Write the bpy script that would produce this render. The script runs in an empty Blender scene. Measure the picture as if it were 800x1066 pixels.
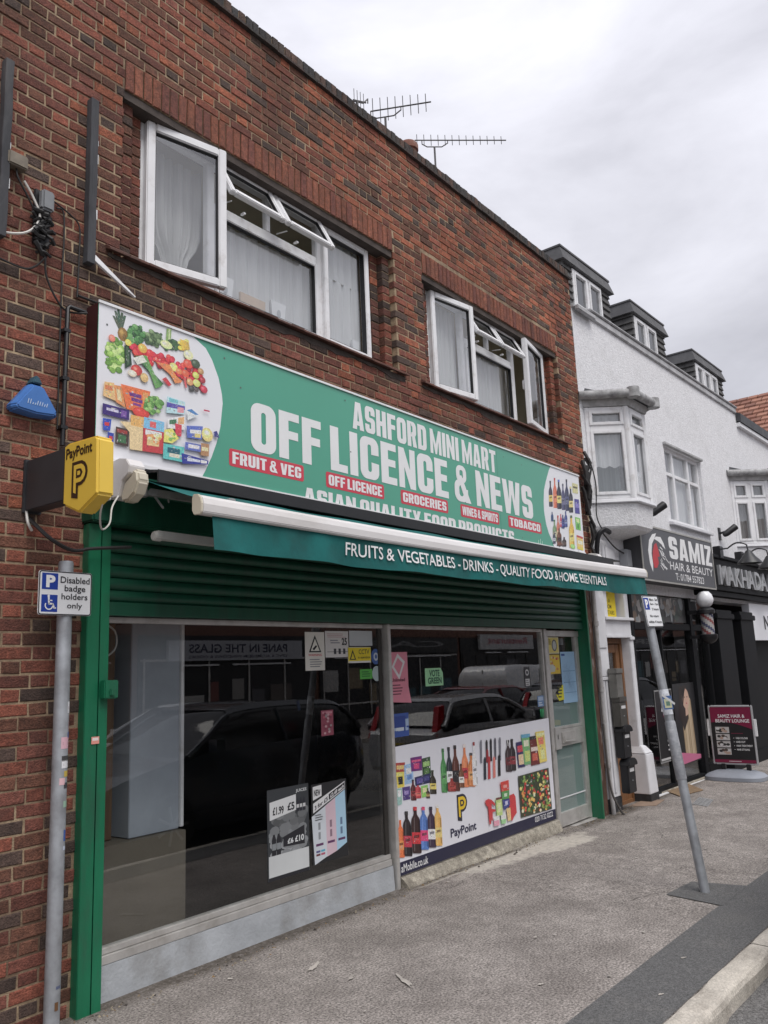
import bpy, bmesh, math, random
from mathutils import Matrix, Vector
import mathutils.noise as mnoise
random.seed(11)
SC = bpy.context.scene
COL = SC.collection
R = math.radians
# ------------------------------------------------------------------ camera, sky, sun
cd = bpy.data.cameras.new('camera'); cam = bpy.data.objects.new('camera', cd); COL.objects.link(cam)
cd.sensor_fit = 'VERTICAL'; cd.sensor_height = 24.0; cd.lens = 19.324; cd.clip_start = 0.05; cd.clip_end = 2000
rx = Vector((0.61510204, -0.78743778, -0.03989018)); uy = Vector((-0.12328986, -0.14603153, 0.98156732)); fw = Vector((0.77874842, 0.598846, 0.18690738))
cam.matrix_world = Matrix(((rx.x, uy.x, -fw.x, 0.0), (rx.y, uy.y, -fw.y, -4.327), (rx.z, uy.z, -fw.z, 1.75), (0, 0, 0, 1)))
SC.camera = cam
SUN_EL, SUN_AZ = R(58), R(200)      # azimuth clockwise from +Y: light comes from behind and left of the viewer
world = bpy.data.worlds.new('World'); SC.world = world; world.use_nodes = True
wn = world.node_tree.nodes; wl = world.node_tree.links; wn.clear()
def WN(t, **k):
    n = wn.new(t)
    for a, b in k.items(): setattr(n, a, b)
    return n
wout = WN('ShaderNodeOutputWorld'); wbg = WN('ShaderNodeBackground'); wbg.inputs['Strength'].default_value = 0.1
sky = WN('ShaderNodeTexSky', sky_type='NISHITA', sun_disc=False, sun_elevation=SUN_EL, sun_rotation=SUN_AZ)
tc = WN('ShaderNodeTexCoord'); sep = WN('ShaderNodeSeparateXYZ'); wl.new(tc.outputs['Generated'], sep.inputs[0])
mp = WN('ShaderNodeMapping'); mp.inputs['Scale'].default_value = (1.0, 1.0, 2.2); wl.new(tc.outputs['Generated'], mp.inputs[0])
nz = WN('ShaderNodeTexNoise'); nz.inputs['Scale'].default_value = 2.6; nz.inputs['Detail'].default_value = 6; nz.inputs['Roughness'].default_value = 0.55; nz.inputs['Distortion'].default_value = 0.25
wl.new(mp.outputs[0], nz.inputs['Vector'])
cr = WN('ShaderNodeValToRGB'); wl.new(nz.outputs['Fac'], cr.inputs[0])
cr.color_ramp.elements[0].position = 0.34; cr.color_ramp.elements[0].color = (5.1, 5.1, 5.6, 1)
cr.color_ramp.elements[1].position = 0.66; cr.color_ramp.elements[1].color = (7.5, 7.5, 8.15, 1)
# overcast skies get brighter towards the zenith
zr = WN('ShaderNodeMapRange'); zr.inputs[1].default_value = 0.35; zr.inputs[2].default_value = 1.0; zr.inputs[3].default_value = 1.0; zr.inputs[4].default_value = 1.95
wl.new(sep.outputs['Z'], zr.inputs[0])
vm = WN('ShaderNodeVectorMath', operation='SCALE'); wl.new(cr.outputs[0], vm.inputs[0]); wl.new(zr.outputs[0], vm.inputs['Scale'])
mx = WN('ShaderNodeMix', data_type='RGBA'); mx.inputs['Factor'].default_value = 0.93
wl.new(sky.outputs[0], mx.inputs['A']); wl.new(vm.outputs[0], mx.inputs['B'])
wl.new(mx.outputs['Result'], wbg.inputs['Color']); wl.new(wbg.outputs[0], wout.inputs[0])
sl = bpy.data.lights.new('sun', 'SUN'); sl.energy = 1.9; sl.angle = R(35); sl.color = (1.0, 0.97, 0.92)
sun = bpy.data.objects.new('sun', sl); COL.objects.link(sun)
sd = Vector((math.sin(SUN_AZ)*math.cos(SUN_EL), math.cos(SUN_AZ)*math.cos(SUN_EL), math.sin(SUN_EL)))
sun.rotation_euler = sd.to_track_quat('Z', 'Y').to_euler(); sun.location = (0, -8, 12)
SC.view_settings.view_transform = 'Standard'; SC.view_settings.look = 'None'; SC.view_settings.exposure = 0.14; SC.view_settings.gamma = 1.0; SC.view_settings.use_curve_mapping = False

# ------------------------------------------------------------------ materials
def lin(c):
    return c/12.92 if c <= 0.04045 else ((c+0.055)/1.055)**2.4
def pc(r, g, b, k=1.15):
    """photo colour (0-255) under overcast light -> printed base colour, greyed and lifted to stand for gloss haze"""
    c = [lin(v/255)*k for v in (r, g, b)]; y = .3*c[0]+.6*c[1]+.1*c[2]
    return tuple(min(0.8, (v*.90+y*.10)*.97+.010) for v in c)
class NT:
    def __init__(s, m): s.t = m.node_tree; s.n = s.t.nodes; s.l = s.t.links
    def new(s, t, **k):
        n = s.n.new(t)
        for a, b in k.items():
            if a in n.inputs: n.inputs[a].default_value = b
            else: setattr(n, a, b)
        return n
    def link(s, a, b): s.l.new(a, b)
MATS = {}
def mat(name, col=(.5, .5, .5), rough=.6, metal=0., var=.12, scale=6., bump=0., bscale=60., attr=False, coat=0., dirt=None, dscale=1.2, spec=.5, stretch=None, speck=None):
    """Principled paint with noise mottling, optional per-face colour, bump, blotchy dirt and fine specks"""
    if name in MATS: return MATS[name]
    m = bpy.data.materials.new(name); m.use_nodes = True; t = NT(m); b = t.n['Principled BSDF']
    co = t.new('ShaderNodeTexCoord'); g = co.outputs['Object']
    geo = t.new('ShaderNodeNewGeometry'); P = geo.outputs['Position']
    if stretch:
        mpg = t.new('ShaderNodeMapping', Scale=stretch); t.link(P, mpg.inputs[0]); P = mpg.outputs[0]
    if attr:
        a = t.new('ShaderNodeAttribute', attribute_name='Col'); base = a.outputs['Color']
    else:
        rgb = t.new('ShaderNodeRGB'); rgb.outputs[0].default_value = (*col, 1); base = rgb.outputs[0]
    n1 = t.new('ShaderNodeTexNoise', Scale=scale, Detail=5., Roughness=.6); t.link(P, n1.inputs['Vector'])
    mr = t.new('ShaderNodeMapRange'); mr.inputs[1].default_value = .3; mr.inputs[2].default_value = .7; mr.inputs[3].default_value = 1-var; mr.inputs[4].default_value = 1+var
    t.link(n1.outputs['Fac'], mr.inputs[0])
    sc = t.new('ShaderNodeVectorMath', operation='SCALE'); t.link(base, sc.inputs[0]); t.link(mr.outputs[0], sc.inputs['Scale']); cur = sc.outputs[0]
    if dirt:
        dcol, lo, hi, amt = dirt
        n2 = t.new('ShaderNodeTexNoise', Scale=dscale, Detail=7., Roughness=.65); t.link(P, n2.inputs['Vector'])
        r2 = t.new('ShaderNodeMapRange'); r2.inputs[1].default_value = lo; r2.inputs[2].default_value = hi; r2.inputs[4].default_value = amt; t.link(n2.outputs['Fac'], r2.inputs[0])
        mm = t.new('ShaderNodeMix', data_type='RGBA'); t.link(r2.outputs[0], mm.inputs['Factor']); t.link(cur, mm.inputs['A']); mm.inputs['B'].default_value = (*dcol, 1); cur = mm.outputs['Result']
    if speck:
        sscale, lo_, hi_ = speck
        v = t.new('ShaderNodeTexNoise', Scale=sscale, Detail=2., Roughness=.7); t.link(P, v.inputs['Vector'])
        r3 = t.new('ShaderNodeMapRange'); r3.inputs[1].default_value = .32; r3.inputs[2].default_value = .68; r3.inputs[3].default_value = lo_; r3.inputs[4].default_value = hi_; t.link(v.outputs['Fac'], r3.inputs[0])
        s3 = t.new('ShaderNodeVectorMath', operation='SCALE'); t.link(cur, s3.inputs[0]); t.link(r3.outputs[0], s3.inputs['Scale']); cur = s3.outputs[0]
    t.link(cur, b.inputs['Base Color'])
    rr = t.new('ShaderNodeMapRange'); rr.inputs[3].default_value = max(.03, rough-.08); rr.inputs[4].default_value = min(1, rough+.08); t.link(n1.outputs['Fac'], rr.inputs[0]); t.link(rr.outputs[0], b.inputs['Roughness'])
    b.inputs['Metallic'].default_value = metal; b.inputs['Coat Weight'].default_value = coat; b.inputs['Specular IOR Level'].default_value = spec
    if bump:
        n4 = t.new('ShaderNodeTexNoise', Scale=bscale, Detail=4.); t.link(P, n4.inputs['Vector'])
        bp = t.new('ShaderNodeBump', Strength=min(1, bump), Distance=.01); t.link(n4.outputs['Fac'], bp.inputs['Height']); t.link(bp.outputs[0], b.inputs['Normal'])
    MATS[name] = m; return m
def glassmat(name, f0=.09, tint=(1, 1, 1), rough=0., wav=0.0):
    """thin pane: mirror share by the angle of view (same from both sides), the rest passes straight through"""
    m = bpy.data.materials.new(name); m.use_nodes = True; t = NT(m); t.n.clear()
    o = t.new('ShaderNodeOutputMaterial'); tr = t.new('ShaderNodeBsdfTransparent', Color=(*tint, 1)); gl = t.new('ShaderNodeBsdfGlossy', Roughness=rough)
    geo = t.new('ShaderNodeNewGeometry'); dt = t.new('ShaderNodeVectorMath', operation='DOT_PRODUCT'); t.link(geo.outputs['Normal'], dt.inputs[0]); t.link(geo.outputs['Incoming'], dt.inputs[1])
    ab = t.new('ShaderNodeMath', operation='ABSOLUTE'); t.link(dt.outputs['Value'], ab.inputs[0])
    iv = t.new('ShaderNodeMath', operation='SUBTRACT'); iv.inputs[0].default_value = 1.; t.link(ab.outputs[0], iv.inputs[1])
    pw = t.new('ShaderNodeMath', operation='POWER'); t.link(iv.outputs[0], pw.inputs[0]); pw.inputs[1].default_value = 4.2
    mr = t.new('ShaderNodeMapRange'); mr.inputs[3].default_value = f0; mr.inputs[4].default_value = 1.; t.link(pw.outputs[0], mr.inputs[0])
    mxs = t.new('ShaderNodeMixShader'); t.link(mr.outputs[0], mxs.inputs[0]); t.link(tr.outputs[0], mxs.inputs[1]); t.link(gl.outputs[0], mxs.inputs[2])
    if wav:
        n = t.new('ShaderNodeTexNoise', Scale=.9, Detail=1.); t.link(geo.outputs['Position'], n.inputs['Vector'])
        bp = t.new('ShaderNodeBump', Strength=wav, Distance=.02); t.link(n.outputs['Fac'], bp.inputs['Height']); t.link(bp.outputs[0], gl.inputs['Normal'])
    t.link(mxs.outputs[0], o.inputs[0]); MATS[name] = m; return m
def netmat(name, col, opacity):
    m = bpy.data.materials.new(name); m.use_nodes = True; t = NT(m); t.n.clear()
    o = t.new('ShaderNodeOutputMaterial'); d = t.new('ShaderNodeBsdfDiffuse', Color=(*col, 1)); tl = t.new('ShaderNodeBsdfTranslucent', Color=(*col, 1)); tr = t.new('ShaderNodeBsdfTransparent')
    m1 = t.new('ShaderNodeMixShader', Fac=.3); t.link(d.outputs[0], m1.inputs[1]); t.link(tl.outputs[0], m1.inputs[2])
    geo = t.new('ShaderNodeNewGeometry'); mpg = t.new('ShaderNodeMapping', Scale=(30, 30, 1.2)); t.link(geo.outputs['Position'], mpg.inputs[0])
    n = t.new('ShaderNodeTexNoise', Scale=1., Detail=3.); t.link(mpg.outputs[0], n.inputs['Vector'])
    r = t.new('ShaderNodeMapRange'); r.inputs[1].default_value = .3; r.inputs[2].default_value = .7; r.inputs[3].default_value = opacity-.12; r.inputs[4].default_value = min(1, opacity+.12); t.link(n.outputs['Fac'], r.inputs[0])
    m2 = t.new('ShaderNodeMixShader'); t.link(r.outputs[0], m2.inputs[0]); t.link(tr.outputs[0], m2.inputs[1]); t.link(m1.outputs[0], m2.inputs[2]); t.link(m2.outputs[0], o.inputs[0])
    MATS[name] = m; return m

# ------------------------------------------------------------------ mesh builder
WM = {}          # world matrix of every object built
class MB:
    def __init__(s, M=None): s.v = []; s.f = []; s.mi = []; s.c = []; s.M = M; s.cur = 0; s.col = (.5, .5, .5)
    def p(s, co):
        co = Vector(co)
        s.v.append(s.M @ co if s.M else co); return len(s.v)-1
    def face(s, idx): s.f.append(tuple(idx)); s.mi.append(s.cur); s.c.append(s.col)
    def poly(s, pts): s.face([s.p(q) for q in pts])
    def hexa(s, a, b):
        """two matching quads a (4 points) and b (4 points) -> closed solid"""
        i = [s.p(q) for q in a]+[s.p(q) for q in b]
        for q in ((3, 2, 1, 0), (4, 5, 6, 7), (0, 1, 5, 4), (1, 2, 6, 5), (2, 3, 7, 6), (3, 0, 4, 7)): s.face([i[k] for k in q])
    def box(s, x0, y0, z0, x1, y1, z1):
        s.hexa([(x0, y0, z0), (x1, y0, z0), (x1, y1, z0), (x0, y1, z0)], [(x0, y0, z1), (x1, y0, z1), (x1, y1, z1), (x0, y1, z1)])
    def prism(s, pts, d):
        """closed outline extruded by vector d"""
        d = Vector(d); n = len(pts); a = [s.p(q) for q in pts]; b = [s.p(Vector(q)+d) for q in pts]
        s.face(a[::-1]); s.face(b)
        for i in range(n): s.face((a[i], a[(i+1) % n], b[(i+1) % n], b[i]))
    def tube(s, pts, r, n=8, caps=True):
        pts = [Vector(q) for q in pts]; rs = r if isinstance(r, (list, tuple)) else [r]*len(pts); rings = []
        up = None
        for i, q in enumerate(pts):
            t = (pts[min(i+1, len(pts)-1)]-pts[max(i-1, 0)]).normalized()
            if up is None: up = Vector((0, 0, 1)) if abs(t.z) < .9 else Vector((1, 0, 0))
            u = t.cross(up).normalized(); w = u.cross(t).normalized(); up = w
            rings.append([s.p(q+(u*math.cos(2*math.pi*k/n)+w*math.sin(2*math.pi*k/n))*rs[i]) for k in range(n)])
        for a, b in zip(rings, rings[1:]):
            for k in range(n): s.face((a[k], a[(k+1) % n], b[(k+1) % n], b[k]))
        if caps: s.face(rings[0][::-1]); s.face(rings[-1])
    def lathe(s, prof, c, n=20, axis='Z'):
        rings = []
        for r, h in prof:
            ring = []
            for k in range(n):
                a = 2*math.pi*k/n; u, w = r*math.cos(a), r*math.sin(a)
                ring.append(s.p((c[0]+u, c[1]+w, c[2]+h) if axis == 'Z' else ((c[0]+u, c[1]+h, c[2]+w) if axis == 'Y' else (c[0]+h, c[1]+u, c[2]+w))))
            rings.append(ring)
        for a, b in zip(rings, rings[1:]):
            for k in range(n): s.face((a[k], a[(k+1) % n], b[(k+1) % n], b[k]))
        s.face(rings[0][::-1]); s.face(rings[-1])
    def loft(s, rings, closed=True, caps=True):
        R_ = [[s.p(q) for q in r] for r in rings]; n = len(R_[0])
        for a, b in zip(R_, R_[1:]):
            for k in range(n if closed else n-1): s.face((a[k], a[(k+1) % n], b[(k+1) % n], b[k]))
        if caps: s.face(R_[0][::-1]); s.face(R_[-1])
    def merge(s, verts, faces, col=None, mi=None):
        o = len(s.v)
        for q in verts: s.p(q)
        for f in faces:
            s.f.append(tuple(k+o for k in f)); s.mi.append(s.cur if mi is None else mi); s.c.append(col or s.col)
    def build(s, name, mats, parent=None, bevel=0., smooth=False, seg=2, loc=None, recalc=True):
        if not isinstance(mats, (list, tuple)): mats = [mats]
        PM = WM[parent] if parent else Matrix.Identity(4)
        inv = PM.inverted(); L = [inv @ q for q in s.v]
        if loc is not None: c = inv @ Vector(loc)
        else:
            lo = [min(q[i] for q in L) for i in range(3)]; hi = [max(q[i] for q in L) for i in range(3)]
            c = Vector(((lo[0]+hi[0])/2, (lo[1]+hi[1])/2, lo[2] if not parent else (lo[2]+hi[2])/2))
        me = bpy.data.meshes.new(name); me.from_pydata([tuple(q-c) for q in L], [], s.f)
        for m in mats: me.materials.append(m)
        me.polygons.foreach_set('material_index', s.mi)
        at = me.color_attributes.new('Col', 'FLOAT_COLOR', 'CORNER'); buf = []
        for pl, cc in zip(me.polygons, s.c): buf += [cc[0], cc[1], cc[2], 1.]*pl.loop_total
        at.data.foreach_set('color', buf)
        if recalc or bevel:
            bm = bmesh.new(); bm.from_mesh(me)
            if recalc: bmesh.ops.recalc_face_normals(bm, faces=bm.faces)
            if bevel:
                es = [e for e in bm.edges if len(e.link_faces) == 2 and e.calc_face_angle(0) > .6]
                bmesh.ops.bevel(bm, geom=es, offset=bevel, segments=seg, affect='EDGES', clamp_overlap=True)
            bm.to_mesh(me); bm.free()
        if smooth:
            me.polygons.foreach_set('use_smooth', [True]*len(me.polygons))
            try: me.set_sharp_from_angle(angle=R(38))
            except Exception: pass
        me.update()
        o = bpy.data.objects.new(name, me); COL.objects.link(o)
        if parent: o.parent = parent
        o.location = c; WM[o] = PM @ Matrix.Translation(c)
        return o
def tag(o, label=None, cat=None, group=None, kind=None):
    if label: o['label'] = label
    if cat: o['category'] = cat
    if group: o['group'] = group
    if kind: o['kind'] = kind
    return o
def thing(name, loc, label, cat, group=None, rz=0.):
    o = bpy.data.objects.new(name, None); COL.objects.link(o); o.empty_display_size = .2
    o.location = loc; o.rotation_euler = (0, 0, rz); WM[o] = Matrix.Translation(Vector(loc)) @ Matrix.Rotation(rz, 4, 'Z')
    return tag(o, label, cat, group)
def copy_tree(o, parent=None):
    c = o.copy(); COL.objects.link(c); c.parent = parent
    for ch in list(o.children): copy_tree(ch, c)
    return c
def struct(mb, name, mats, **k):
    o = mb.build(name, mats, **k); o['kind'] = 'structure'; return o
# a flat sheet to print on: origin, U and V axes, normal
class Sheet:
    def __init__(s, O, U, V): s.O = Vector(O); s.U = Vector(U).normalized(); s.V = Vector(V).normalized(); s.N = s.U.cross(s.V); s.k = 0
    def at(s, u, v, h=0.): return s.O+s.U*u+s.V*v+s.N*h
def text_geo(txt, off=0., spacing=1.0):
    c = bpy.data.curves.new('t', 'FONT'); c.body = txt; c.offset = off; c.resolution_u = 3; c.space_character = spacing
    o = bpy.data.objects.new('t', c); COL.objects.link(o); bpy.context.view_layer.update()
    me = o.to_mesh(); vs = [tuple(v.co) for v in me.vertices]; fs = [tuple(p.vertices) for p in me.polygons]
    o.to_mesh_clear(); bpy.data.objects.remove(o); bpy.data.curves.remove(c)
    x0 = min(v[0] for v in vs); x1 = max(v[0] for v in vs); y0 = min(v[1] for v in vs); y1 = max(v[1] for v in vs)
    return [((v[0]-x0)/(x1-x0), (v[1]-y0)/(y1-y0)) for v in vs], fs
def write(mb, sh, txt, u0, v0, u1, v1, col, off=0., h=.0015, spacing=1.0, fn=None):
    vs, fs = text_geo(txt, off, spacing)
    mb.merge([sh.at(u0+(u1-u0)*a, v0+(v1-v0)*b, h) if fn is None else fn(u0+(u1-u0)*a, v0+(v1-v0)*b, h) for a, b in vs], fs, col)
def prect(mb, sh, u0, v0, u1, v1, col, h=.001): mb.col = col; mb.poly([sh.at(u0, v0, h), sh.at(u1, v0, h), sh.at(u1, v1, h), sh.at(u0, v1, h)])
def ppoly(mb, sh, pts, col, h=.001): mb.col = col; mb.poly([sh.at(a, b, h) for a, b in pts])
def pell(mb, sh, u, v, ru, rv, col, h=.001, n=20, a0=0, a1=2*math.pi): mb.col = col; mb.poly([sh.at(u+ru*math.cos(a0+(a1-a0)*k/n), v+rv*math.sin(a0+(a1-a0)*k/n), h) for k in range(n if a1-a0 > 6.2 else n+1)])
def pring(mb, sh, pts, inner, col, h=.001):
    mb.col = col; n = len(pts)
    for i in range(n): mb.poly([sh.at(*pts[i], h), sh.at(*pts[(i+1) % n], h), sh.at(*inner[(i+1) % n], h), sh.at(*inner[i], h)])
def prline(mb, sh, u0, v0, u1, v1, w, col, h=.001):
    d = Vector((u1-u0, v1-v0)).normalized(); n = Vector((-d.y, d.x))*w/2
    ppoly(mb, sh, [(u0+n.x, v0+n.y), (u1+n.x, v1+n.y), (u1-n.x, v1-n.y), (u0-n.x, v0-n.y)], col, h)
def pround(u0, v0, u1, v1, r, n=4):
    out = []
    for cx, cy, a in ((u1-r, v1-r, 0), (u0+r, v1-r, 90), (u0+r, v0+r, 180), (u1-r, v0+r, 270)):
        for k in range(n+1): t = R(a+90*k/n); out.append((cx+r*math.cos(t), cy+r*math.sin(t)))
    return out
def art(mb, data, X0, Z0, sh, h0=.0006):
    """printed pictures: ellipses (4 numbers) and polygons in millimetres on the facade plane, later ones on top"""
    h = h0; ra_ = random.Random(5); sh_ = lambda c, k: tuple(min(.8, max(.004, v*k)) for v in c)
    for e in data:
        base = pc(*e[-3:]); mb.col = base; n = [v/1000 for v in e[:-3]]; h += 1.2e-5
        if len(n) == 4:
            u, v, a, b = n[0]-X0, n[1]-Z0, n[2], n[3]; mb.poly([sh.at(u+a*math.cos(k*.6283), v+b*math.sin(k*.6283), h) for k in range(10)])
            if a > .009:
                h += 6e-6; mb.col = sh_(base, 1.25); mb.poly([sh.at(u-a*.12+a*.72*math.cos(k*.785), v+b*.15+b*.7*math.sin(k*.785), h) for k in range(8)])
                h += 6e-6; mb.col = tuple(min(.8, q*1.3+.08) for q in base); mb.poly([sh.at(u-a*.3+a*.22*math.cos(k*1.05), v+b*.38+b*.2*math.sin(k*1.05), h) for k in range(6)])
        else:
            P_ = [(n[k]-X0, n[k+1]-Z0) for k in range(0, len(n), 2)]; mb.poly([sh.at(*q, h) for q in P_])
            w_ = max(q[0] for q in P_)-min(q[0] for q in P_); l_ = max(q[1] for q in P_)-min(q[1] for q in P_)
            if len(P_) == 4 and w_*l_ > .0012:
                # print on a packet: mottled picture and lines of small type
                B = lambda u, v: tuple((P_[0][k]*(1-u)+P_[1][k]*u)*(1-v)+(P_[3][k]*(1-u)+P_[2][k]*u)*v for k in (0, 1))
                for k in range(26):
                    u, v = ra_.uniform(.06, .84), ra_.uniform(.05, .85); du, dv = ra_.uniform(.03, .16), ra_.uniform(.02, .10); h += 3e-6
                    hue = ra_.choice([(1, 1, 1), (1, 1, 1), (1.2, .8, .7), (.7, .9, 1.3), (1.1, 1.1, .6)]); kk = ra_.uniform(.6, 1.5); mb.col = sh_(tuple(q*w2 for q, w2 in zip(base, hue)), kk) if k % 4 else sh_((.6, .6, .58), ra_.uniform(.5, 1.2))
                    mb.poly([sh.at(*B(u, v), h), sh.at(*B(min(.97, u+du), v+ra_.uniform(-.02, .02)), h), sh.at(*B(min(.95, u+du*.8), min(.97, v+dv)), h), sh.at(*B(u+.01, min(.97, v+dv)), h)])
            elif len(P_) == 12 and l_ > .05:
                # a bottle: pale highlight down one side, shade on the other
                h += 4e-6; mb.col = sh_(base, .55); mb.poly([sh.at(P_[k][0]*.25+P_[11-k][0]*.75, P_[k][1], h) for k in (3, 4)]+[sh.at(P_[11-k][0]*.96+P_[k][0]*.04, P_[11-k][1], h) for k in (4, 3)])
                h += 4e-6; mb.col = tuple(min(.8, q*1.2+.10) for q in base); mb.poly([sh.at(P_[k][0]*f1+P_[11-k][0]*(1-f1), P_[k][1], h) for k, f1 in ((2, .72), (4, .84))]+[sh.at(P_[k][0]*f1+P_[11-k][0]*(1-f1), P_[k][1], h) for k, f1 in ((4, .74), (2, .62))])
# ---- heavy condensed capitals, drawn as outlines (height 1): stems .25 wide, bars .17 high
def heavy_glyph(ch):
    S, B, W = .245, .175, .60
    def rect(x0, y0, x1, y1): return [(x0, y0), (x1, y0), (x1, y1), (x0, y1)]
    def ringq(x0, y0, x1, y1, r=.20, s=S, b=B, keep=None, sq=()):
        """rounded ring as quads; sq: corners left square ('tl','bl')"""
        def outline(x0, y0, x1, y1, r):
            r = max(.012, min(r, (x1-x0)/2-.001, (y1-y0)/2-.001)); pts = []
            for nm, cx, cy, a in (('br', x1-r, y0+r, -90), ('tr', x1-r, y1-r, 0), ('tl', x0+r, y1-r, 90), ('bl', x0+r, y0+r, 180)):
                for k in range(7):
                    if nm in sq:
                        X = x1 if nm[1] == 'r' else x0; Y = y1 if nm[0] == 't' else y0; pts.append((X, Y))
                    else: t = R(a+15*k); pts.append((cx+r*math.cos(t), cy+r*math.sin(t)))
                # straight run to the next corner, subdivided
                nxt = {'br': (x1, y1-r), 'tr': (x0+r, y1), 'tl': (x0, y0+r), 'bl': (x1-r, y0)}[nm]; p = pts[-1]
                for k in range(1, 12): pts.append((p[0]+(nxt[0]-p[0])*k/12, p[1]+(nxt[1]-p[1])*k/12))
            return pts
        o = outline(x0, y0, x1, y1, r); i = outline(x0+s, y0+b, x1-s, y1-b, max(.02, r-.13)); q = []
        for k in range(len(o)):
            j = (k+1) % len(o); c = ((o[k][0]+o[j][0])/2, (o[k][1]+o[j][1])/2)
            if keep is None or keep(*c): q.append([o[k], o[j], i[j], i[k]])
        return q
    if ch == 'I': return [rect(0, 0, S, 1)], S
    if ch == 'L': return [rect(0, 0, S, 1), rect(S, 0, .50, B)], .50
    if ch == 'F': return [rect(0, 0, S, 1), rect(S, 1-B, .52, 1), rect(S, .43, .49, .43+B)], .52
    if ch == 'E': return [rect(0, 0, S, 1), rect(S, 1-B, .52, 1), rect(S, .43, .49, .43+B), rect(S, 0, .53, B)], .53
    if ch == 'T': return [rect(0, 1-B, .56, 1), rect(.28-S/2, 0, .28+S/2, 1-B)], .56
    if ch == 'H': return [rect(0, 0, S, 1), rect(W-S, 0, W, 1), rect(S, .42, W-S, .42+B)], W
    if ch == 'N': return [rect(0, 0, S*.82, 1), rect(W-S*.82, 0, W, 1), [(S*.82, 1), (S*.82, .52), (W-S*.82, 0), (W-S*.82, .48)]], W
    if ch == 'M': s = .20; w = .80; return [rect(0, 0, s, 1), rect(w-s, 0, w, 1), [(s, 1), (s, .55), (w/2-.06, 0), (w/2, 0), (w/2, .42)], [(w-s, 1), (w/2, .42), (w/2, 0), (w/2+.06, 0), (w-s, .55)]], w
    if ch == 'W': w = .92; return [[(0, 1), (.22, 1), (.31, .42), (.31, 0), (.12, 0)], [(.31, .42), (.35, 1), (.46, 1), (.46, .60), (.345, 0), (.31, 0)], [(.46, 1), (.57, 1), (.61, .42), (.61, 0), (.575, 0), (.46, .60)], [(.61, .42), (.70, 1), (w, 1), (.80, 0), (.61, 0)]], w
    if ch == 'A': w = .64; return [[(0, 0), (.235, 0), (.32, .72), (.32, 1), (.17, 1)], [(w-.235, 0), (w, 0), (w-.17, 1), (.32, 1), (.32, .72)], [(.252, .15), (w-.252, .15), (w-.272, .31), (.272, .31)]], w
    if ch == 'V': w = .63; return [[(0, 1), (.24, 1), (.315, .36), (.315, 0), (.17, 0)], [(w, 1), (w-.17, 0), (.315, 0), (.315, .36), (w-.24, 1)]], w
    if ch == 'Y': w = .62; return [[(0, 1), (.245, 1), (.31, .70), (.31, .42), (.185, .42)], [(w, 1), (w-.185, .42), (.31, .42), (.31, .70), (w-.245, 1)], rect(.31-S/2, 0, .31+S/2, .42)], w
    if ch == 'K': w = .62; return [rect(0, 0, S, 1), [(S, .62), (S, .28), (.37, 1), (.60, 1)], [(S, .62), (w, 0), (.37, 0), (S, .28)]], w
    if ch == 'Z': w = .50; return [rect(0, 1-B, w, 1), rect(0, 0, w, B), [(0, B), (.24, B), (w, 1-B), (w-.24, 1-B)]], w
    if ch == 'O': return ringq(0, 0, W, 1), W
    if ch == 'Q': return ringq(0, 0, W, 1)+[[(.33, .22), (.46, .22), (.62, -.06), (.42, -.06)]], W
    if ch == 'C': return ringq(0, 0, W, 1, keep=lambda x, y: not (x > W*.75 and .40 < y < .60)), W
    if ch == 'G': return ringq(0, 0, W, 1, keep=lambda x, y: not (x > W*.75 and .52 < y < .64))+[rect(.33, .40, W-S, .53)], W
    if ch == 'D': return ringq(0, 0, W, 1, sq=('tl', 'bl')), W
    if ch == 'U': return ringq(0, 0, W, 1.3, keep=lambda x, y: y < .93)+[rect(0, .92, S, 1), rect(W-S, .92, W, 1)], W
    if ch == 'S':
        up = ringq(0, .415, W*.97, 1, .17, keep=lambda x, y: not (x > W*.6 and y < .66)); dn = ringq(0, 0, W*.97, .585, .17, keep=lambda x, y: not (x < W*.4 and y > .34))
        return up+dn, W*.97
    if ch == 'P': return [rect(0, 0, S, 1)]+ringq(0, .36, W, 1, sq=('tl', 'bl'), keep=lambda x, y: x > S*.9), W
    if ch == 'R': return [rect(0, 0, S, 1)]+ringq(0, .40, W, 1, sq=('tl', 'bl'), keep=lambda x, y: x > S*.9)+[[(.30, .42), (.50, .46), (W+.02, 0), (.36, 0)]], W+.02
    if ch == 'B': return [rect(0, 0, S, 1)]+ringq(0, .44, W*.97, 1, .18, sq=('tl', 'bl'), keep=lambda x, y: x > S*.9)+ringq(0, 0, W, .60, .18, sq=('tl', 'bl'), keep=lambda x, y: x > S*.9), W
    if ch == '&': return ringq(.10, .52, .54, 1, .18, s=.15, b=.13)+ringq(0, 0, .58, .60, .22, s=.20, b=.15, keep=lambda x, y: not (x > .40 and y > .36))+[[(.14, .72), (.33, .72), (.70, 0), (.46, 0)]], .70
    if ch == '-': return [rect(0, .40, .28, .56)], .28
    return [], .24
def heavy(mb, sh, txt, u0, v0, u1, v1, col, h=.0015, gap=.075, space=.26):
    G = []; x = 0
    for ch in txt:
        if ch == ' ': x += space-gap; continue
        g, w = heavy_glyph(ch); G.append((x, g)); x += w+gap
    L = x-gap; sx = (u1-u0)/L; sy = v1-v0; mb.col = col
    for x, g in G:
        for k, pl in enumerate(g):
            mb.poly([sh.at(u0+(x+a)*sx, v0+b*sy, h+k*(4e-5 if len(g) < 12 else 6e-6)) for a, b in pl])
WHITE = (.8, .8, .8); BLACK = (.012, .012, .014)

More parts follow.
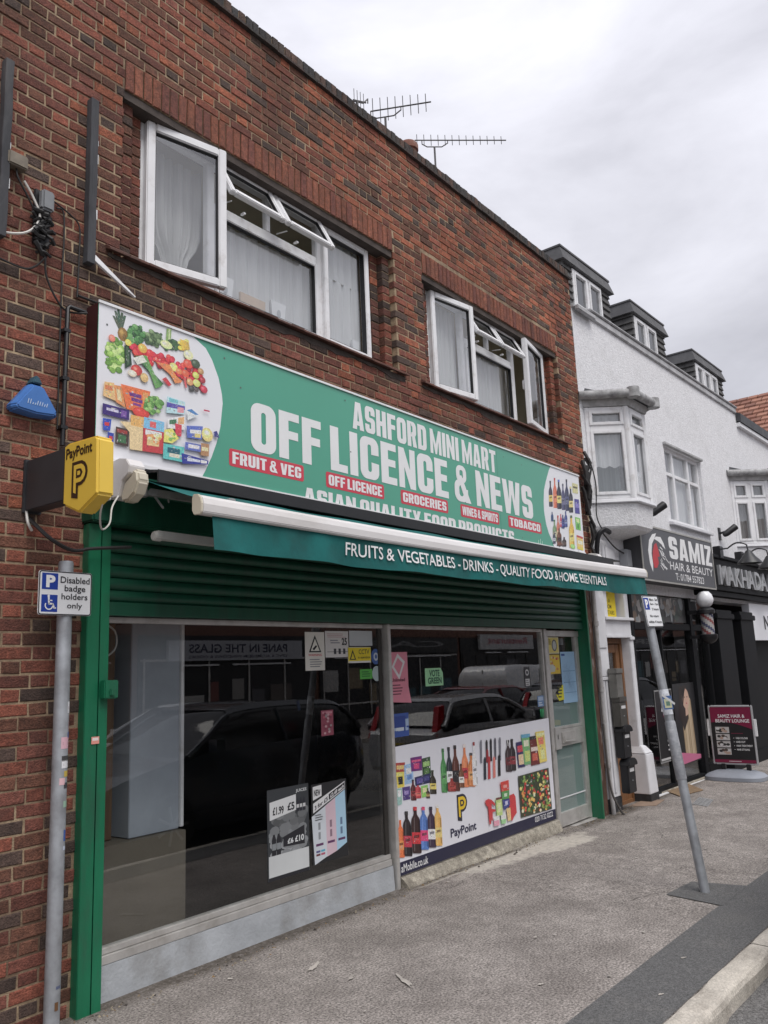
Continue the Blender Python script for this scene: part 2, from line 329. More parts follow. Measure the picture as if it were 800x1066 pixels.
# shared materials
M_brick = mat('brick', rough=.9, attr=True, var=.34, scale=22, bump=.9, bscale=110, dirt=((.06, .036, .028), .50, .76, .65), dscale=1.9, speck=(75, .68, 1.34))
M_mortar = mat('mortar', (.40, .30, .195), rough=.95, var=.30, scale=24, bump=.6, bscale=130, dirt=((.12, .075, .05), .42, .64, .9), dscale=1.3)
M_print = mat('printed_vinyl', rough=.42, attr=True, var=.03, scale=3)
M_art = mat('printed_picture', rough=.42, attr=True, var=.16, scale=55, speck=(130, .82, 1.2))
M_paper = mat('printed_paper', rough=.6, attr=True, var=.05, scale=4)
M_upvc = mat('white_upvc', (.80, .80, .81), rough=.32, var=.06, scale=5, dirt=((.36, .31, .27), .54, .80, .6), dscale=7)
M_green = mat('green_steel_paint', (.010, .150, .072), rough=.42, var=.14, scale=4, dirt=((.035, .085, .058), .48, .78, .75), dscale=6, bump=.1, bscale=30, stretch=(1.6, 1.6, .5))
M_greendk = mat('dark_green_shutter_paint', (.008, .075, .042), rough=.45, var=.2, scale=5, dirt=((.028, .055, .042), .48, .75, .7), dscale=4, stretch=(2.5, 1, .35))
M_alu = mat('aluminium', (.60, .585, .56), rough=.45, metal=.5, var=.12, scale=8, dirt=((.24, .21, .17), .5, .8, .55), dscale=5)
M_galv = mat('galvanised_steel', (.33, .345, .365), rough=.5, metal=.35, var=.22, scale=9, dirt=((.17, .16, .16), .5, .75, .6), dscale=6, bump=.1, bscale=50)
M_black = mat('black_plastic', (.014, .014, .016), rough=.4, var=.2, scale=9)
M_cable = mat('black_cable', (.018, .017, .017), rough=.6, var=.2)
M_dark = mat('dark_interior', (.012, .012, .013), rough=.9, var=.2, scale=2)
M_glass = glassmat('shop_glass', .125, (.93, .95, .95), 0., .012)
M_pane = glassmat('window_pane_glass', .22, (.97, .985, .99), 0., .02)
M_net = netmat('net_curtain', (.86, .87, .88), .985)
M_lead = mat('lead_flashing', (.06, .062, .068), rough=.65, var=.25, scale=5, dirt=((.16, .16, .165), .5, .75, .5), dscale=3)

ART_PRODUCE = [
[2833, 3884, 2861, 3893, 2814, 3999, 2798, 3998, 74, 95, 75],
[2833, 3884, 2861, 3893, 2834, 4016, 2818, 4015, 63, 95, 75],
[2833, 3884, 2861, 3893, 2863, 4002, 2846, 4002, 78, 95, 75],
[2833, 3884, 2861, 3893, 2884, 3990, 2867, 3989, 66, 95, 75],
[2833, 3884, 2861, 3893, 2801, 3963, 2785, 3962, 80, 95, 75],
[2833, 3884, 2861, 3893, 2877, 3962, 2861, 3962, 77, 95, 75],
[2833, 3884, 2861, 3893, 2815, 3946, 2799, 3945, 85, 95, 75],
[2862, 3861, 38, 46, 140, 105, 50],
[2854, 3872, 17, 21, 175, 140, 70],
[2873, 3846, 12, 18, 110, 85, 40],
[2857, 3688, 25, 20, 150, 190, 85],
[2846, 3771, 26, 20, 150, 190, 85],
[2758, 3699, 18, 14, 120, 165, 65],
[2756, 3744, 17, 14, 120, 165, 65],
[2770, 3618, 14, 11, 95, 140, 55],
[2849, 3796, 14, 12, 95, 140, 55],
[2770, 3756, 24, 20, 120, 165, 65],
[2816, 3671, 15, 12, 120, 165, 65],
[2873, 3750, 18, 14, 150, 190, 85],
[2764, 3769, 16, 14, 150, 190, 85],
[2854, 3701, 13, 10, 175, 205, 120],
[2790, 3743, 14, 13, 175, 205, 120],
[2805, 3775, 26, 22, 175, 205, 120],
[2849, 3747, 18, 16, 150, 190, 85],
[2839, 3689, 14, 11, 120, 165, 65],
[2778, 3631, 17, 14, 95, 140, 55],
[2791, 3697, 13, 12, 95, 140, 55],
[2845, 3654, 13, 10, 175, 205, 120],
[2789, 3678, 17, 14, 120, 165, 65],
[2868, 3714, 23, 18, 175, 205, 120],
[2786, 3637, 22, 18, 120, 165, 65],
[2785, 3703, 13, 11, 150, 190, 85],
[2826, 3622, 16, 13, 150, 190, 85],
[2825, 3642, 21, 17, 95, 140, 55],
[2830, 3649, 25, 20, 175, 205, 120],
[2762, 3645, 21, 17, 120, 165, 65],
[2847, 3802, 18, 14, 95, 140, 55],
[2751, 3707, 18, 15, 120, 165, 65],
[2875, 3736, 22, 18, 95, 140, 55],
[2785, 3748, 17, 15, 95, 140, 55],
[2762, 3719, 21, 17, 120, 165, 65],
[2809, 3741, 19, 15, 150, 190, 85],
[2812, 3698, 14, 11, 175, 205, 120],
[2850, 3749, 23, 19, 150, 190, 85],
[2793, 3659, 24, 20, 175, 205, 120],
[2787, 3769, 19, 16, 150, 190, 85],
[2847, 3755, 19, 16, 175, 205, 120],
[2854, 3688, 17, 14, 175, 205, 120],
[2831, 3663, 17, 14, 95, 140, 55],
[2873, 3721, 15, 12, 120, 165, 65],
[2793, 3628, 22, 18, 175, 205, 120],
[2841, 3667, 21, 17, 120, 165, 65],
[2870, 3721, 16, 14, 95, 140, 55],
[2819, 3632, 23, 18, 175, 205, 120],
[2803, 3674, 23, 19, 120, 165, 65],
[2769, 3649, 25, 21, 95, 140, 55],
[2808, 3696, 19, 15, 95, 140, 55],
[2795, 3679, 15, 13, 120, 165, 65],
[2796, 3750, 25, 20, 95, 140, 55],
[2836, 3705, 20, 17, 150, 190, 85],
[2782, 3743, 26, 21, 175, 205, 120],
[2782, 3731, 18, 15, 120, 165, 65],
[2853, 3689, 19, 15, 175, 205, 120],
[2764, 3719, 25, 21, 95, 140, 55],
[2875, 3702, 24, 19, 175, 205, 120],
[2832, 3739, 20, 17, 175, 205, 120],
[2824, 3788, 18, 15, 95, 140, 55],
[2875, 3727, 27, 21, 95, 140, 55],
[2796, 3606, 21, 17, 120, 165, 65],
[2809, 3725, 26, 21, 175, 205, 120],
[2787, 3610, 18, 15, 120, 165, 65],
[2760, 3667, 16, 12, 95, 140, 55],
[2796, 3707, 15, 13, 175, 205, 120],
[2804, 3804, 16, 13, 95, 140, 55],
[2783, 3677, 19, 16, 95, 140, 55],
[2759, 3739, 21, 18, 175, 205, 120],
[2791, 3663, 13, 10, 120, 165, 65],
[2777, 3707, 24, 20, 150, 190, 85],
[2814, 3812, 21, 17, 95, 140, 55],
[2838, 3619, 25, 20, 95, 140, 55],
[3010, 3897, 23, 18, 55, 105, 55],
[2959, 3844, 22, 18, 105, 155, 90],
[2989, 3897, 20, 16, 105, 155, 90],
[2958, 3904, 18, 14, 55, 105, 55],
[2969, 3882, 19, 15, 105, 155, 90],
[2953, 3871, 12, 10, 75, 130, 70],
[2927, 3826, 19, 16, 75, 130, 70],
[2989, 3949, 14, 12, 75, 130, 70],
[2984, 3825, 24, 19, 55, 105, 55],
[2991, 3897, 19, 16, 55, 105, 55],
[2950, 3921, 12, 9, 55, 105, 55],
[2909, 3879, 15, 12, 75, 130, 70],
[2971, 3934, 23, 19, 40, 80, 45],
[2913, 3873, 20, 16, 105, 155, 90],
[2961, 3899, 23, 19, 105, 155, 90],
[2913, 3892, 23, 19, 105, 155, 90],
[2971, 3866, 11, 10, 105, 155, 90],
[2928, 3824, 17, 14, 105, 155, 90],
[2912, 3899, 17, 13, 105, 155, 90],
[2947, 3924, 19, 16, 75, 130, 70],
[2907, 3840, 22, 18, 75, 130, 70],
[2963, 3886, 23, 18, 40, 80, 45],
[2960, 3902, 18, 14, 75, 130, 70],
[2948, 3828, 20, 16, 40, 80, 45],
[2924, 3919, 22, 18, 40, 80, 45],
[2914, 3848, 22, 18, 105, 155, 90],
[2935, 3814, 21, 18, 105, 155, 90],
[2947, 3845, 19, 16, 105, 155, 90],
[3004, 3901, 19, 14, 105, 155, 90],
[2976, 3874, 16, 14, 55, 105, 55],
[3016, 3899, 12, 10, 105, 155, 90],
[2960, 3826, 15, 12, 40, 80, 45],
[2957, 3919, 12, 10, 55, 105, 55],
[2959, 3871, 14, 12, 75, 130, 70],
[2916, 3894, 12, 10, 55, 105, 55],
[3017, 3917, 16, 12, 105, 155, 90],
[2958, 3831, 12, 10, 55, 105, 55],
[2985, 3915, 21, 17, 55, 105, 55],
[2916, 3905, 19, 15, 75, 130, 70],
[2984, 3870, 21, 16, 105, 155, 90],
[2919, 3885, 21, 17, 75, 130, 70],
[2992, 3934, 13, 11, 55, 105, 55],
[2978, 3854, 11, 9, 105, 155, 90],
[2949, 3937, 24, 19, 105, 155, 90],
[2992, 3924, 12, 10, 40, 80, 45],
[2959, 3854, 18, 14, 75, 130, 70],
[3008, 3901, 23, 18, 75, 130, 70],
[2990, 3869, 18, 15, 55, 105, 55],
[2906, 3887, 12, 10, 75, 130, 70],
[2906, 3831, 16, 13, 75, 130, 70],
[2943, 3884, 18, 15, 40, 80, 45],
[2998, 3865, 19, 15, 55, 105, 55],
[2914, 3867, 21, 18, 105, 155, 90],
[2936, 3921, 17, 14, 75, 130, 70],
[2990, 3848, 15, 12, 55, 105, 55],
[3092, 3934, 21, 16, 70, 95, 60],
[3079, 3867, 22, 17, 95, 120, 80],
[3113, 3878, 17, 12, 95, 120, 80],
[3134, 3897, 20, 16, 95, 120, 80],
[3119, 3940, 17, 14, 50, 75, 50],
[3071, 3921, 14, 12, 70, 95, 60],
[3115, 3937, 18, 14, 95, 120, 80],
[3135, 3924, 22, 18, 120, 145, 100],
[3107, 3941, 13, 10, 50, 75, 50],
[3056, 3910, 18, 14, 70, 95, 60],
[3135, 3889, 14, 11, 95, 120, 80],
[3107, 3892, 17, 13, 70, 95, 60],
[3046, 3912, 16, 13, 70, 95, 60],
[3085, 3909, 18, 14, 70, 95, 60],
[3153, 3910, 12, 10, 95, 120, 80],
[3138, 3895, 23, 18, 70, 95, 60],
[3036, 3877, 19, 15, 50, 75, 50],
[3076, 3903, 14, 11, 70, 95, 60],
[3057, 3885, 20, 16, 120, 145, 100],
[3129, 3931, 21, 17, 70, 95, 60],
[3115, 3861, 18, 15, 95, 120, 80],
[3081, 3943, 17, 13, 70, 95, 60],
[3045, 3863, 20, 16, 70, 95, 60],
[3126, 3917, 21, 18, 50, 75, 50],
[3110, 3872, 19, 15, 50, 75, 50],
[3045, 3876, 21, 16, 70, 95, 60],
[3108, 3907, 17, 14, 50, 75, 50],
[3118, 3917, 17, 14, 95, 120, 80],
[3131, 3932, 19, 15, 95, 120, 80],
[3096, 3931, 11, 9, 95, 120, 80],
[3128, 3901, 15, 12, 50, 75, 50],
[3147, 3948, 12, 9, 70, 95, 60],
[3126, 3893, 22, 17, 120, 145, 100],
[3118, 3870, 17, 13, 70, 95, 60],
[3075, 3864, 15, 13, 50, 75, 50],
[3054, 3874, 22, 18, 70, 95, 60],
[3108, 3922, 21, 17, 95, 120, 80],
[3143, 3896, 14, 11, 120, 145, 100],
[3044, 3914, 20, 17, 120, 145, 100],
[3041, 3898, 14, 10, 70, 95, 60],
[3040, 3880, 16, 13, 50, 75, 50],
[3085, 3898, 14, 12, 70, 95, 60],
[3067, 3883, 13, 10, 120, 145, 100],
[3102, 3894, 16, 13, 70, 95, 60],
[3071, 3945, 20, 15, 120, 145, 100],
[3192, 4004, 3229, 4009, 3224, 3913, 3184, 3908, 130, 165, 90],
[3208, 4006, 3220, 4007, 3215, 3917, 3203, 3913, 190, 205, 150],
[3174, 3879, 14, 11, 60, 95, 60],
[3271, 3895, 21, 16, 60, 95, 60],
[3242, 3874, 10, 8, 60, 95, 60],
[3249, 3931, 12, 9, 45, 75, 50],
[3242, 3930, 19, 15, 45, 75, 50],
[3267, 3881, 15, 11, 60, 95, 60],
[3266, 3930, 15, 12, 45, 75, 50],
[3223, 3878, 13, 10, 60, 95, 60],
[3283, 3913, 11, 9, 60, 95, 60],
[3239, 3907, 17, 12, 60, 95, 60],
[3255, 3918, 20, 15, 60, 95, 60],
[3190, 3895, 14, 10, 60, 95, 60],
[3228, 3878, 17, 13, 60, 95, 60],
[3202, 3899, 17, 12, 60, 95, 60],
[3172, 3884, 14, 11, 60, 95, 60],
[3255, 3930, 17, 13, 60, 95, 60],
[3219, 3917, 20, 16, 45, 75, 50],
[3196, 3888, 20, 15, 60, 95, 60],
[3197, 3888, 20, 16, 45, 75, 50],
[3190, 3858, 16, 12, 60, 95, 60],
[3189, 3889, 49, 29, 205, 220, 150],
[3174, 3891, 21, 13, 225, 232, 180],
[3293, 3935, 14, 11, 245, 210, 100],
[3354, 3938, 20, 15, 245, 210, 100],
[3344, 3927, 10, 8, 245, 210, 100],
[3322, 3902, 20, 15, 225, 170, 40],
[3353, 3910, 13, 10, 240, 195, 60],
[3302, 3899, 21, 16, 240, 195, 60],
[3304, 3929, 11, 9, 225, 170, 40],
[3341, 3915, 11, 8, 225, 170, 40],
[3321, 3953, 10, 7, 245, 210, 100],
[3338, 3959, 11, 8, 240, 195, 60],
[3317, 3919, 12, 9, 240, 195, 60],
[3323, 3945, 14, 10, 245, 210, 100],
[3354, 3963, 20, 15, 245, 210, 100],
[3365, 3937, 11, 8, 225, 170, 40],
[3297, 3962, 3312, 3962, 3330, 3897, 3314, 3890, 235, 190, 60],
[3312, 3961, 3326, 3961, 3342, 3901, 3327, 3893, 226, 184, 60],
[3326, 3960, 3340, 3960, 3355, 3904, 3339, 3897, 217, 178, 60],
[3340, 3959, 3355, 3959, 3368, 3908, 3352, 3901, 208, 172, 60],
[3355, 3958, 3369, 3958, 3381, 3912, 3365, 3904, 199, 166, 60],
[2870, 3788, 2912, 3806, 2928, 3678, 2880, 3639, 40, 65, 45],
[2884, 3785, 2898, 3793, 2910, 3679, 2894, 3662, 65, 95, 65],
[3276, 3764, 22, 20, 200, 45, 70],
[3224, 3717, 21, 20, 225, 70, 60],
[2983, 3806, 20, 20, 200, 45, 70],
[2996, 3760, 21, 19, 190, 35, 45],
[2924, 3795, 20, 19, 225, 70, 60],
[3046, 3744, 20, 19, 215, 55, 50],
[2942, 3789, 20, 19, 190, 35, 45],
[3228, 3795, 22, 20, 190, 35, 45],
[3442, 3731, 23, 21, 225, 70, 60],
[3473, 3675, 23, 20, 160, 25, 40],
[3404, 3718, 22, 20, 200, 45, 70],
[2946, 3768, 19, 19, 190, 35, 45],
[3439, 3727, 23, 20, 200, 45, 70],
[2994, 3774, 20, 19, 225, 70, 60],
[3237, 3803, 22, 20, 190, 35, 45],
[3001, 3789, 20, 19, 160, 25, 40],
[3059, 3744, 21, 20, 190, 35, 45],
[3078, 3762, 21, 19, 200, 45, 70],
[3025, 3761, 20, 19, 225, 70, 60],
[3416, 3687, 23, 20, 215, 55, 50],
[3255, 3711, 21, 20, 160, 25, 40],
[3215, 3797, 21, 20, 225, 70, 60],
[3208, 3807, 22, 20, 225, 70, 60],
[3145, 3758, 21, 19, 200, 45, 70],
[3252, 3701, 22, 20, 190, 35, 45],
[3325, 3739, 22, 20, 190, 35, 45],
[2960, 3768, 20, 19, 225, 70, 60],
[3309, 3726, 22, 20, 160, 25, 40],
[2998, 3796, 20, 20, 160, 25, 40],
[3100, 3786, 20, 19, 200, 45, 70],
[3166, 3783, 21, 20, 160, 25, 40],
[3099, 3771, 21, 19, 215, 55, 50],
[3101, 3767, 21, 19, 225, 70, 60],
[3204, 3786, 22, 20, 200, 45, 70],
[3017, 3741, 20, 19, 160, 25, 40],
[3425, 3763, 23, 20, 200, 45, 70],
[3216, 3790, 22, 20, 215, 55, 50],
[3289, 3717, 22, 20, 160, 25, 40],
[3069, 3784, 21, 20, 160, 25, 40],
[3400, 3742, 23, 20, 190, 35, 45],
[3451, 3694, 23, 20, 160, 25, 40],
[2989, 3796, 20, 19, 225, 70, 60],
[3031, 3773, 20, 20, 215, 55, 50],
[3284, 3779, 22, 20, 200, 45, 70],
[3422, 3767, 22, 20, 160, 25, 40],
[3320, 3703, 22, 20, 190, 35, 45],
[2946, 3805, 20, 19, 190, 35, 45],
[3382, 3746, 22, 20, 190, 35, 45],
[3161, 3763, 21, 20, 225, 70, 60],
[3227, 3739, 22, 20, 160, 25, 40],
[3470, 3745, 23, 21, 190, 35, 45],
[3008, 3762, 20, 19, 190, 35, 45],
[2987, 3779, 20, 19, 200, 45, 70],
[2980, 3777, 20, 19, 200, 45, 70],
[2960, 3751, 20, 19, 215, 55, 50],
[3137, 3727, 21, 20, 160, 25, 40],
[3429, 3795, 23, 20, 160, 25, 40],
[2969, 3786, 20, 20, 200, 45, 70],
[3240, 3744, 21, 20, 160, 25, 40],
[3087, 3791, 20, 20, 200, 45, 70],
[3151, 3801, 22, 19, 225, 70, 60],
[3041, 3756, 20, 19, 190, 35, 45],
[3157, 3781, 22, 19, 190, 35, 45],
[3315, 3748, 23, 20, 215, 55, 50],
[3373, 3767, 22, 20, 160, 25, 40],
[3279, 3749, 22, 20, 225, 70, 60],
[3000, 3790, 20, 19, 225, 70, 60],
[3201, 3725, 21, 19, 225, 70, 60],
[3435, 3756, 23, 21, 160, 25, 40],
[2994, 3781, 20, 20, 215, 55, 50],
[3071, 3727, 21, 19, 190, 35, 45],
[2942, 3798, 19, 19, 200, 45, 70],
[3288, 3711, 22, 20, 200, 45, 70],
[3117, 3767, 21, 19, 225, 70, 60],
[3347, 3729, 23, 20, 190, 35, 45],
[3220, 3759, 21, 20, 160, 25, 40],
[2950, 3781, 20, 19, 190, 35, 45],
[3322, 3781, 22, 20, 225, 70, 60],
[3065, 3761, 20, 19, 200, 45, 70],
[3165, 3752, 21, 20, 190, 35, 45],
[3025, 3803, 21, 20, 225, 70, 60],
[3130, 3789, 21, 19, 190, 35, 45],
[3131, 3742, 21, 20, 200, 45, 70],
[3372, 3698, 23, 20, 225, 70, 60],
[3383, 3792, 22, 20, 190, 35, 45],
[3016, 3795, 20, 20, 200, 45, 70],
[3430, 3764, 23, 20, 190, 35, 45],
[2950, 3766, 19, 19, 225, 70, 60],
[3183, 3751, 21, 20, 225, 70, 60],
[3040, 3778, 20, 20, 225, 70, 60],
[3018, 3780, 20, 19, 190, 35, 45],
[3232, 3793, 21, 20, 200, 45, 70],
[2925, 3793, 20, 19, 200, 45, 70],
[3147, 3801, 21, 20, 200, 45, 70],
[3296, 3756, 22, 20, 200, 45, 70],
[3082, 3741, 6, 6, 240, 150, 140],
[3137, 3771, 6, 5, 240, 150, 140],
[3105, 3761, 6, 5, 240, 150, 140],
[3392, 3752, 6, 5, 240, 150, 140],
[3058, 3811, 6, 6, 240, 150, 140],
[3202, 3733, 7, 5, 240, 150, 140],
[3385, 3694, 7, 6, 240, 150, 140],
[3264, 3721, 7, 5, 240, 150, 140],
[3344, 3716, 6, 5, 240, 150, 140],
[3106, 3771, 6, 5, 240, 150, 140],
[3335, 3705, 7, 5, 240, 150, 140],
[3039, 3761, 6, 5, 240, 150, 140],
[3454, 3752, 6, 5, 240, 150, 140],
[3297, 3727, 6, 6, 240, 150, 140],
[3207, 3732, 6, 5, 240, 150, 140],
[3294, 3776, 6, 5, 240, 150, 140],
[3257, 3734, 6, 5, 240, 150, 140],
[3444, 3698, 6, 5, 240, 150, 140],
[3328, 3744, 6, 5, 240, 150, 140],
[3387, 3693, 7, 5, 240, 150, 140],
[3340, 3703, 6, 6, 240, 150, 140],
[3231, 3770, 6, 6, 240, 150, 140],
[3463, 3697, 6, 6, 240, 150, 140],
[3179, 3731, 6, 6, 240, 150, 140],
[3133, 3767, 6, 5, 240, 150, 140],
[3004, 3808, 35, 31, 240, 165, 60],
[2994, 3814, 12, 10, 255, 200, 95],
[3060, 3792, 29, 26, 215, 50, 55],
[3051, 3797, 10, 9, 250, 85, 90],
[2897, 3815, 24, 22, 235, 200, 80],
[2890, 3819, 8, 7, 255, 235, 115],
[2781, 3809, 24, 23, 215, 120, 100],
[2773, 3813, 9, 8, 250, 155, 135],
[3367, 3867, 40, 34, 228, 220, 165],
[3355, 3874, 14, 12, 255, 255, 200],
[3245, 3749, 34, 29, 240, 215, 110],
[3234, 3755, 12, 10, 255, 250, 145],
[3291, 3731, 27, 22, 225, 120, 70],
[3283, 3736, 10, 8, 255, 155, 105],
[3342, 3731, 32, 26, 225, 90, 60],
[3332, 3737, 11, 9, 255, 125, 95],
[3362, 3804, 39, 32, 225, 80, 60],
[3351, 3811, 13, 11, 255, 115, 95],
[3429, 3741, 29, 24, 190, 200, 90],
[3420, 3746, 10, 9, 225, 235, 125],
[3436, 3688, 32, 27, 195, 205, 110],
[3426, 3694, 11, 9, 230, 240, 145],
[3379, 3681, 29, 25, 210, 150, 100],
[3370, 3686, 10, 9, 245, 185, 135],
[3427, 3822, 39, 32, 70, 85, 65],
[3415, 3829, 14, 12, 105, 120, 100],
[3395, 3638, 25, 21, 70, 70, 70],
[3388, 3642, 8, 7, 105, 105, 105],
[3436, 3641, 19, 16, 90, 80, 80],
[3430, 3644, 7, 5, 125, 115, 115],
[3498, 3659, 33, 27, 190, 55, 75],
[3488, 3665, 12, 10, 225, 90, 110],
[3471, 3780, 27, 22, 180, 140, 90],
[3464, 3784, 9, 7, 215, 175, 125],
[3485, 3722, 28, 24, 160, 50, 60],
[3476, 3726, 10, 8, 195, 85, 95],
[2941, 3745, 2965, 3745, 3170, 3611, 3147, 3601, 55, 110, 60],
[2964, 3751, 2988, 3752, 3160, 3602, 3133, 3589, 71, 126, 68],
[2986, 3758, 3011, 3758, 3151, 3594, 3119, 3578, 87, 142, 76],
[3009, 3764, 3034, 3765, 3141, 3585, 3105, 3566, 103, 158, 84],
[2934, 3724, 3005, 3763, 3035, 3726, 2966, 3688, 225, 230, 205],
[3101, 3745, 3145, 3751, 3315, 3671, 3300, 3650, 240, 125, 75],
[3133, 3748, 3179, 3753, 3305, 3665, 3279, 3644, 233, 132, 75],
[3166, 3752, 3212, 3755, 3295, 3660, 3259, 3639, 226, 139, 75],
[2961, 3651, 43, 35, 190, 60, 55],
[2950, 3658, 14, 11, 235, 130, 110],
[3019, 3616, 31, 31, 205, 170, 110],
[2930, 3621, 33, 22, 225, 205, 180],
[3154, 3642, 3184, 3663, 3230, 3622, 3208, 3607, 200, 50, 60],
[3323, 3693, 3342, 3698, 3355, 3634, 3343, 3631, 220, 90, 90],
[2735, 3517, 2801, 3525, 2817, 3413, 2727, 3427, 225, 180, 120],
[2740, 3499, 2790, 3502, 2793, 3470, 2739, 3472, 210, 120, 70],
[2801, 3513, 2853, 3517, 2886, 3386, 2817, 3407, 215, 140, 80],
[2816, 3492, 2843, 3491, 2860, 3417, 2827, 3425, 235, 200, 150],
[2848, 3531, 3064, 3535, 3043, 3376, 2893, 3381, 230, 110, 55],
[2908, 3494, 2998, 3495, 2998, 3471, 2913, 3471, 110, 50, 130],
[2923, 3464, 3007, 3463, 3007, 3440, 2927, 3441, 110, 50, 130],
[2937, 3433, 2998, 3432, 2998, 3416, 2939, 3418, 130, 60, 140],
[3008, 3518, 3051, 3519, 3044, 3455, 3007, 3455, 240, 150, 80],
[2998, 3380, 64, 34, 200, 60, 50],
[3142, 3484, 16, 13, 140, 180, 100],
[3076, 3442, 13, 10, 110, 160, 80],
[3063, 3411, 20, 16, 110, 160, 80],
[3087, 3498, 18, 14, 140, 180, 100],
[3037, 3414, 12, 10, 80, 130, 60],
[3071, 3418, 14, 12, 110, 160, 80],
[3114, 3500, 21, 17, 140, 180, 100],
[3126, 3419, 19, 14, 140, 180, 100],
[3029, 3436, 13, 10, 80, 130, 60],
[3064, 3455, 16, 13, 140, 180, 100],
[3033, 3420, 21, 17, 110, 160, 80],
[3135, 3453, 22, 18, 110, 160, 80],
[3062, 3491, 18, 14, 80, 130, 60],
[3081, 3395, 15, 11, 110, 160, 80],
[3037, 3459, 14, 11, 80, 130, 60],
[3115, 3463, 18, 14, 110, 160, 80],
[3143, 3486, 21, 16, 80, 130, 60],
[3090, 3469, 12, 9, 140, 180, 100],
[3092, 3410, 19, 15, 80, 130, 60],
[3105, 3466, 13, 9, 80, 130, 60],
[3032, 3458, 14, 11, 110, 160, 80],
[3072, 3436, 12, 9, 140, 180, 100],
[3064, 3439, 20, 16, 140, 180, 100],
[3035, 3425, 15, 12, 80, 130, 60],
[3054, 3451, 13, 9, 80, 130, 60],
[3068, 3425, 17, 13, 140, 180, 100],
[3076, 3453, 21, 17, 80, 130, 60],
[3047, 3445, 21, 16, 80, 130, 60],
[3035, 3446, 15, 11, 80, 130, 60],
[3150, 3479, 23, 18, 80, 130, 60],
[3041, 3413, 17, 13, 140, 180, 100],
[3071, 3483, 10, 8, 80, 130, 60],
[3115, 3479, 18, 15, 110, 160, 80],
[3082, 3438, 12, 10, 80, 130, 60],
[3073, 3483, 19, 15, 110, 160, 80],
[3056, 3444, 19, 14, 140, 180, 100],
[3097, 3499, 18, 14, 80, 130, 60],
[3030, 3438, 16, 13, 80, 130, 60],
[3065, 3461, 11, 8, 110, 160, 80],
[3039, 3475, 14, 12, 140, 180, 100],
[2725, 3379, 2911, 3376, 2910, 3311, 2725, 3312, 60, 40, 115],
[2752, 3358, 2835, 3357, 2835, 3341, 2752, 3342, 200, 195, 225],
[2854, 3364, 2892, 3363, 2891, 3324, 2853, 3324, 120, 80, 160],
[2728, 3286, 2787, 3291, 2780, 3217, 2733, 3213, 40, 75, 180],
[2740, 3265, 2774, 3268, 2772, 3245, 2741, 3243, 200, 50, 60],
[2763, 3207, 2806, 3207, 2804, 3134, 2769, 3137, 45, 70, 170],
[2773, 3186, 2797, 3185, 2797, 3164, 2774, 3165, 200, 60, 60],
[2819, 3253, 2909, 3252, 2909, 3143, 2817, 3144, 70, 55, 50],
[2827, 3242, 2900, 3241, 2900, 3219, 2827, 3220, 150, 50, 45],
[2836, 3209, 2891, 3208, 2891, 3159, 2836, 3160, 60, 110, 70],
[2847, 3292, 3013, 3315, 3009, 3135, 2919, 3130, 2914, 3239, 235, 195, 145],
[2977, 3326, 40, 27, 150, 50, 60],
[2921, 3351, 3020, 3354, 3016, 3285, 2923, 3283, 240, 170, 90],
[3019, 3358, 3173, 3356, 3164, 3144, 3009, 3135, 195, 60, 65],
[3019, 3358, 3173, 3356, 3170, 3288, 3016, 3286, 120, 185, 220],
[3031, 3279, 3154, 3281, 3152, 3249, 3029, 3246, 235, 225, 235],
[3044, 3229, 3136, 3232, 3134, 3185, 3042, 3180, 235, 190, 130],
[3064, 3339, 3110, 3339, 3108, 3302, 3062, 3302, 225, 90, 90],
[3118, 3210, 17, 13, 225, 140, 80],
[3068, 3247, 12, 9, 225, 140, 80],
[3082, 3246, 17, 14, 225, 140, 80],
[3121, 3239, 17, 14, 240, 200, 120],
[3117, 3222, 11, 9, 240, 220, 170],
[3110, 3260, 9, 7, 225, 140, 80],
[3069, 3229, 16, 12, 240, 200, 120],
[3137, 3252, 18, 15, 240, 200, 120],
[3093, 3210, 8, 6, 240, 220, 170],
[3139, 3239, 12, 9, 225, 140, 80],
[3107, 3212, 12, 9, 240, 220, 170],
[3102, 3250, 14, 11, 240, 200, 120],
[3052, 3240, 15, 12, 225, 140, 80],
[3102, 3247, 10, 8, 240, 220, 170],
[3120, 3258, 15, 12, 240, 220, 170],
[3115, 3221, 11, 8, 225, 140, 80],
[3087, 3242, 10, 7, 225, 140, 80],
[3062, 3227, 15, 11, 240, 220, 170],
[3112, 3226, 13, 10, 240, 220, 170],
[3096, 3211, 9, 7, 225, 140, 80],
[3193, 3535, 3337, 3530, 3333, 3443, 3187, 3423, 180, 215, 230],
[3191, 3496, 3336, 3499, 3334, 3473, 3189, 3462, 90, 80, 170],
[3276, 3483, 3328, 3486, 3326, 3451, 3274, 3445, 225, 150, 160],
[3207, 3529, 3279, 3527, 3277, 3503, 3206, 3501, 110, 190, 200],
[3199, 3387, 3338, 3437, 3334, 3338, 3196, 3322, 232, 228, 232],
[3212, 3379, 3267, 3396, 3265, 3363, 3211, 3351, 60, 120, 80],
[3281, 3409, 3330, 3425, 3328, 3376, 3279, 3366, 225, 170, 110],
[3256, 3367, 3310, 3366, 3307, 3287, 3261, 3287, 210, 60, 80],
[3173, 3305, 3233, 3328, 3288, 3270, 3234, 3228, 3167, 3225, 235, 215, 100],
[3201, 3290, 12, 9, 120, 170, 80],
[3252, 3264, 10, 7, 120, 170, 80],
[3222, 3273, 16, 11, 240, 230, 150],
[3235, 3261, 10, 7, 120, 170, 80],
[3230, 3293, 11, 8, 240, 230, 150],
[3251, 3294, 11, 8, 120, 170, 80],
[3197, 3285, 17, 14, 240, 230, 150],
[3250, 3288, 8, 7, 120, 170, 80],
[3219, 3251, 14, 11, 120, 170, 80],
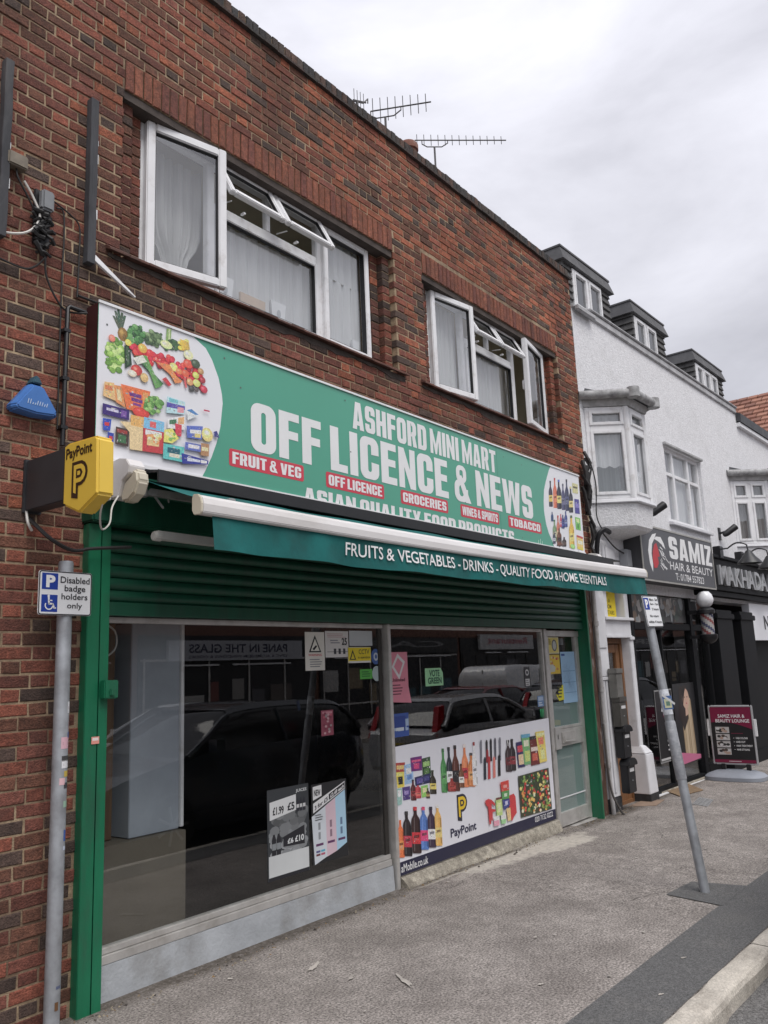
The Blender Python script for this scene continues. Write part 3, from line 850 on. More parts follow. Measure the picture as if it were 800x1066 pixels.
[3167, 3215, 3331, 3220, 3324, 3118, 3164, 3116, 90, 190, 185],
[3199, 3196, 3297, 3199, 3294, 3163, 3197, 3161, 30, 95, 110],
[3213, 3161, 3294, 3163, 3293, 3138, 3212, 3136, 215, 210, 190],
[3349, 3370, 3485, 3394, 3477, 3301, 3354, 3290, 90, 110, 190],
[3377, 3350, 3470, 3364, 3468, 3337, 3378, 3325, 225, 220, 235],
[3416, 3330, 3468, 3337, 3466, 3309, 3415, 3304, 235, 200, 120],
[3522, 3344, 50, 49, 240, 200, 120],
[3518, 3356, 25, 18, 245, 225, 190],
[3577, 3375, 3605, 3388, 3629, 3342, 3585, 3343, 60, 60, 130],
[3350, 3473, 3396, 3493, 3449, 3462, 3357, 3409, 215, 228, 238],
[3348, 3476, 3388, 3493, 3449, 3466, 3420, 3460, 70, 130, 190],
[3492, 3515, 3542, 3517, 3542, 3507, 3492, 3504, 190, 60, 90],
[3339, 3258, 3469, 3263, 3466, 3213, 3336, 3208, 95, 110, 185],
[3364, 3249, 3456, 3252, 3454, 3228, 3363, 3224, 225, 215, 225],
[3469, 3276, 3538, 3280, 3535, 3195, 3466, 3191, 175, 130, 90],
[3475, 3251, 3530, 3254, 3529, 3229, 3474, 3225, 235, 210, 160],
[3308, 3177, 3532, 3165, 3528, 3138, 3315, 3108, 50, 60, 150],
[3353, 3157, 3463, 3157, 3463, 3141, 3355, 3132, 200, 205, 235],
[3468, 3161, 3520, 3160, 3518, 3143, 3467, 3137, 225, 225, 240]]
ART_DRINKS = [
[8653, 3832, 8645, 3761, 8616, 3718, 8606, 3692, 8588, 3523, 8593, 3515, 8678, 3526, 8685, 3536, 8704, 3706, 8699, 3730, 8678, 3766, 8685, 3837, 60, 55, 70],
[8649, 3832, 8689, 3838, 8686, 3813, 8647, 3806, 40, 40, 50],
[8603, 3654, 8699, 3668, 8690, 3589, 8595, 3576, 225, 190, 80],
[8619, 3635, 8678, 3650, 8676, 3631, 8617, 3616, 123, 104, 44],
[8774, 3886, 8764, 3803, 8734, 3753, 8723, 3723, 8701, 3526, 8706, 3516, 8793, 3527, 8801, 3539, 8823, 3737, 8818, 3766, 8798, 3808, 8806, 3891, 215, 110, 80],
[8770, 3886, 8810, 3892, 8807, 3862, 8767, 3856, 180, 50, 50],
[8719, 3679, 8817, 3693, 8807, 3601, 8709, 3588, 235, 130, 90],
[8735, 3656, 8796, 3672, 8793, 3650, 8733, 3634, 129, 71, 49],
[8876, 3882, 8866, 3799, 8832, 3750, 8819, 3720, 8798, 3526, 8804, 3516, 8906, 3530, 8914, 3541, 8937, 3737, 8930, 3764, 8906, 3806, 8914, 3887, 45, 45, 60],
[8872, 3881, 8919, 3888, 8916, 3859, 8868, 3852, 90, 110, 190],
[8816, 3677, 8930, 3693, 8920, 3602, 8806, 3587, 235, 205, 110],
[8835, 3655, 8906, 3672, 8903, 3650, 8833, 3633, 129, 112, 60],
[8986, 3849, 8976, 3775, 8948, 3731, 8937, 3703, 8917, 3528, 8922, 3519, 9005, 3530, 9012, 3541, 9033, 3717, 9028, 3742, 9009, 3780, 9017, 3854, 75, 75, 110],
[8982, 3848, 9020, 3854, 9017, 3828, 8979, 3822, 60, 60, 80],
[8934, 3665, 9027, 3678, 9018, 3596, 8924, 3583, 110, 110, 140],
[8949, 3644, 9007, 3659, 9005, 3639, 8947, 3625, 60, 60, 77],
[9095, 3920, 9084, 3830, 9051, 3777, 9039, 3744, 9015, 3532, 9019, 3521, 9111, 3533, 9119, 3546, 9145, 3759, 9140, 3790, 9119, 3835, 9129, 3925, 55, 60, 90],
[9091, 3919, 9133, 3926, 9129, 3894, 9087, 3887, 30, 30, 40],
[9035, 3697, 9138, 3711, 9126, 3612, 9023, 3599, 90, 95, 130],
[9051, 3672, 9115, 3689, 9113, 3665, 9049, 3648, 49, 52, 71],
[9191, 3845, 9181, 3770, 9148, 3725, 9135, 3697, 9114, 3522, 9120, 3513, 9220, 3525, 9228, 3536, 9250, 3714, 9244, 3739, 9220, 3776, 9228, 3850, 50, 50, 65],
[9187, 3844, 9233, 3851, 9230, 3824, 9183, 3817, 210, 200, 120],
[9132, 3658, 9244, 3674, 9234, 3592, 9122, 3577, 230, 200, 120],
[9151, 3638, 9220, 3654, 9218, 3635, 9148, 3619, 126, 110, 66],
[9268, 3902, 9425, 3907, 9410, 3786, 9257, 3778, 200, 195, 140],
[9280, 3865, 9405, 3870, 9402, 3846, 9278, 3841, 90, 85, 60],
[9292, 3706, 9421, 3714, 9414, 3532, 9278, 3524, 75, 70, 150],
[9301, 3652, 9406, 3658, 9403, 3604, 9297, 3597, 130, 120, 190],
[9269, 3478, 9408, 3476, 9402, 3323, 9264, 3325, 110, 190, 80],
[9296, 3462, 9379, 3461, 9377, 3415, 9294, 3416, 200, 225, 150],
[9308, 3401, 9363, 3400, 9361, 3339, 9306, 3340, 70, 140, 60],
[9266, 3255, 9441, 3246, 9427, 3074, 9257, 3082, 225, 190, 110],
[9266, 3255, 9441, 3246, 9439, 3220, 9265, 3229, 190, 60, 60],
[9280, 3193, 9419, 3186, 9415, 3144, 9278, 3150, 240, 225, 190],
[9259, 3117, 9430, 3108, 9427, 3074, 9257, 3082, 220, 200, 60],
[8640, 3461, 8637, 3436, 8620, 3420, 8615, 3411, 8608, 3350, 8612, 3348, 8664, 3354, 8668, 3357, 8675, 3418, 8671, 3426, 8657, 3439, 8659, 3464, 45, 75, 120],
[8678, 3372, 8671, 3314, 8643, 3279, 8633, 3258, 8618, 3120, 8623, 3113, 8708, 3121, 8715, 3129, 8730, 3268, 8725, 3288, 8704, 3318, 8709, 3376, 120, 150, 110],
[8674, 3372, 8713, 3376, 8711, 3356, 8672, 3351, 70, 120, 80],
[8630, 3227, 8726, 3237, 8719, 3173, 8624, 3163, 190, 190, 160],
[8647, 3211, 8706, 3222, 8704, 3207, 8645, 3196, 104, 104, 88],
[8780, 3436, 8771, 3361, 8746, 3318, 8736, 3291, 8717, 3115, 8721, 3105, 8794, 3112, 8800, 3123, 8820, 3300, 8816, 3326, 8800, 3365, 8807, 3439, 200, 110, 90],
[8777, 3436, 8811, 3440, 8808, 3413, 8774, 3409, 190, 60, 60],
[8733, 3252, 8815, 3260, 8806, 3178, 8724, 3170, 215, 180, 140],
[8746, 3230, 8797, 3242, 8795, 3223, 8744, 3211, 118, 99, 77],
[8864, 3464, 8860, 3428, 8842, 3406, 8836, 3393, 8826, 3308, 8829, 3304, 8884, 3310, 8888, 3315, 8898, 3400, 8894, 3412, 8881, 3430, 8884, 3466, 190, 80, 100],
[8834, 3374, 8895, 3381, 8890, 3342, 8830, 3335, 220, 170, 180],
[8845, 3365, 8882, 3372, 8881, 3363, 8843, 3355, 121, 93, 99],
[8915, 3461, 8910, 3423, 8888, 3400, 8880, 3386, 8870, 3296, 8874, 3292, 8942, 3299, 8948, 3305, 8958, 3395, 8953, 3408, 8936, 3426, 8940, 3464, 50, 60, 120],
[8879, 3366, 8955, 3375, 8950, 3333, 8874, 3324, 80, 90, 160],
[8892, 3356, 8939, 3365, 8938, 3355, 8891, 3346, 44, 49, 88],
[9002, 3516, 8996, 3471, 8973, 3445, 8965, 3428, 8953, 3323, 8957, 3318, 9026, 3326, 9032, 3332, 9044, 3438, 9040, 3453, 9023, 3475, 9027, 3519, 60, 75, 140],
[8963, 3405, 9041, 3414, 9035, 3365, 8957, 3356, 130, 140, 180],
[8976, 3393, 9024, 3403, 9023, 3391, 8975, 3381, 71, 77, 99],
[9135, 3479, 9123, 3388, 9083, 3334, 9068, 3301, 9042, 3087, 9049, 3076, 9169, 3087, 9179, 3099, 9205, 3316, 9198, 3347, 9170, 3394, 9179, 3485, 225, 180, 60],
[9130, 3479, 9185, 3485, 9181, 3453, 9126, 3446, 60, 90, 60],
[9064, 3253, 9198, 3268, 9186, 3167, 9052, 3154, 235, 205, 110],
[9086, 3228, 9169, 3245, 9166, 3221, 9083, 3204, 129, 112, 60],
[8778, 3281, 8772, 3236, 8741, 3209, 8730, 3192, 8718, 3086, 8725, 3080, 8825, 3090, 8832, 3096, 8845, 3204, 8837, 3219, 8811, 3241, 8815, 3285, 110, 70, 50],
[8729, 3168, 8841, 3180, 8835, 3130, 8723, 3119, 60, 45, 40],
[8749, 3157, 8818, 3167, 8816, 3156, 8747, 3145, 33, 24, 22],
[8896, 3191, 8891, 3165, 8863, 3148, 8853, 3139, 8846, 3078, 8852, 3075, 8948, 3084, 8955, 3088, 8962, 3149, 8954, 3157, 8929, 3169, 8930, 3194, 60, 50, 50],
[8853, 3125, 8959, 3135, 8956, 3107, 8849, 3097, 100, 80, 70],
[8872, 3119, 8938, 3128, 8937, 3121, 8872, 3112, 55, 44, 38],
[8648, 3233, 8643, 3200, 8625, 3181, 8618, 3168, 8610, 3091, 8613, 3087, 8672, 3092, 8677, 3097, 8685, 3175, 8681, 3186, 8666, 3203, 8669, 3235, 60, 70, 90],
[8617, 3151, 8683, 3158, 8679, 3122, 8613, 3115, 200, 200, 210],
[8629, 3142, 8669, 3149, 8668, 3141, 8628, 3134, 110, 110, 115],
[9129, 3100, 69, 30, 150, 200, 110],
[8812, 3094, 26, 10, 120, 70, 50],
[8843, 3093, 17, 7, 120, 70, 50],
[8820, 3103, 20, 8, 120, 70, 50],
[8797, 3088, 28, 11, 120, 70, 50],
[8809, 3086, 22, 9, 120, 70, 50],
[8819, 3089, 26, 11, 80, 55, 45],
[8744, 3087, 26, 10, 120, 70, 50],
[8774, 3075, 24, 10, 80, 55, 45],
[8747, 3096, 29, 11, 120, 70, 50],
[8723, 3076, 22, 9, 80, 55, 45]]
ART_PANEL = [
[5681, 975, 5816, 966, 5802, 892, 5686, 900, 170, 60, 50],
[5695, 952, 5799, 945, 5794, 915, 5696, 921, 235, 190, 110],
[5682, 900, 5796, 892, 5793, 770, 5696, 771, 225, 200, 60],
[5708, 860, 5773, 857, 5773, 795, 5713, 797, 40, 40, 40],
[5694, 893, 5773, 888, 5773, 863, 5696, 867, 240, 225, 120],
[5800, 945, 5925, 949, 5927, 788, 5802, 786, 150, 185, 220],
[5825, 914, 5900, 916, 5900, 868, 5826, 866, 225, 232, 240],
[5838, 858, 5901, 860, 5901, 820, 5839, 819, 90, 130, 190],
[5893, 994, 6063, 994, 6057, 874, 5898, 880, 110, 45, 120],
[5910, 971, 6045, 970, 6044, 952, 5911, 954, 220, 80, 130],
[5936, 942, 6019, 941, 6017, 893, 5937, 896, 200, 60, 120],
[6061, 970, 6187, 975, 6188, 810, 6062, 807, 50, 80, 50],
[6074, 938, 6174, 941, 6174, 900, 6074, 897, 150, 190, 110],
[6087, 881, 6162, 883, 6162, 834, 6087, 832, 80, 120, 60],
[5942, 828, 6174, 836, 6179, 756, 5951, 755, 45, 45, 90],
[5967, 814, 6058, 816, 6062, 771, 5972, 770, 90, 80, 150],
[6070, 817, 6152, 819, 6154, 780, 6073, 779, 70, 70, 130],
[5760, 769, 5869, 766, 5867, 661, 5769, 664, 80, 60, 130],
[5784, 737, 5847, 735, 5847, 704, 5786, 705, 150, 130, 190],
[5901, 815, 5901, 777, 5882, 758, 5876, 745, 5877, 653, 5881, 648, 5950, 638, 5955, 642, 5954, 735, 5948, 749, 5928, 773, 5927, 812, 90, 35, 40],
[5898, 815, 5930, 811, 5930, 798, 5898, 802, 40, 30, 30],
[5877, 724, 5954, 714, 5954, 671, 5877, 682, 150, 50, 55],
[5892, 711, 5939, 708, 5939, 697, 5892, 700, 82, 27, 30],
[5971, 759, 5970, 749, 5950, 746, 5944, 738, 5944, 659, 5949, 655, 6019, 646, 6024, 648, 6024, 727, 6017, 737, 5997, 745, 5996, 756, 190, 60, 70],
[5945, 704, 6023, 693, 6023, 666, 5945, 677, 225, 110, 100],
[5960, 694, 6008, 690, 6008, 683, 5960, 688, 123, 60, 55],
[6029, 745, 6129, 744, 6125, 649, 6034, 649, 140, 200, 90],
[6050, 726, 6108, 725, 6108, 687, 6051, 688, 225, 215, 160],
[6194, 858, 6193, 813, 6169, 791, 6162, 775, 6162, 668, 6168, 661, 6253, 649, 6259, 654, 6259, 763, 6251, 780, 6226, 809, 6225, 854, 50, 45, 35],
[6190, 858, 6229, 854, 6229, 838, 6190, 842, 60, 70, 50],
[6163, 751, 6258, 739, 6258, 689, 6163, 701, 225, 200, 90],
[6181, 735, 6239, 731, 6239, 719, 6181, 723, 123, 110, 49],
[5676, 768, 5752, 764, 5747, 638, 5687, 635, 150, 190, 180],
[5692, 754, 5737, 752, 5736, 701, 5695, 702, 220, 232, 230],
[6117, 716, 6117, 697, 6103, 688, 6099, 682, 6099, 637, 6102, 634, 6152, 627, 6155, 629, 6155, 675, 6150, 682, 6136, 694, 6135, 713, 70, 50, 45],
[6099, 672, 6154, 665, 6154, 643, 6099, 651, 180, 150, 90],
[6110, 665, 6144, 662, 6144, 657, 6110, 660, 99, 82, 49],
[6374, 1025, 6373, 939, 6349, 894, 6342, 864, 6339, 661, 6345, 649, 6425, 638, 6431, 649, 6433, 854, 6426, 885, 6404, 935, 6404, 1022, 70, 140, 75],
[6371, 1025, 6408, 1021, 6407, 991, 6370, 994, 50, 110, 60],
[6342, 819, 6432, 808, 6431, 713, 6341, 725, 90, 160, 90],
[6359, 790, 6414, 791, 6414, 768, 6359, 768, 49, 88, 49],
[6468, 1028, 6466, 942, 6441, 896, 6432, 866, 6430, 661, 6435, 649, 6521, 638, 6527, 648, 6531, 855, 6523, 887, 6499, 938, 6499, 1025, 45, 50, 60],
[6464, 1029, 6503, 1025, 6503, 994, 6463, 998, 30, 30, 40],
[6433, 821, 6529, 809, 6527, 713, 6432, 725, 225, 225, 225],
[6451, 792, 6510, 792, 6510, 769, 6451, 769, 123, 123, 123],
[6569, 1035, 6566, 944, 6537, 896, 6527, 865, 6524, 649, 6531, 636, 6631, 623, 6638, 634, 6642, 852, 6634, 886, 6605, 940, 6606, 1032, 95, 50, 40],
[6564, 1036, 6611, 1031, 6610, 999, 6564, 1003, 40, 35, 35],
[6528, 817, 6640, 804, 6638, 703, 6526, 717, 45, 40, 45],
[6549, 786, 6618, 786, 6617, 762, 6549, 762, 24, 22, 24],
[6730, 1029, 6727, 943, 6699, 897, 6690, 868, 6686, 663, 6692, 650, 6787, 638, 6794, 649, 6798, 856, 6790, 888, 6764, 939, 6765, 1026, 225, 130, 80],
[6725, 1030, 6769, 1026, 6768, 995, 6725, 999, 230, 210, 205],
[6690, 822, 6796, 810, 6794, 714, 6688, 727, 190, 50, 60],
[6710, 793, 6775, 793, 6774, 770, 6709, 770, 104, 27, 33],
[6658, 862, 6656, 814, 6634, 791, 6627, 775, 6625, 662, 6630, 655, 6707, 645, 6712, 650, 6714, 764, 6708, 782, 6686, 811, 6686, 859, 120, 75, 50],
[6655, 862, 6690, 858, 6689, 841, 6654, 845, 60, 50, 50],
[6627, 749, 6713, 739, 6712, 686, 6626, 697, 230, 225, 215],
[6643, 733, 6696, 730, 6696, 718, 6643, 720, 126, 123, 118],
[6834, 941, 6832, 872, 6801, 838, 6790, 814, 6787, 652, 6794, 642, 6900, 628, 6907, 636, 6911, 801, 6902, 826, 6873, 868, 6873, 937, 200, 120, 60],
[6829, 941, 6878, 936, 6877, 912, 6829, 917, 60, 60, 60],
[6791, 778, 6909, 764, 6907, 688, 6789, 703, 225, 160, 90],
[6813, 754, 6886, 752, 6885, 734, 6813, 736, 123, 88, 49],
[6899, 1034, 6896, 944, 6873, 897, 6866, 867, 6860, 656, 6865, 643, 6941, 633, 6947, 644, 6952, 857, 6946, 890, 6926, 941, 6927, 1031, 225, 225, 235],
[6896, 1034, 6931, 1031, 6930, 999, 6895, 1002, 150, 40, 40],
[6865, 819, 6950, 810, 6948, 711, 6863, 722, 215, 215, 228],
[6881, 790, 6933, 792, 6932, 768, 6880, 767, 118, 118, 125],
[6484, 755, 6482, 729, 6450, 719, 6440, 711, 6440, 649, 6447, 645, 6558, 630, 6566, 633, 6567, 695, 6557, 706, 6525, 724, 6524, 750, 150, 50, 45],
[6441, 697, 6565, 681, 6565, 652, 6441, 669, 180, 70, 60],
[6465, 686, 6541, 679, 6541, 672, 6465, 679, 99, 38, 33],
[5695, 520, 5695, 473, 5675, 450, 5668, 428, 5671, 241, 5677, 231, 5749, 218, 5753, 225, 5751, 414, 5744, 439, 5723, 468, 5721, 516, 225, 110, 50],
[5670, 363, 5751, 349, 5752, 275, 5672, 290, 235, 140, 70],
[5686, 340, 5735, 337, 5736, 319, 5686, 323, 129, 77, 38],
[5781, 576, 5780, 518, 5753, 491, 5744, 464, 5747, 240, 5754, 228, 5852, 209, 5859, 218, 5856, 446, 5847, 476, 5818, 512, 5817, 570, 40, 30, 35],
[5776, 576, 5821, 569, 5821, 541, 5776, 548, 30, 30, 35],
[5746, 387, 5856, 368, 5857, 279, 5748, 299, 190, 45, 70],
[5768, 358, 5835, 354, 5835, 332, 5768, 337, 104, 24, 38],
[5903, 594, 5902, 534, 5871, 506, 5861, 477, 5864, 241, 5872, 228, 5983, 207, 5991, 217, 5989, 457, 5978, 489, 5946, 527, 5944, 588, 55, 30, 30],
[5898, 595, 5949, 587, 5950, 557, 5898, 565, 200, 40, 50],
[5863, 395, 5988, 374, 5989, 281, 5865, 303, 200, 40, 50],
[5888, 365, 5964, 360, 5964, 337, 5888, 343, 110, 22, 27],
[6022, 577, 6022, 520, 5994, 494, 5985, 467, 5987, 246, 5993, 234, 6093, 216, 6100, 225, 6099, 449, 6089, 478, 6061, 514, 6059, 571, 80, 120, 190],
[6018, 577, 6064, 570, 6064, 542, 6018, 549, 215, 60, 100],
[5987, 391, 6098, 372, 6098, 284, 5987, 304, 215, 60, 120],
[6008, 363, 6076, 358, 6076, 337, 6008, 342, 118, 33, 66],
[6133, 560, 6133, 506, 6104, 481, 6095, 455, 6096, 243, 6103, 232, 6205, 213, 6212, 222, 6211, 437, 6202, 465, 6172, 500, 6171, 555, 60, 40, 65],
[6129, 561, 6176, 554, 6176, 527, 6129, 534, 40, 30, 50],
[6096, 382, 6210, 363, 6210, 279, 6096, 299, 225, 220, 235],
[6118, 355, 6188, 350, 6188, 330, 6118, 335, 123, 121, 129],
[6238, 560, 6237, 506, 6212, 479, 6204, 453, 6204, 237, 6210, 226, 6299, 210, 6305, 219, 6306, 437, 6297, 466, 6272, 500, 6271, 556, 240, 170, 80],
[6234, 561, 6275, 555, 6275, 528, 6234, 534, 245, 240, 230],
[6205, 378, 6305, 362, 6304, 277, 6205, 294, 245, 195, 110],
[6224, 352, 6285, 348, 6285, 328, 6224, 331, 134, 107, 60],
[7025, 1020, 7038, 1041, 7054, 1040, 7061, 1017, 7044, 826, 7013, 829, 120, 120, 130],
[7130, 1011, 7142, 1032, 7159, 1030, 7166, 1007, 7148, 820, 7117, 824, 40, 35, 40],
[7210, 1016, 7223, 1037, 7240, 1036, 7247, 1012, 7229, 824, 7197, 827, 35, 35, 40],
[7291, 1015, 7304, 1037, 7322, 1035, 7329, 1011, 7311, 828, 7278, 831, 90, 90, 100],
[7383, 1013, 7397, 1035, 7415, 1033, 7422, 1010, 7401, 812, 7368, 815, 120, 120, 130],
[7077, 859, 7091, 876, 7106, 874, 7116, 858, 7103, 670, 7057, 669, 45, 50, 60],
[7155, 857, 7170, 874, 7185, 872, 7195, 856, 7181, 665, 7134, 665, 190, 50, 55],
[7249, 847, 7264, 864, 7279, 862, 7290, 846, 7277, 666, 7229, 665, 215, 120, 110],
[7347, 855, 7363, 873, 7378, 871, 7389, 855, 7375, 670, 7326, 670, 30, 30, 35],
[7129, 927, 7144, 945, 7159, 943, 7169, 927, 7166, 825, 7119, 824, 150, 40, 50],
[7538, 997, 7535, 927, 7504, 892, 7493, 868, 7488, 703, 7495, 693, 7602, 681, 7609, 689, 7615, 856, 7606, 882, 7576, 923, 7577, 993, 60, 45, 50],
[7534, 997, 7582, 993, 7582, 968, 7533, 972, 30, 30, 30],
[7493, 831, 7612, 819, 7610, 742, 7491, 755, 110, 40, 50],
[7516, 807, 7589, 806, 7588, 787, 7515, 789, 60, 22, 27],
[7620, 1000, 7616, 930, 7584, 894, 7574, 870, 7568, 704, 7575, 694, 7683, 682, 7691, 690, 7697, 858, 7688, 884, 7658, 926, 7659, 996, 45, 35, 40],
[7615, 1000, 7664, 996, 7663, 971, 7614, 975, 30, 30, 30],
[7574, 833, 7694, 821, 7692, 743, 7571, 756, 140, 45, 55],
[7596, 809, 7670, 808, 7670, 789, 7595, 791, 77, 24, 30],
[7538, 1003, 7550, 937, 7561, 936, 7553, 1002, 240, 238, 245],
[7721, 954, 7867, 957, 7886, 700, 7735, 704, 50, 45, 95],
[7738, 917, 7855, 918, 7860, 854, 7741, 854, 200, 60, 80],
[7750, 829, 7854, 828, 7861, 726, 7756, 729, 225, 190, 150],
[7837, 1023, 8029, 1018, 8003, 714, 7868, 713, 110, 170, 110],
[7837, 1023, 8029, 1018, 8026, 981, 7841, 986, 90, 160, 190],
[7879, 960, 7987, 958, 7985, 896, 7883, 898, 225, 230, 190],
[7886, 852, 7999, 850, 7992, 744, 7893, 744, 190, 205, 110],
[8010, 988, 8188, 987, 8207, 691, 8009, 693, 110, 40, 40],
[8010, 988, 8188, 987, 8190, 951, 8010, 953, 40, 40, 45],
[8028, 876, 8176, 874, 8179, 833, 8028, 834, 225, 200, 190],
[8047, 810, 8161, 810, 8164, 736, 8047, 737, 200, 90, 70],
[8149, 1024, 8352, 1022, 8370, 701, 8202, 699, 232, 200, 90],
[8171, 1008, 8332, 1006, 8335, 974, 8176, 975, 245, 225, 150],
[8198, 959, 8316, 958, 8321, 887, 8208, 887, 230, 120, 90],
[8235, 829, 8326, 829, 8334, 733, 8248, 732, 245, 225, 140],
[7715, 622, 8390, 630, 8402, 205, 7720, 218, 60, 65, 45],
[8229, 279, 15, 11, 215, 205, 170],
[8154, 556, 13, 10, 60, 100, 55],
[7787, 446, 27, 19, 225, 140, 60],
[7948, 316, 20, 14, 235, 170, 80],
[8276, 334, 30, 21, 215, 205, 170],
[8266, 265, 18, 12, 150, 60, 50],
[8043, 593, 15, 11, 120, 150, 70],
[7927, 301, 15, 11, 225, 140, 60],
[8293, 426, 18, 13, 60, 100, 55],
[8006, 489, 26, 19, 40, 60, 40],
[8216, 247, 19, 12, 120, 150, 70],
[7811, 397, 15, 11, 235, 170, 80],
[7905, 553, 25, 18, 60, 100, 55],
[7924, 553, 28, 20, 40, 60, 40],
[8320, 595, 30, 20, 190, 45, 45],
[7818, 294, 20, 15, 40, 60, 40],
[8234, 609, 18, 13, 190, 45, 45],
[8183, 368, 19, 13, 235, 170, 80],
[7912, 442, 29, 20, 200, 80, 50],
[7935, 250, 20, 14, 60, 100, 55],
[7795, 235, 13, 9, 150, 60, 50],
[8359, 369, 22, 15, 215, 205, 170],
[7963, 552, 12, 8, 60, 100, 55],
[7997, 244, 20, 14, 235, 170, 80],
[7934, 421, 15, 11, 215, 205, 170],
[7787, 575, 27, 20, 50, 80, 50],
[8351, 443, 25, 17, 215, 205, 170],
[8144, 591, 19, 14, 50, 80, 50],
[7958, 348, 25, 18, 40, 60, 40],
[8016, 268, 28, 20, 215, 205, 170],
[8272, 438, 15, 10, 225, 190, 110],
[8285, 496, 30, 22, 120, 150, 70],
[7962, 378, 29, 21, 120, 150, 70],
[7915, 360, 27, 20, 235, 170, 80],
[7953, 477, 15, 10, 120, 150, 70],
[7993, 379, 19, 14, 120, 150, 70],
[8206, 251, 12, 9, 200, 80, 50],
[7866, 329, 24, 18, 150, 60, 50],
[8149, 566, 30, 21, 120, 150, 70],
[7813, 593, 28, 20, 40, 60, 40],
[7992, 502, 25, 18, 190, 45, 45],
[7887, 270, 27, 19, 215, 205, 170],
[7800, 420, 28, 20, 225, 140, 60],
[8112, 416, 21, 14, 190, 45, 45],
[8325, 441, 27, 19, 150, 60, 50],
[7766, 307, 21, 15, 225, 140, 60],
[7838, 599, 24, 17, 120, 150, 70],
[8217, 283, 28, 19, 235, 170, 80],
[8009, 351, 28, 19, 235, 170, 80],
[8349, 540, 24, 16, 225, 190, 110],
[8166, 532, 19, 14, 40, 60, 40],
[8251, 500, 23, 17, 225, 190, 110],
[8179, 489, 13, 9, 120, 150, 70],
[8029, 394, 24, 16, 60, 100, 55],
[8227, 579, 14, 10, 190, 45, 45],
[8123, 283, 30, 21, 215, 205, 170],
[7771, 381, 17, 12, 150, 60, 50],
[8267, 228, 26, 19, 235, 170, 80],
[8328, 335, 21, 14, 225, 140, 60],
[7826, 301, 24, 18, 200, 80, 50],
[7828, 322, 14, 11, 215, 205, 170],
[7907, 607, 22, 16, 40, 60, 40],
[8347, 523, 26, 18, 190, 45, 45],
[8041, 567, 14, 10, 190, 45, 45],
[8303, 377, 21, 15, 190, 45, 45],
[7989, 507, 24, 17, 190, 45, 45],
[7999, 233, 22, 15, 215, 205, 170],
[8043, 298, 17, 13, 225, 190, 110],
[8325, 238, 15, 10, 200, 80, 50],
[8196, 344, 12, 8, 235, 170, 80],
[7829, 484, 27, 20, 190, 45, 45],
[7948, 460, 14, 10, 225, 140, 60],
[8260, 555, 15, 11, 190, 45, 45],
[8254, 463, 23, 16, 120, 150, 70],
[7864, 267, 27, 19, 60, 100, 55],
[8192, 262, 23, 16, 120, 150, 70],
[7936, 560, 22, 16, 60, 100, 55],
[8122, 592, 12, 9, 120, 150, 70],
[8044, 421, 19, 14, 225, 140, 60],
[7936, 387, 21, 14, 150, 60, 50],
[7761, 484, 28, 20, 60, 100, 55],
[8298, 282, 22, 15, 120, 150, 70],
[8270, 339, 19, 13, 225, 140, 60],
[7813, 533, 16, 12, 40, 60, 40],
[8318, 431, 16, 11, 120, 150, 70],
[7851, 533, 24, 17, 190, 45, 45],
[7761, 278, 27, 19, 215, 205, 170],
[7879, 401, 19, 13, 190, 45, 45],
[8304, 510, 18, 13, 60, 100, 55],
[7902, 531, 23, 16, 50, 80, 50],
[8164, 539, 20, 14, 40, 60, 40],
[8232, 590, 30, 21, 50, 80, 50],
[8360, 300, 31, 21, 215, 205, 170],
[7818, 560, 25, 18, 120, 150, 70],
[8272, 245, 30, 20, 120, 150, 70],
[8277, 309, 16, 12, 190, 45, 45],
[7903, 322, 17, 13, 120, 150, 70],
[8000, 597, 16, 12, 190, 45, 45],
[7816, 275, 24, 17, 150, 60, 50],
[8164, 346, 23, 16, 225, 190, 110],
[8022, 420, 29, 21, 235, 170, 80],
[8186, 290, 22, 16, 120, 150, 70],
[8362, 242, 13, 9, 225, 140, 60],
[8002, 468, 30, 21, 120, 150, 70],
[7894, 559, 13, 9, 225, 190, 110],
[7795, 467, 12, 9, 235, 170, 80],
[8284, 330, 26, 18, 60, 100, 55],
[7817, 500, 29, 21, 190, 45, 45],
[8233, 367, 13, 10, 120, 150, 70],
[7969, 291, 20, 14, 60, 100, 55],
[8021, 448, 28, 20, 150, 60, 50],
[8162, 580, 18, 13, 225, 190, 110],
[7788, 360, 26, 18, 150, 60, 50],
[7818, 276, 16, 12, 200, 80, 50],
[8042, 534, 20, 14, 60, 100, 55],
[7941, 517, 23, 16, 50, 80, 50],
[7839, 569, 25, 17, 120, 150, 70],
[7970, 404, 21, 15, 60, 100, 55],
[7897, 260, 13, 10, 190, 45, 45],
[8041, 436, 15, 11, 190, 45, 45],
[8066, 278, 14, 10, 225, 190, 110],
[7749, 496, 28, 20, 225, 190, 110],
[8126, 235, 23, 16, 200, 80, 50],
[8012, 340, 15, 10, 225, 140, 60],
[8018, 481, 14, 10, 50, 80, 50],
[8356, 307, 25, 18, 215, 205, 170],
[8158, 473, 20, 15, 150, 60, 50],
[8331, 335, 30, 20, 190, 45, 45],
[7796, 509, 26, 19, 40, 60, 40],
[8212, 309, 25, 18, 40, 60, 40],
[7792, 288, 16, 12, 120, 150, 70],
[8339, 300, 14, 10, 60, 100, 55],
[8293, 247, 13, 9, 235, 170, 80],
[8026, 400, 27, 20, 215, 205, 170],
[8229, 459, 16, 11, 225, 190, 110],
[7884, 271, 20, 14, 225, 140, 60],
[7942, 402, 21, 15, 60, 100, 55],
[7907, 332, 17, 13, 225, 190, 110],
[8116, 468, 24, 17, 40, 60, 40],
[8150, 388, 28, 20, 190, 45, 45],
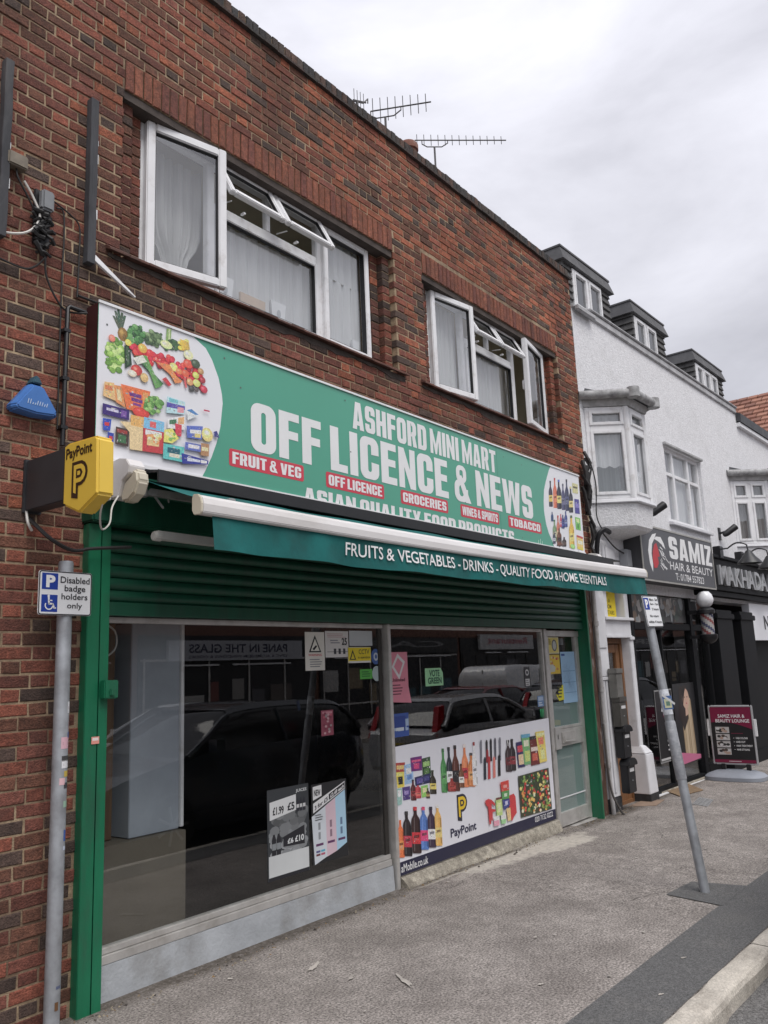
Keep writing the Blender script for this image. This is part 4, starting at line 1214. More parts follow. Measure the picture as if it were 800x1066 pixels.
[7931, 555, 29, 21, 120, 150, 70],
[7892, 275, 27, 19, 120, 150, 70],
[8330, 228, 23, 16, 40, 60, 40],
[8241, 336, 22, 15, 40, 60, 40],
[8337, 351, 17, 12, 150, 60, 50],
[8276, 447, 25, 18, 200, 80, 50],
[8201, 478, 15, 10, 225, 190, 110],
[8274, 545, 30, 21, 190, 45, 45],
[7764, 389, 12, 8, 200, 80, 50],
[8186, 436, 24, 17, 235, 170, 80],
[7987, 264, 26, 18, 60, 100, 55],
[7805, 530, 25, 18, 50, 80, 50],
[7759, 528, 21, 15, 60, 100, 55],
[7831, 326, 26, 18, 60, 100, 55],
[8324, 247, 13, 9, 190, 45, 45],
[8327, 267, 32, 22, 120, 150, 70],
[8189, 339, 17, 12, 150, 60, 50],
[8096, 307, 21, 15, 190, 45, 45],
[8317, 241, 28, 19, 190, 45, 45],
[8216, 375, 26, 18, 235, 170, 80],
[8294, 402, 20, 14, 190, 45, 45],
[8137, 229, 24, 16, 215, 205, 170],
[7782, 506, 15, 12, 120, 150, 70],
[8290, 308, 26, 18, 120, 150, 70],
[8039, 507, 15, 11, 40, 60, 40],
[7942, 537, 20, 14, 120, 150, 70],
[8137, 337, 19, 12, 150, 60, 50],
[7994, 515, 23, 16, 50, 80, 50],
[8337, 433, 17, 12, 225, 140, 60],
[7833, 381, 23, 16, 120, 150, 70],
[8277, 365, 20, 14, 40, 60, 40],
[8219, 431, 15, 10, 215, 205, 170],
[7953, 345, 16, 12, 60, 100, 55],
[8095, 588, 28, 20, 50, 80, 50],
[7923, 334, 13, 9, 235, 170, 80],
[8351, 253, 17, 11, 200, 80, 50],
[7887, 541, 17, 12, 60, 100, 55],
[7798, 348, 17, 13, 60, 100, 55],
[7819, 445, 20, 14, 200, 80, 50],
[8133, 599, 19, 13, 225, 190, 110],
[7993, 249, 17, 12, 225, 140, 60],
[8242, 276, 15, 10, 40, 60, 40],
[8118, 534, 21, 15, 120, 150, 70],
[8119, 452, 16, 12, 60, 100, 55],
[8239, 414, 16, 10, 60, 100, 55],
[8234, 536, 24, 17, 120, 150, 70],
[8335, 413, 19, 13, 215, 205, 170],
[8314, 232, 27, 19, 60, 100, 55],
[8051, 397, 17, 12, 120, 150, 70],
[8143, 468, 12, 9, 60, 100, 55],
[8213, 297, 28, 19, 150, 60, 50],
[7862, 550, 13, 10, 225, 190, 110],
[7933, 555, 28, 19, 40, 60, 40],
[7965, 365, 26, 18, 235, 170, 80],
[8065, 397, 21, 15, 40, 60, 40],
[7941, 592, 20, 14, 60, 100, 55],
[8315, 583, 24, 17, 225, 190, 110],
[8164, 482, 25, 18, 225, 190, 110],
[7806, 402, 14, 10, 120, 150, 70],
[8147, 364, 13, 9, 235, 170, 80],
[7044, 480, 7101, 490, 7160, 473, 7224, 430, 7214, 407, 7156, 440, 7155, 391, 7222, 375, 7225, 357, 7166, 359, 7161, 282, 7137, 286, 7132, 347, 7128, 257, 7099, 256, 7091, 413, 7054, 443, 200, 50, 55],
[7504, 465, 7593, 471, 7626, 435, 7631, 282, 7568, 254, 7537, 222, 7511, 226, 7508, 276, 7477, 268, 200, 50, 55],
[7349, 610, 7511, 613, 7509, 517, 7355, 520, 205, 60, 50],
[7399, 574, 7470, 574, 7470, 546, 7400, 547, 225, 150, 140],
[7358, 520, 7509, 517, 7501, 440, 7363, 444, 80, 150, 80],
[7403, 496, 7462, 495, 7460, 464, 7404, 466, 200, 225, 190],
[7370, 440, 7503, 437, 7505, 374, 7383, 342, 60, 70, 140],
[7412, 421, 7464, 423, 7467, 387, 7417, 378, 190, 190, 225],
[7240, 477, 7352, 476, 7353, 306, 7239, 306, 180, 205, 120],
[7240, 477, 7352, 476, 7352, 455, 7240, 456, 110, 60, 50],
[7262, 425, 7330, 425, 7330, 340, 7262, 340, 210, 225, 160],
[7178, 315, 7285, 311, 7278, 220, 7179, 228, 225, 150, 170],
[7178, 315, 7285, 311, 7282, 270, 7178, 276, 235, 228, 220],
[7315, 306, 7412, 303, 7405, 218, 7319, 225, 150, 205, 140],
[7315, 306, 7412, 303, 7409, 261, 7317, 265, 225, 232, 215],
[7428, 350, 7507, 351, 7507, 233, 7446, 230, 225, 190, 130]]
# ================================================================== ground
def gz(x):
    t = min(1, max(0, (x-5.5)/5.5)); return -0.075*t*t*(3-2*t)
XS = [-40, -20, -8, -3] + [i*.5 for i in range(-4, 40)] + [21, 24, 28, 34, 42, 55, 75]
def sheet(mb, y0, y1, dz, xs=None, f0=None):
    xs = xs or XS
    for a, b in zip(xs, xs[1:]): mb.poly([(a, y0(a), gz(a)+dz), (b, y0(b), gz(b)+dz), (b, y1(b), gz(b)+dz), (a, y1(a), gz(a)+dz)])
KY = lambda x: -2.63-.03*(x-4.27) if x > 0 else -2.50           # inner edge of the kerb
mb = MB(); mb.poly([(-600, -600, -.26), (900, -600, -.26), (900, 900, -.26), (-600, 900, -.26)])
M_earth = mat('earth', (.12, .11, .09), rough=.95, var=.3, scale=.4)
struct(mb, 'ground', M_earth)
M_tarmac = mat('old_pavement_tarmac', (.285, .258, .238), rough=.95, var=.20, scale=11, bump=.6, bscale=120, dirt=((.165, .147, .135), .40, .66, .75), dscale=1.9, speck=(72, .36, 1.66), spec=.2)
M_strip = mat('new_tarmac_strip', (.128, .127, .126), rough=.9, var=.12, scale=30, bump=.9, bscale=140, dirt=((.19, .18, .17), .5, .8, .5), dscale=3.5, speck=(95, .62, 1.38), spec=.25)
M_road = mat('road_asphalt', (.17, .165, .16), rough=.9, var=.16, scale=1.5, bump=1., bscale=120, speck=(75, .45, 1.55), spec=.25)
M_kerb = mat('kerb_stone', (.50, .46, .40), rough=.85, var=.22, scale=7, bump=.6, bscale=70, dirt=((.22, .19, .16), .5, .75, .7), dscale=5, speck=(90, .8, 1.2))
mb = MB(); sheet(mb, lambda x: KY(x)-.0, lambda x: 1.2, 0.); struct(mb, 'pavement', M_tarmac, recalc=False)
mb = MB()
sx = [x for x in XS if x >= -3]
def stripy(x): return -2.235-.018*(x-4.0)
sheet(mb, lambda x: KY(x)+.002, stripy, .004, [-40, -20, -8]+sx)
# square patch round the leaning post
for pts in ([(6.40, -2.30), (7.06, -2.30), (6.98, -1.895), (6.50, -1.86)],):
    mb.poly([(x, y, gz(x)+.006) for x, y in pts])
struct(mb, 'tarmac_strip', M_strip, recalc=False)
mb = MB(); mb.col = (.3, .3, .3)
def zroad(y): return -.11-.012*abs(y+2.8)*.5
for a, b in zip(XS, XS[1:]):
    ys = [KY(a)-.12, -4.5, -7, -10.2]
    yb = [KY(b)-.12, -4.5, -7, -10.2]
    for i in range(3): mb.poly([(a, ys[i], zroad(0)*0+gz(a)-.115), (b, yb[i], gz(b)-.115), (b, yb[i+1], gz(b)-.115), (a, ys[i+1], gz(a)-.115)])
struct(mb, 'road', M_road, recalc=False)
mb = MB(); x = -30.0; i = 0
rk = random.Random(3)
while x < 60:
    L = .915; a = x+.006; b = x+L-.006; j = rk.uniform(-.006, .006)
    ya, yb = KY(a)+j, KY(b)+j
    za, zb = gz(a)+.004+rk.uniform(-.003, .004), gz(b)+.004+rk.uniform(-.003, .004)
    w = .135
    prof = lambda y, z: [(y, -.30), (y-w, -.30), (y-w-.004, z-.045), (y-w+.008, z-.02), (y-w+.025, z-.004), (y-.02, z+.001), (y, z-.004)]
    n = 5; rings = []
    for k in range(n+1):
        t = k/n; xx = a+(b-a)*t; yy = ya+(yb-ya)*t; zz = za+(zb-za)*t
        e = .006 if k in (0, n) else 0
        rings.append([(xx, q+rk.uniform(-.003, .003), h-e+rk.uniform(-.003, .003)) for q, h in prof(yy, zz)])
    mb.loft(rings); x += L
struct(mb, 'kerb', M_kerb, smooth=False)
mb = MB(); sheet(mb, lambda x: -16.0, lambda x: -10.33, .0); struct(mb, 'far_pavement', M_tarmac, recalc=False)
mb = MB(); sheet(mb, lambda x: -10.34, lambda x: -10.2, .004); 
for a, b in zip(XS, XS[1:]): mb.poly([(a, -10.2, gz(a)+.004), (b, -10.2, gz(b)+.004), (b, -10.2, gz(b)-.2), (a, -10.2, gz(a)-.2)])
struct(mb, 'far_kerb', M_kerb, recalc=False)
def blob(mb, cx, cy, rx_, ry_, seed, dz, n=44, rot=0, rough=.35):
    r_ = random.Random(seed); ph = [r_.uniform(0, 6.28) for _ in range(7)]; pts = []
    for k in range(n):
        a = 2*math.pi*k/n; m = 1+sum(math.sin(a*(j+2)+ph[j])*rough/(j+1.6) for j in range(7))
        u, w = rx_*m*math.cos(a), ry_*m*math.sin(a); x = cx+u*math.cos(rot)-w*math.sin(rot); y = cy+u*math.sin(rot)+w*math.cos(rot); pts.append((x, y, gz(x)+dz))
    c = mb.p((cx, cy, gz(cx)+dz)); ids = [mb.p(q) for q in pts]
    for k in range(n): mb.face((c, ids[k], ids[(k+1) % n]))
def stains(m, spots, col, soft=.5, nscale=5., namt=.55, fine=26.):
    """spilt cement and grime: worn blotches with ragged edges mixed into a ground material"""
    t = NT(m); b = t.n['Principled BSDF']; src = b.inputs['Base Color'].links[0].from_socket; geo = t.new('ShaderNodeNewGeometry'); P = geo.outputs['Position']; acc = None
    n = t.new('ShaderNodeTexNoise', Scale=nscale, Detail=7., Roughness=.68); t.link(P, n.inputs['Vector'])
    for (cx, cy, rx_, ry_, rot) in spots:
        sub = t.new('ShaderNodeVectorMath', operation='SUBTRACT'); t.link(P, sub.inputs[0]); sub.inputs[1].default_value = (cx, cy, 0)
        ro = t.new('ShaderNodeVectorRotate', rotation_type='Z_AXIS'); t.link(sub.outputs[0], ro.inputs['Vector']); ro.inputs['Angle'].default_value = -rot
        mu = t.new('ShaderNodeVectorMath', operation='MULTIPLY'); t.link(ro.outputs[0], mu.inputs[0]); mu.inputs[1].default_value = (1/rx_, 1/ry_, 0)
        le = t.new('ShaderNodeVectorMath', operation='LENGTH'); t.link(mu.outputs[0], le.inputs[0])
        if acc is None: acc = le.outputs['Value']
        else:
            mn = t.new('ShaderNodeMath', operation='MINIMUM'); t.link(acc, mn.inputs[0]); t.link(le.outputs['Value'], mn.inputs[1]); acc = mn.outputs[0]
    ad = t.new('ShaderNodeMath', operation='MULTIPLY_ADD'); t.link(n.outputs['Fac'], ad.inputs[0]); ad.inputs[1].default_value = namt*3; t.link(acc, ad.inputs[2])
    mr = t.new('ShaderNodeMapRange', clamp=True); mr.inputs[1].default_value = 1+namt*1.5-soft*.5; mr.inputs[2].default_value = 1+namt*1.5+soft*.5; mr.inputs[3].default_value = 1; mr.inputs[4].default_value = 0; t.link(ad.outputs[0], mr.inputs[0])
    n2 = t.new('ShaderNodeTexNoise', Scale=fine, Detail=4.); t.link(P, n2.inputs['Vector']); r2 = t.new('ShaderNodeMapRange'); r2.inputs[1].default_value = .3; r2.inputs[2].default_value = .62; r2.inputs[3].default_value = .45; r2.inputs[4].default_value = .95; t.link(n2.outputs['Fac'], r2.inputs[0])
    mm = t.new('ShaderNodeMath', operation='MULTIPLY'); t.link(mr.outputs[0], mm.inputs[0]); t.link(r2.outputs[0], mm.inputs[1])
    mx_ = t.new('ShaderNodeMix', data_type='RGBA'); t.link(mm.outputs[0], mx_.inputs['Factor']); t.link(src, mx_.inputs['A']); mx_.inputs['B'].default_value = (*col, 1); t.link(mx_.outputs['Result'], b.inputs['Base Color'])
stains(M_tarmac, [(7.35, -.17, 1.15, .20, -.05), (7.85, -.36, .52, .13, -.1), (6.3, -.07, .6, .07, 0)], (.56, .52, .46), soft=.35)
stains(M_tarmac, [(4.2, -.03, 1.9, .10, 0), (9.9, -.05, 1.2, .14, 0), (6.5, -.07, 1.2, .04, 0), (12.4, -.05, 2.6, .10, 0)], (.085, .072, .06), soft=.9)
mb = MB()
for i, (px, py, r1, r2, ro) in enumerate(((3.95, -.62, .10, .02, .5), (3.93, -.93, .05, .012, .3), (4.05, -1.22, .11, .022, 1.0), (4.4, -1.9, .02, .012, 0), (5.2, -2.42, .022, .013, 0), (4.6, -2.5, .02, .012, 0), (6.3, -1.0, .03, .01, .3), (7.6, -1.2, .025, .012, .3), (5.1, -1.5, .018, .01, .3), (8.3, -1.6, .03, .012, 0), (5.9, -.8, .016, .01, 0), (9.2, -.9, .03, .014, 0), (4.7, -.9, .012, .008, 0), (3.6, -1.3, .012, .01, 0))):
    blob(mb, px, py, r1*.8, r2*.8, 30+i, .0085, n=18, rot=ro, rough=.5)
rg_ = random.Random(44)
for k in range(30):
    px, py = rg_.uniform(2.9, 11), rg_.uniform(-2.2, -.15); blob(mb, px, py, rg_.uniform(.006, .016), rg_.uniform(.006, .014), 200+k, .0086, n=9, rot=rg_.uniform(0, 3), rough=.25)
struct(mb, 'pavement_scuff', mat('scuff_paint', (.38, .35, .315), rough=.95, var=.5, scale=3))
mb = MB(); rc = random.Random(10)
def crack(x, y, a, n, w):
    for k in range(n):
        a += rc.uniform(-.5, .5); L = rc.uniform(.03, .07); x2, y2 = x+L*math.cos(a), y+L*math.sin(a); ww = w*rc.uniform(.5, 1.2); u, v = -math.sin(a)*ww, math.cos(a)*ww
        mb.poly([(x-u, y-v, gz(x)+.0045), (x2-u*.9, y2-v*.9, gz(x2)+.0045), (x2+u*.9, y2+v*.9, gz(x2)+.0045), (x+u, y+v, gz(x)+.0045)]); x, y = x2, y2
for q in ((5.7, -.12, -.9, 12, .0022), (9.3, -.3, -1.1, 20, .0022), (8.6, -1.1, .4, 16, .002), (6.6, -1.86, 2.8, 9, .002)): crack(*q)
struct(mb, 'pavement_crack', mat('crack_dirt', (.05, .045, .04), rough=1.), recalc=False)
# dirt band that gathers at the foot of the shopfront: grit, leaves, crumbs
mb = MB(); rg = random.Random(8)
for i in range(520):
    x = rg.uniform(2.6, 10.6); y = -abs(rg.gauss(0, .07))-.0-(.06 if x < 5.6 else .03); s = rg.uniform(.003, .010)*(1.7 if rg.random() < .08 else 1)
    c = rg.choice([(.09, .075, .06), (.2, .17, .13), (.33, .28, .2), (.06, .05, .045), (.24, .16, .08)]); mb.col = c
    a = rg.uniform(0, 3.14); z = gz(x)+.001
    d = [(s*math.cos(a+k*2.09)*rg.uniform(.6, 1.4), s*math.sin(a+k*2.09)*rg.uniform(.6, 1.4)) for k in range(3)]
    ids = [mb.p((x+q[0], y+q[1], z)) for q in d]+[mb.p((x, y, z+s*rg.uniform(.5, 1.1)))]
    for f in ((0, 1, 3), (1, 2, 3), (2, 0, 3), (0, 2, 1)): mb.face([ids[k] for k in f])
o = mb.build('litter', mat('grit_and_leaf_litter', rough=.95, attr=True, var=.2)); tag(o, 'grit and dead leaf crumbs gathered along the foot of the shopfront', 'litter', kind='stuff')

# ================================================================== the brick shop building
BB = thing('brick_building', (6.1, 0, 0), 'two storey dark red brick shop building with two white upper windows and green shutter', 'building')
rb = random.Random(21)
ROW = .075
def brickcol(x, z):
    t = rb.random(); w = min(1, max(0, ((x-4)*.16+(z-4.6)*.42)))      # more orange re-faced bricks high on the right
    if t < .13: c = (.080, .052, .042)
    elif t < .36: c = (.145, .062, .040)
    elif t < .38+.36*w: c = (.285, .092, .050)
    elif t < .64+.3*w: c = (.225, .072, .046)
    else: c = (.170, .060, .043)
    nz_ = mnoise.noise(Vector((x*.55, z*.9, 3.1)))*.30+mnoise.noise(Vector((x*1.7, z*.5, 9.)))*.20
    k = rb.uniform(.70, 1.26)*(1+nz_); return tuple(v*k for v in c)
def onebrick(mb, x0, x1, z0, z1, y, depth=.10, jit=.0028, colr=None, cham=.005):
    mb.col = colr or brickcol((x0+x1)/2, (z0+z1)/2); J = lambda: rb.uniform(-jit, jit)
    dy = y+rb.uniform(-.0028, .002)
    o = [(x0+J(), z0+J()), (x1+J(), z0+J()), (x1+J(), z1+J()), (x0+J(), z1+J())]; c = cham
    f = [mb.p((o[0][0]+c, dy+J(), o[0][1]+c)), mb.p((o[1][0]-c, dy+J(), o[1][1]+c)), mb.p((o[2][0]-c, dy+J(), o[2][1]-c)), mb.p((o[3][0]+c, dy+J(), o[3][1]-c))]
    e = [mb.p((q[0], dy+c, q[1])) for q in o]; k = [mb.p((q[0], dy+depth, q[1])) for q in o]
    mb.face(f)
    for i in range(4):
        j = (i+1) % 4; mb.face((e[i], e[j], f[j], f[i])); mb.face((k[i], k[j], e[j], e[i]))
def flemish(mb, x0, x1, z0, z1, y, holes=(), colf=None):
    k0 = math.ceil(z0/ROW-1e-6); k1 = int(z1/ROW+1e-6)
    for k in range(k0, k1):
        za, zb = k*ROW+.0058, (k+1)*ROW-.0058; zm = (za+zb)/2
        iv = [(x0, x1)]
        for hx0, hz0, hx1, hz1 in holes:
            if hz0-.012 < zm < hz1+.012:
                nv = []
                for a, b in iv:
                    if hx1 <= a or hx0 >= b: nv.append((a, b)); continue
                    if hx0 > a: nv.append((a, hx0))
                    if hx1 < b: nv.append((hx1, b))
                iv = nv
        ph = .16875*(k % 2)+rb.uniform(-.006, .006)
        for a, b in iv:
            n = math.floor((a-ph)/.3375)-1; x = ph+n*.3375; seq = 0
            while x < b:
                for L in (.225, .1125):
                    u, w = max(x+.0055, a+.001), min(x+L-.0055, b-.001)
                    if w-u > .035: onebrick(mb, u, w, za, zb, y, colr=colf(u, zm) if colf else None)
                    x += L
def cells(mb, x0, x1, z0, z1, y0, y1, holes):
    xs = sorted({x0, x1, *[h[0] for h in holes], *[h[2] for h in holes]}); zs = sorted({z0, z1, *[h[1] for h in holes], *[h[3] for h in holes]})
    xs = [v for v in xs if x0 <= v <= x1]; zs = [v for v in zs if z0 <= v <= z1]
    for a, b in zip(xs, xs[1:]):
        for c, d in zip(zs, zs[1:]):
            m, n = (a+b)/2, (c+d)/2
            if not any(h[0] < m < h[2] and h[1] < n < h[3] for h in holes): mb.box(a, y0, c, b, y1, d)
XL, XR, ZT = -.9, 10.0, 7.04
W1 = (2.93, 4.45, 5.93, 5.695); W2 = (6.42, 4.45, 9.41, 5.66); SH = (2.72, -1., 9.52, 2.96)
L1 = (2.93, 5.695, 5.93, 5.925); L2 = (6.42, 5.66, 9.41, 5.89)
mb = MB(); mb.cur = 1; mb.col = (.3, .25, .2)
GR = lambda h: (h[0]-.012, h[1], h[2]+.012, h[3])
cells(mb, XL, XR, -.3, 6.90, .006, .30, [GR(W1), GR(W2), SH])
mb.box(XR-.3, .301, -.3, XR, 7, 6.9); mb.box(XL, .301, -.3, XL+.3, 7, 6.9); mb.box(XL, 7, -.3, XR, 7.3, 6.9)
mb.cur = 0
flemish(mb, XL, XR-.002, -.08, 6.91, 0., [W1, W2, SH, L1, L2])
# stepped brick reveals beside both windows
for (wx0, wz0, wx1, wz1) in (W1, W2):
    for side in (0, 1):
        for st, yy in ((0, .055), (1, .115)):
            a = wx0+.11*st if side == 0 else wx1-.11*(st+1); b = a+.11
            mb.cur = 1; mb.col = (.3, .25, .2); mb.box(a+.012*side*0+(.0 if side == 0 else .010), yy+.007, wz0, b-(.010 if side == 0 else 0), .28, wz1-.002); mb.cur = 0
            k = math.ceil(wz0/ROW)
            while (k+1)*ROW < wz1+.03:
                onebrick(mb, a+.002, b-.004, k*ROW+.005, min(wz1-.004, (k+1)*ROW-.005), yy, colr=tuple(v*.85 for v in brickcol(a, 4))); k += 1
mb.build('wall', [M_brick, M_mortar], BB, recalc=False)
for (lx0, lz0, lx1, lz1) in (L1, L2):
    mb = MB(); mb.cur = 1; mb.box(lx0, .006, lz0+.001, lx1, .12, lz1-.001); mb.cur = 0
    n = 40; w = (lx1-lx0)/n
    for i in range(n):
        c = rb.choice([(.19, .068, .045), (.235, .085, .052), (.16, .058, .043), (.21, .075, .045)]); k = rb.uniform(.85, 1.15)
        onebrick(mb, lx0+i*w+.0045, lx0+(i+1)*w-.0045, lz0+.003, lz1-.004, -.004, .08, colr=tuple(v*k for v in c))
    mb.build('lintel', [M_brick, M_mortar], BB, recalc=False)
# parapet: tile creasing and brick on edge, black with age
mb = MB(); mb.cur = 1; mb.box(XL, .012, 6.9, XR, .29, 7.02); mb.cur = 0
x = XL
while x < XR:
    w = .075; c = rb.choice([(.055, .05, .047), (.075, .06, .052), (.042, .04, .04), (.10, .062, .048)]); k = rb.uniform(.8, 1.25)
    onebrick(mb, x+.004, min(XR, x+w-.004), 6.925, 7.035+rb.uniform(-.005, .006), .0, .29, colr=tuple(v*k for v in c)); x += w
x = XL
while x < XR:
    w = .165; mb.col = (.055*rb.uniform(.8, 1.2), .042, .038); mb.box(x+.002, -.034+rb.uniform(-.004, .004), 6.893, min(XR, x+w-.002), .05, 6.912); x += w
mb.build('parapet_coping', [M_brick, M_mortar], BB)
mb = MB(); mb.box(XL+.3, .3, 6.5, XR-.3, 7, 6.6); mb.build('roof', M_lead, BB)
M_soff = mat('dirty_render', (.075, .06, .053), rough=.95, var=.35, scale=7, bump=.5, bscale=60)
M_tile = mat('sill_tile', (.115, .05, .036), rough=.75, var=.35, scale=9, bump=.3, bscale=50, dirt=((.035, .03, .03), .5, .75, .8), dscale=4)
for (wx0, wz0, wx1, wz1) in (W1, W2):
    mb = MB(); x = wx0-.12
    while x < wx1+.12:
        b = min(wx1+.12, x+.15); z = rb.uniform(-.002, .002); y1 = .13 if wx0 < x < wx1-.15 else .004
        mb.hexa([(x+.001, -.055, wz0-.002+z), (b-.001, -.055, wz0-.002+z), (b-.001, y1, wz0+.02), (x+.001, y1, wz0+.02)], [(x+.001, -.055, wz0+.018+z), (b-.001, -.055, wz0+.018+z), (b-.001, y1, wz0+.055), (x+.001, y1, wz0+.055)]); x = b
    mb.build('window_sill', M_tile, BB, bevel=.003, seg=1)
    mb = MB(); mb.box(wx0+.003, .014, wz1-.06, wx1-.003, .19, wz1-.003)      # concrete lintel soffit above the frame
    mb.build('lintel_soffit', M_soff, BB)
    mb = MB(); rs = random.Random(5); n = 160
    a, b = wx0-.10, wx1+.10; q = [rs.uniform(0, 6.28) for _ in range(6)]; lowr = lambda u: .045+.014*math.sin(u*9+q[0])+.010*math.sin(u*23+q[1])+.007*math.sin(u*57+q[2])+.004*math.sin(u*130+q[3])
    top = [(a+(b-a)*i/n, wz0-.004) for i in range(n+1)]; bot = [(a+(b-a)*i/n, wz0-.004-lowr(i/n)) for i in range(n+1)]
    for i in range(n): mb.hexa([(bot[i][0], -.004, bot[i][1]), (bot[i+1][0], -.004, bot[i+1][1]), (bot[i+1][0], .01, bot[i+1][1]), (bot[i][0], .01, bot[i][1])], [(top[i][0], -.010, top[i][1]), (top[i+1][0], -.010, top[i+1][1]), (top[i+1][0], .01, top[i+1][1]), (top[i][0], .01, top[i][1])])
    mb.build('mortar_fillet', M_soff, BB)
# ---- upper windows
def ring(mb, x0, z0, x1, z1, w, y0, y1):
    mb.box(x0, y0, z0, x0+w, y1, z1); mb.box(x1-w, y0, z0, x1, y1, z1)
    mb.box(x0+w, y0, z0, x1-w, y1, z0+w); mb.box(x0+w, y0, z1-w, x1-w, y1, z1)
def leaf(parent, name, hinge, w, h, rot, axis, fw=.065, th=.06, handle=None):
    """casement or top light: hinge is its corner in the world, built flat at X 0..w, Z 0..h and turned about the hinge"""
    M = Matrix.Translation(Vector(hinge)) @ Matrix.Rotation(rot, 4, axis)
    x0, x1 = (0, w) if w > 0 else (w, 0); z0, z1 = (0, h) if h > 0 else (h, 0)
    m = MB(M); ring(m, x0, z0, x1, z1, fw, -th, 0)
    if handle: m.box(handle[0]-.012, .0, handle[1]-.06, handle[0]+.012, .03, handle[1]+.06)
    o = m.build(name, M_upvc, parent, bevel=.008, seg=2)
    g = MB(M); g.poly([(x0+fw*.9, -th*.5, z0+fw*.9), (x1-fw*.9, -th*.5, z0+fw*.9), (x1-fw*.9, -th*.5, z1-fw*.9), (x0+fw*.9, -th*.5, z1-fw*.9)])
    k = MB(M); ring(k, x0+fw-.003, z0+fw-.003, x1-fw+.003, z1-fw+.003, .010, -th*.75, -th*.2)
    return o, g, k
def upper_window(x0, x1, m1, m2, z0, z1, zt, right_open):
    f = MB(); y0, y1 = .135, .20; fw = .05
    ring(f, x0, z0, x1, z1, fw, y0, y1)
    for m in (m1, m2): f.box(m-.035, y0+.004, z0+fw, m+.035, y1-.004, z1-fw)
    f.box(m1+.035, y0+.006, zt-.035, m2-.035, y1-.006, zt+.035)
    mid = (m1+m2)/2; f.box(mid-.025, y0+.008, zt+.035, mid+.025, y1-.008, z1-fw)
    # beads round the fixed middle pane, fixed right pane
    ring(f, m1+.035, z0+fw, m2-.035, zt-.035, .035, y0-.012, y0+.03)
    if not right_open: ring(f, m2+.02, z0+.025, x1-.03, z1-.03, .06, y0-.035, y0+.02)
    w = f.build('window', M_upvc, BB, bevel=.006, seg=2)
    def pane(g): g.build('pane', M_pane, w, recalc=False)
    g = MB(); g.poly([(m1+.05, .16, z0+fw), (m2-.05, .16, z0+fw), (m2-.05, .16, zt-.03), (m1+.05, .16, zt-.03)]); pane(g)
    gk = MB(); ring(gk, m1+.068, z0+fw+.033, m2-.068, zt-.068, .009, y0-.004, y0+.03)
    if not right_open:
        g = MB(); g.poly([(m2+.05, .15, z0+fw), (x1-.06, .15, z0+fw), (x1-.06, .15, z1-fw), (m2+.05, .15, z1-fw)]); pane(g)
        ring(gk, m2+.078, z0+.083, x1-.088, z1-.088, .009, y0-.025, y0+.02)
    L = []
    L.append(leaf(w, 'casement', (x0+.03, y0, z0+.02), m1-x0-.02, z1-z0-.05, R(-13 if not right_open else -9), 'Z', handle=(m1-x0-.06, .55)))
    if right_open: L.append(leaf(w, 'casement', (x1-.03, y0, z0+.02), -(x1-.03-m2-.015), z1-z0-.05, R(10), 'Z', handle=(-(x1-.03-m2-.05), .5)))
    for a, b in ((m1+.02, mid-.008), (mid+.008, m2-.02)):
        L.append(leaf(w, 'top_light', (a, y0, z1-.03), b-a, -(z1-.03-zt+.015), R(-28), 'X', fw=.05, th=.045))
    for o, g, k in L: g.build('pane', M_pane, w, recalc=False); k.build('gasket', M_black, w)
    gk.build('gasket', M_black, w)
    # friction stays of the top lights
    s = MB()
    for a, b in ((m1+.06, mid-.05), (mid+.05, m2-.06)):
        s.tube([(a+.05, .15, zt+.06), (a+.05, .03, zt+.04)], .005, 5)
        s.box((a+b)/2-.01, .10, zt+.045, (a+b)/2+.01, .14, zt+.06)
    s.build('window_stay', M_upvc, w)
    return w
z0, z1 = 4.49, 5.655
upper_window(3.155, 5.705, 3.80, 5.02, 4.50, 5.665, 5.28, False)
upper_window(6.645, 9.185, 7.34, 8.46, 4.50, 5.625, 5.27, True)
M_cream = mat('cream_room_paint', (.80, .74, .58), rough=.9, var=.08, scale=2)
for (wx0, wz0, wx1, wz1) in (W1, W2):
    mb = MB(); a, b = wx0-.3, wx1+.2
    mb.box(a, 3.2, 3.6, b, 3.25, 5.9); mb.box(a, .31, 3.6, a+.03, 3.2, 5.9); mb.box(b-.03, .31, 3.6, b, 3.2, 5.9); mb.box(a, .31, 5.9, b, 3.2, 5.93); mb.box(a, .31, 3.57, b, 3.2, 3.6)
    mb.build('room', M_cream, BB)
def curtain(x0, x1, z0, z1, y, amp, waves, label, name='net_curtain', m=M_net, group='net curtains in the upper windows', tie=None, seed=1):
    r_ = random.Random(seed); n = max(24, int((x1-x0)*70)); c = MB(); ph = [r_.uniform(0, 6.28) for _ in range(4)]; nz_ = 10; rows = []
    for j in range(nz_+1):
        t = j/nz_; row = []
        for i in range(n+1):
            u = i/n; x = x0+(x1-x0)*u
            if tie:
                pinch = 1-.62*math.exp(-((t-.22)/.16)**2); x = tie+(x-tie)*pinch
            yy = y+amp*(math.sin(u*waves*6.28+ph[0])+.5*math.sin(u*waves*13.9+ph[1]+t)+.3*math.sin(u*waves*3.1+ph[2]))
            row.append(c.p((x, yy, z0+(z1-z0)*t+.004*math.sin(u*waves*12))))
        rows.append(row)
    for a, b in zip(rows, rows[1:]):
        for i in range(n): c.face((a[i], a[i+1], b[i+1], b[i]))
    o = c.build(name, m, smooth=True, recalc=False); tag(o, label, 'curtain', group); return o
M_drape = netmat('white_drape', (.80, .80, .79), .95)
curtain(3.84, 5.66, 4.50, 5.24, .225, .012, 14, 'white net curtain across the middle and right panes of the left upper window', seed=2)
curtain(5.06, 5.68, 5.24, 5.62, .225, .012, 6, 'white net strip in the top of the right pane of the left upper window', seed=3)
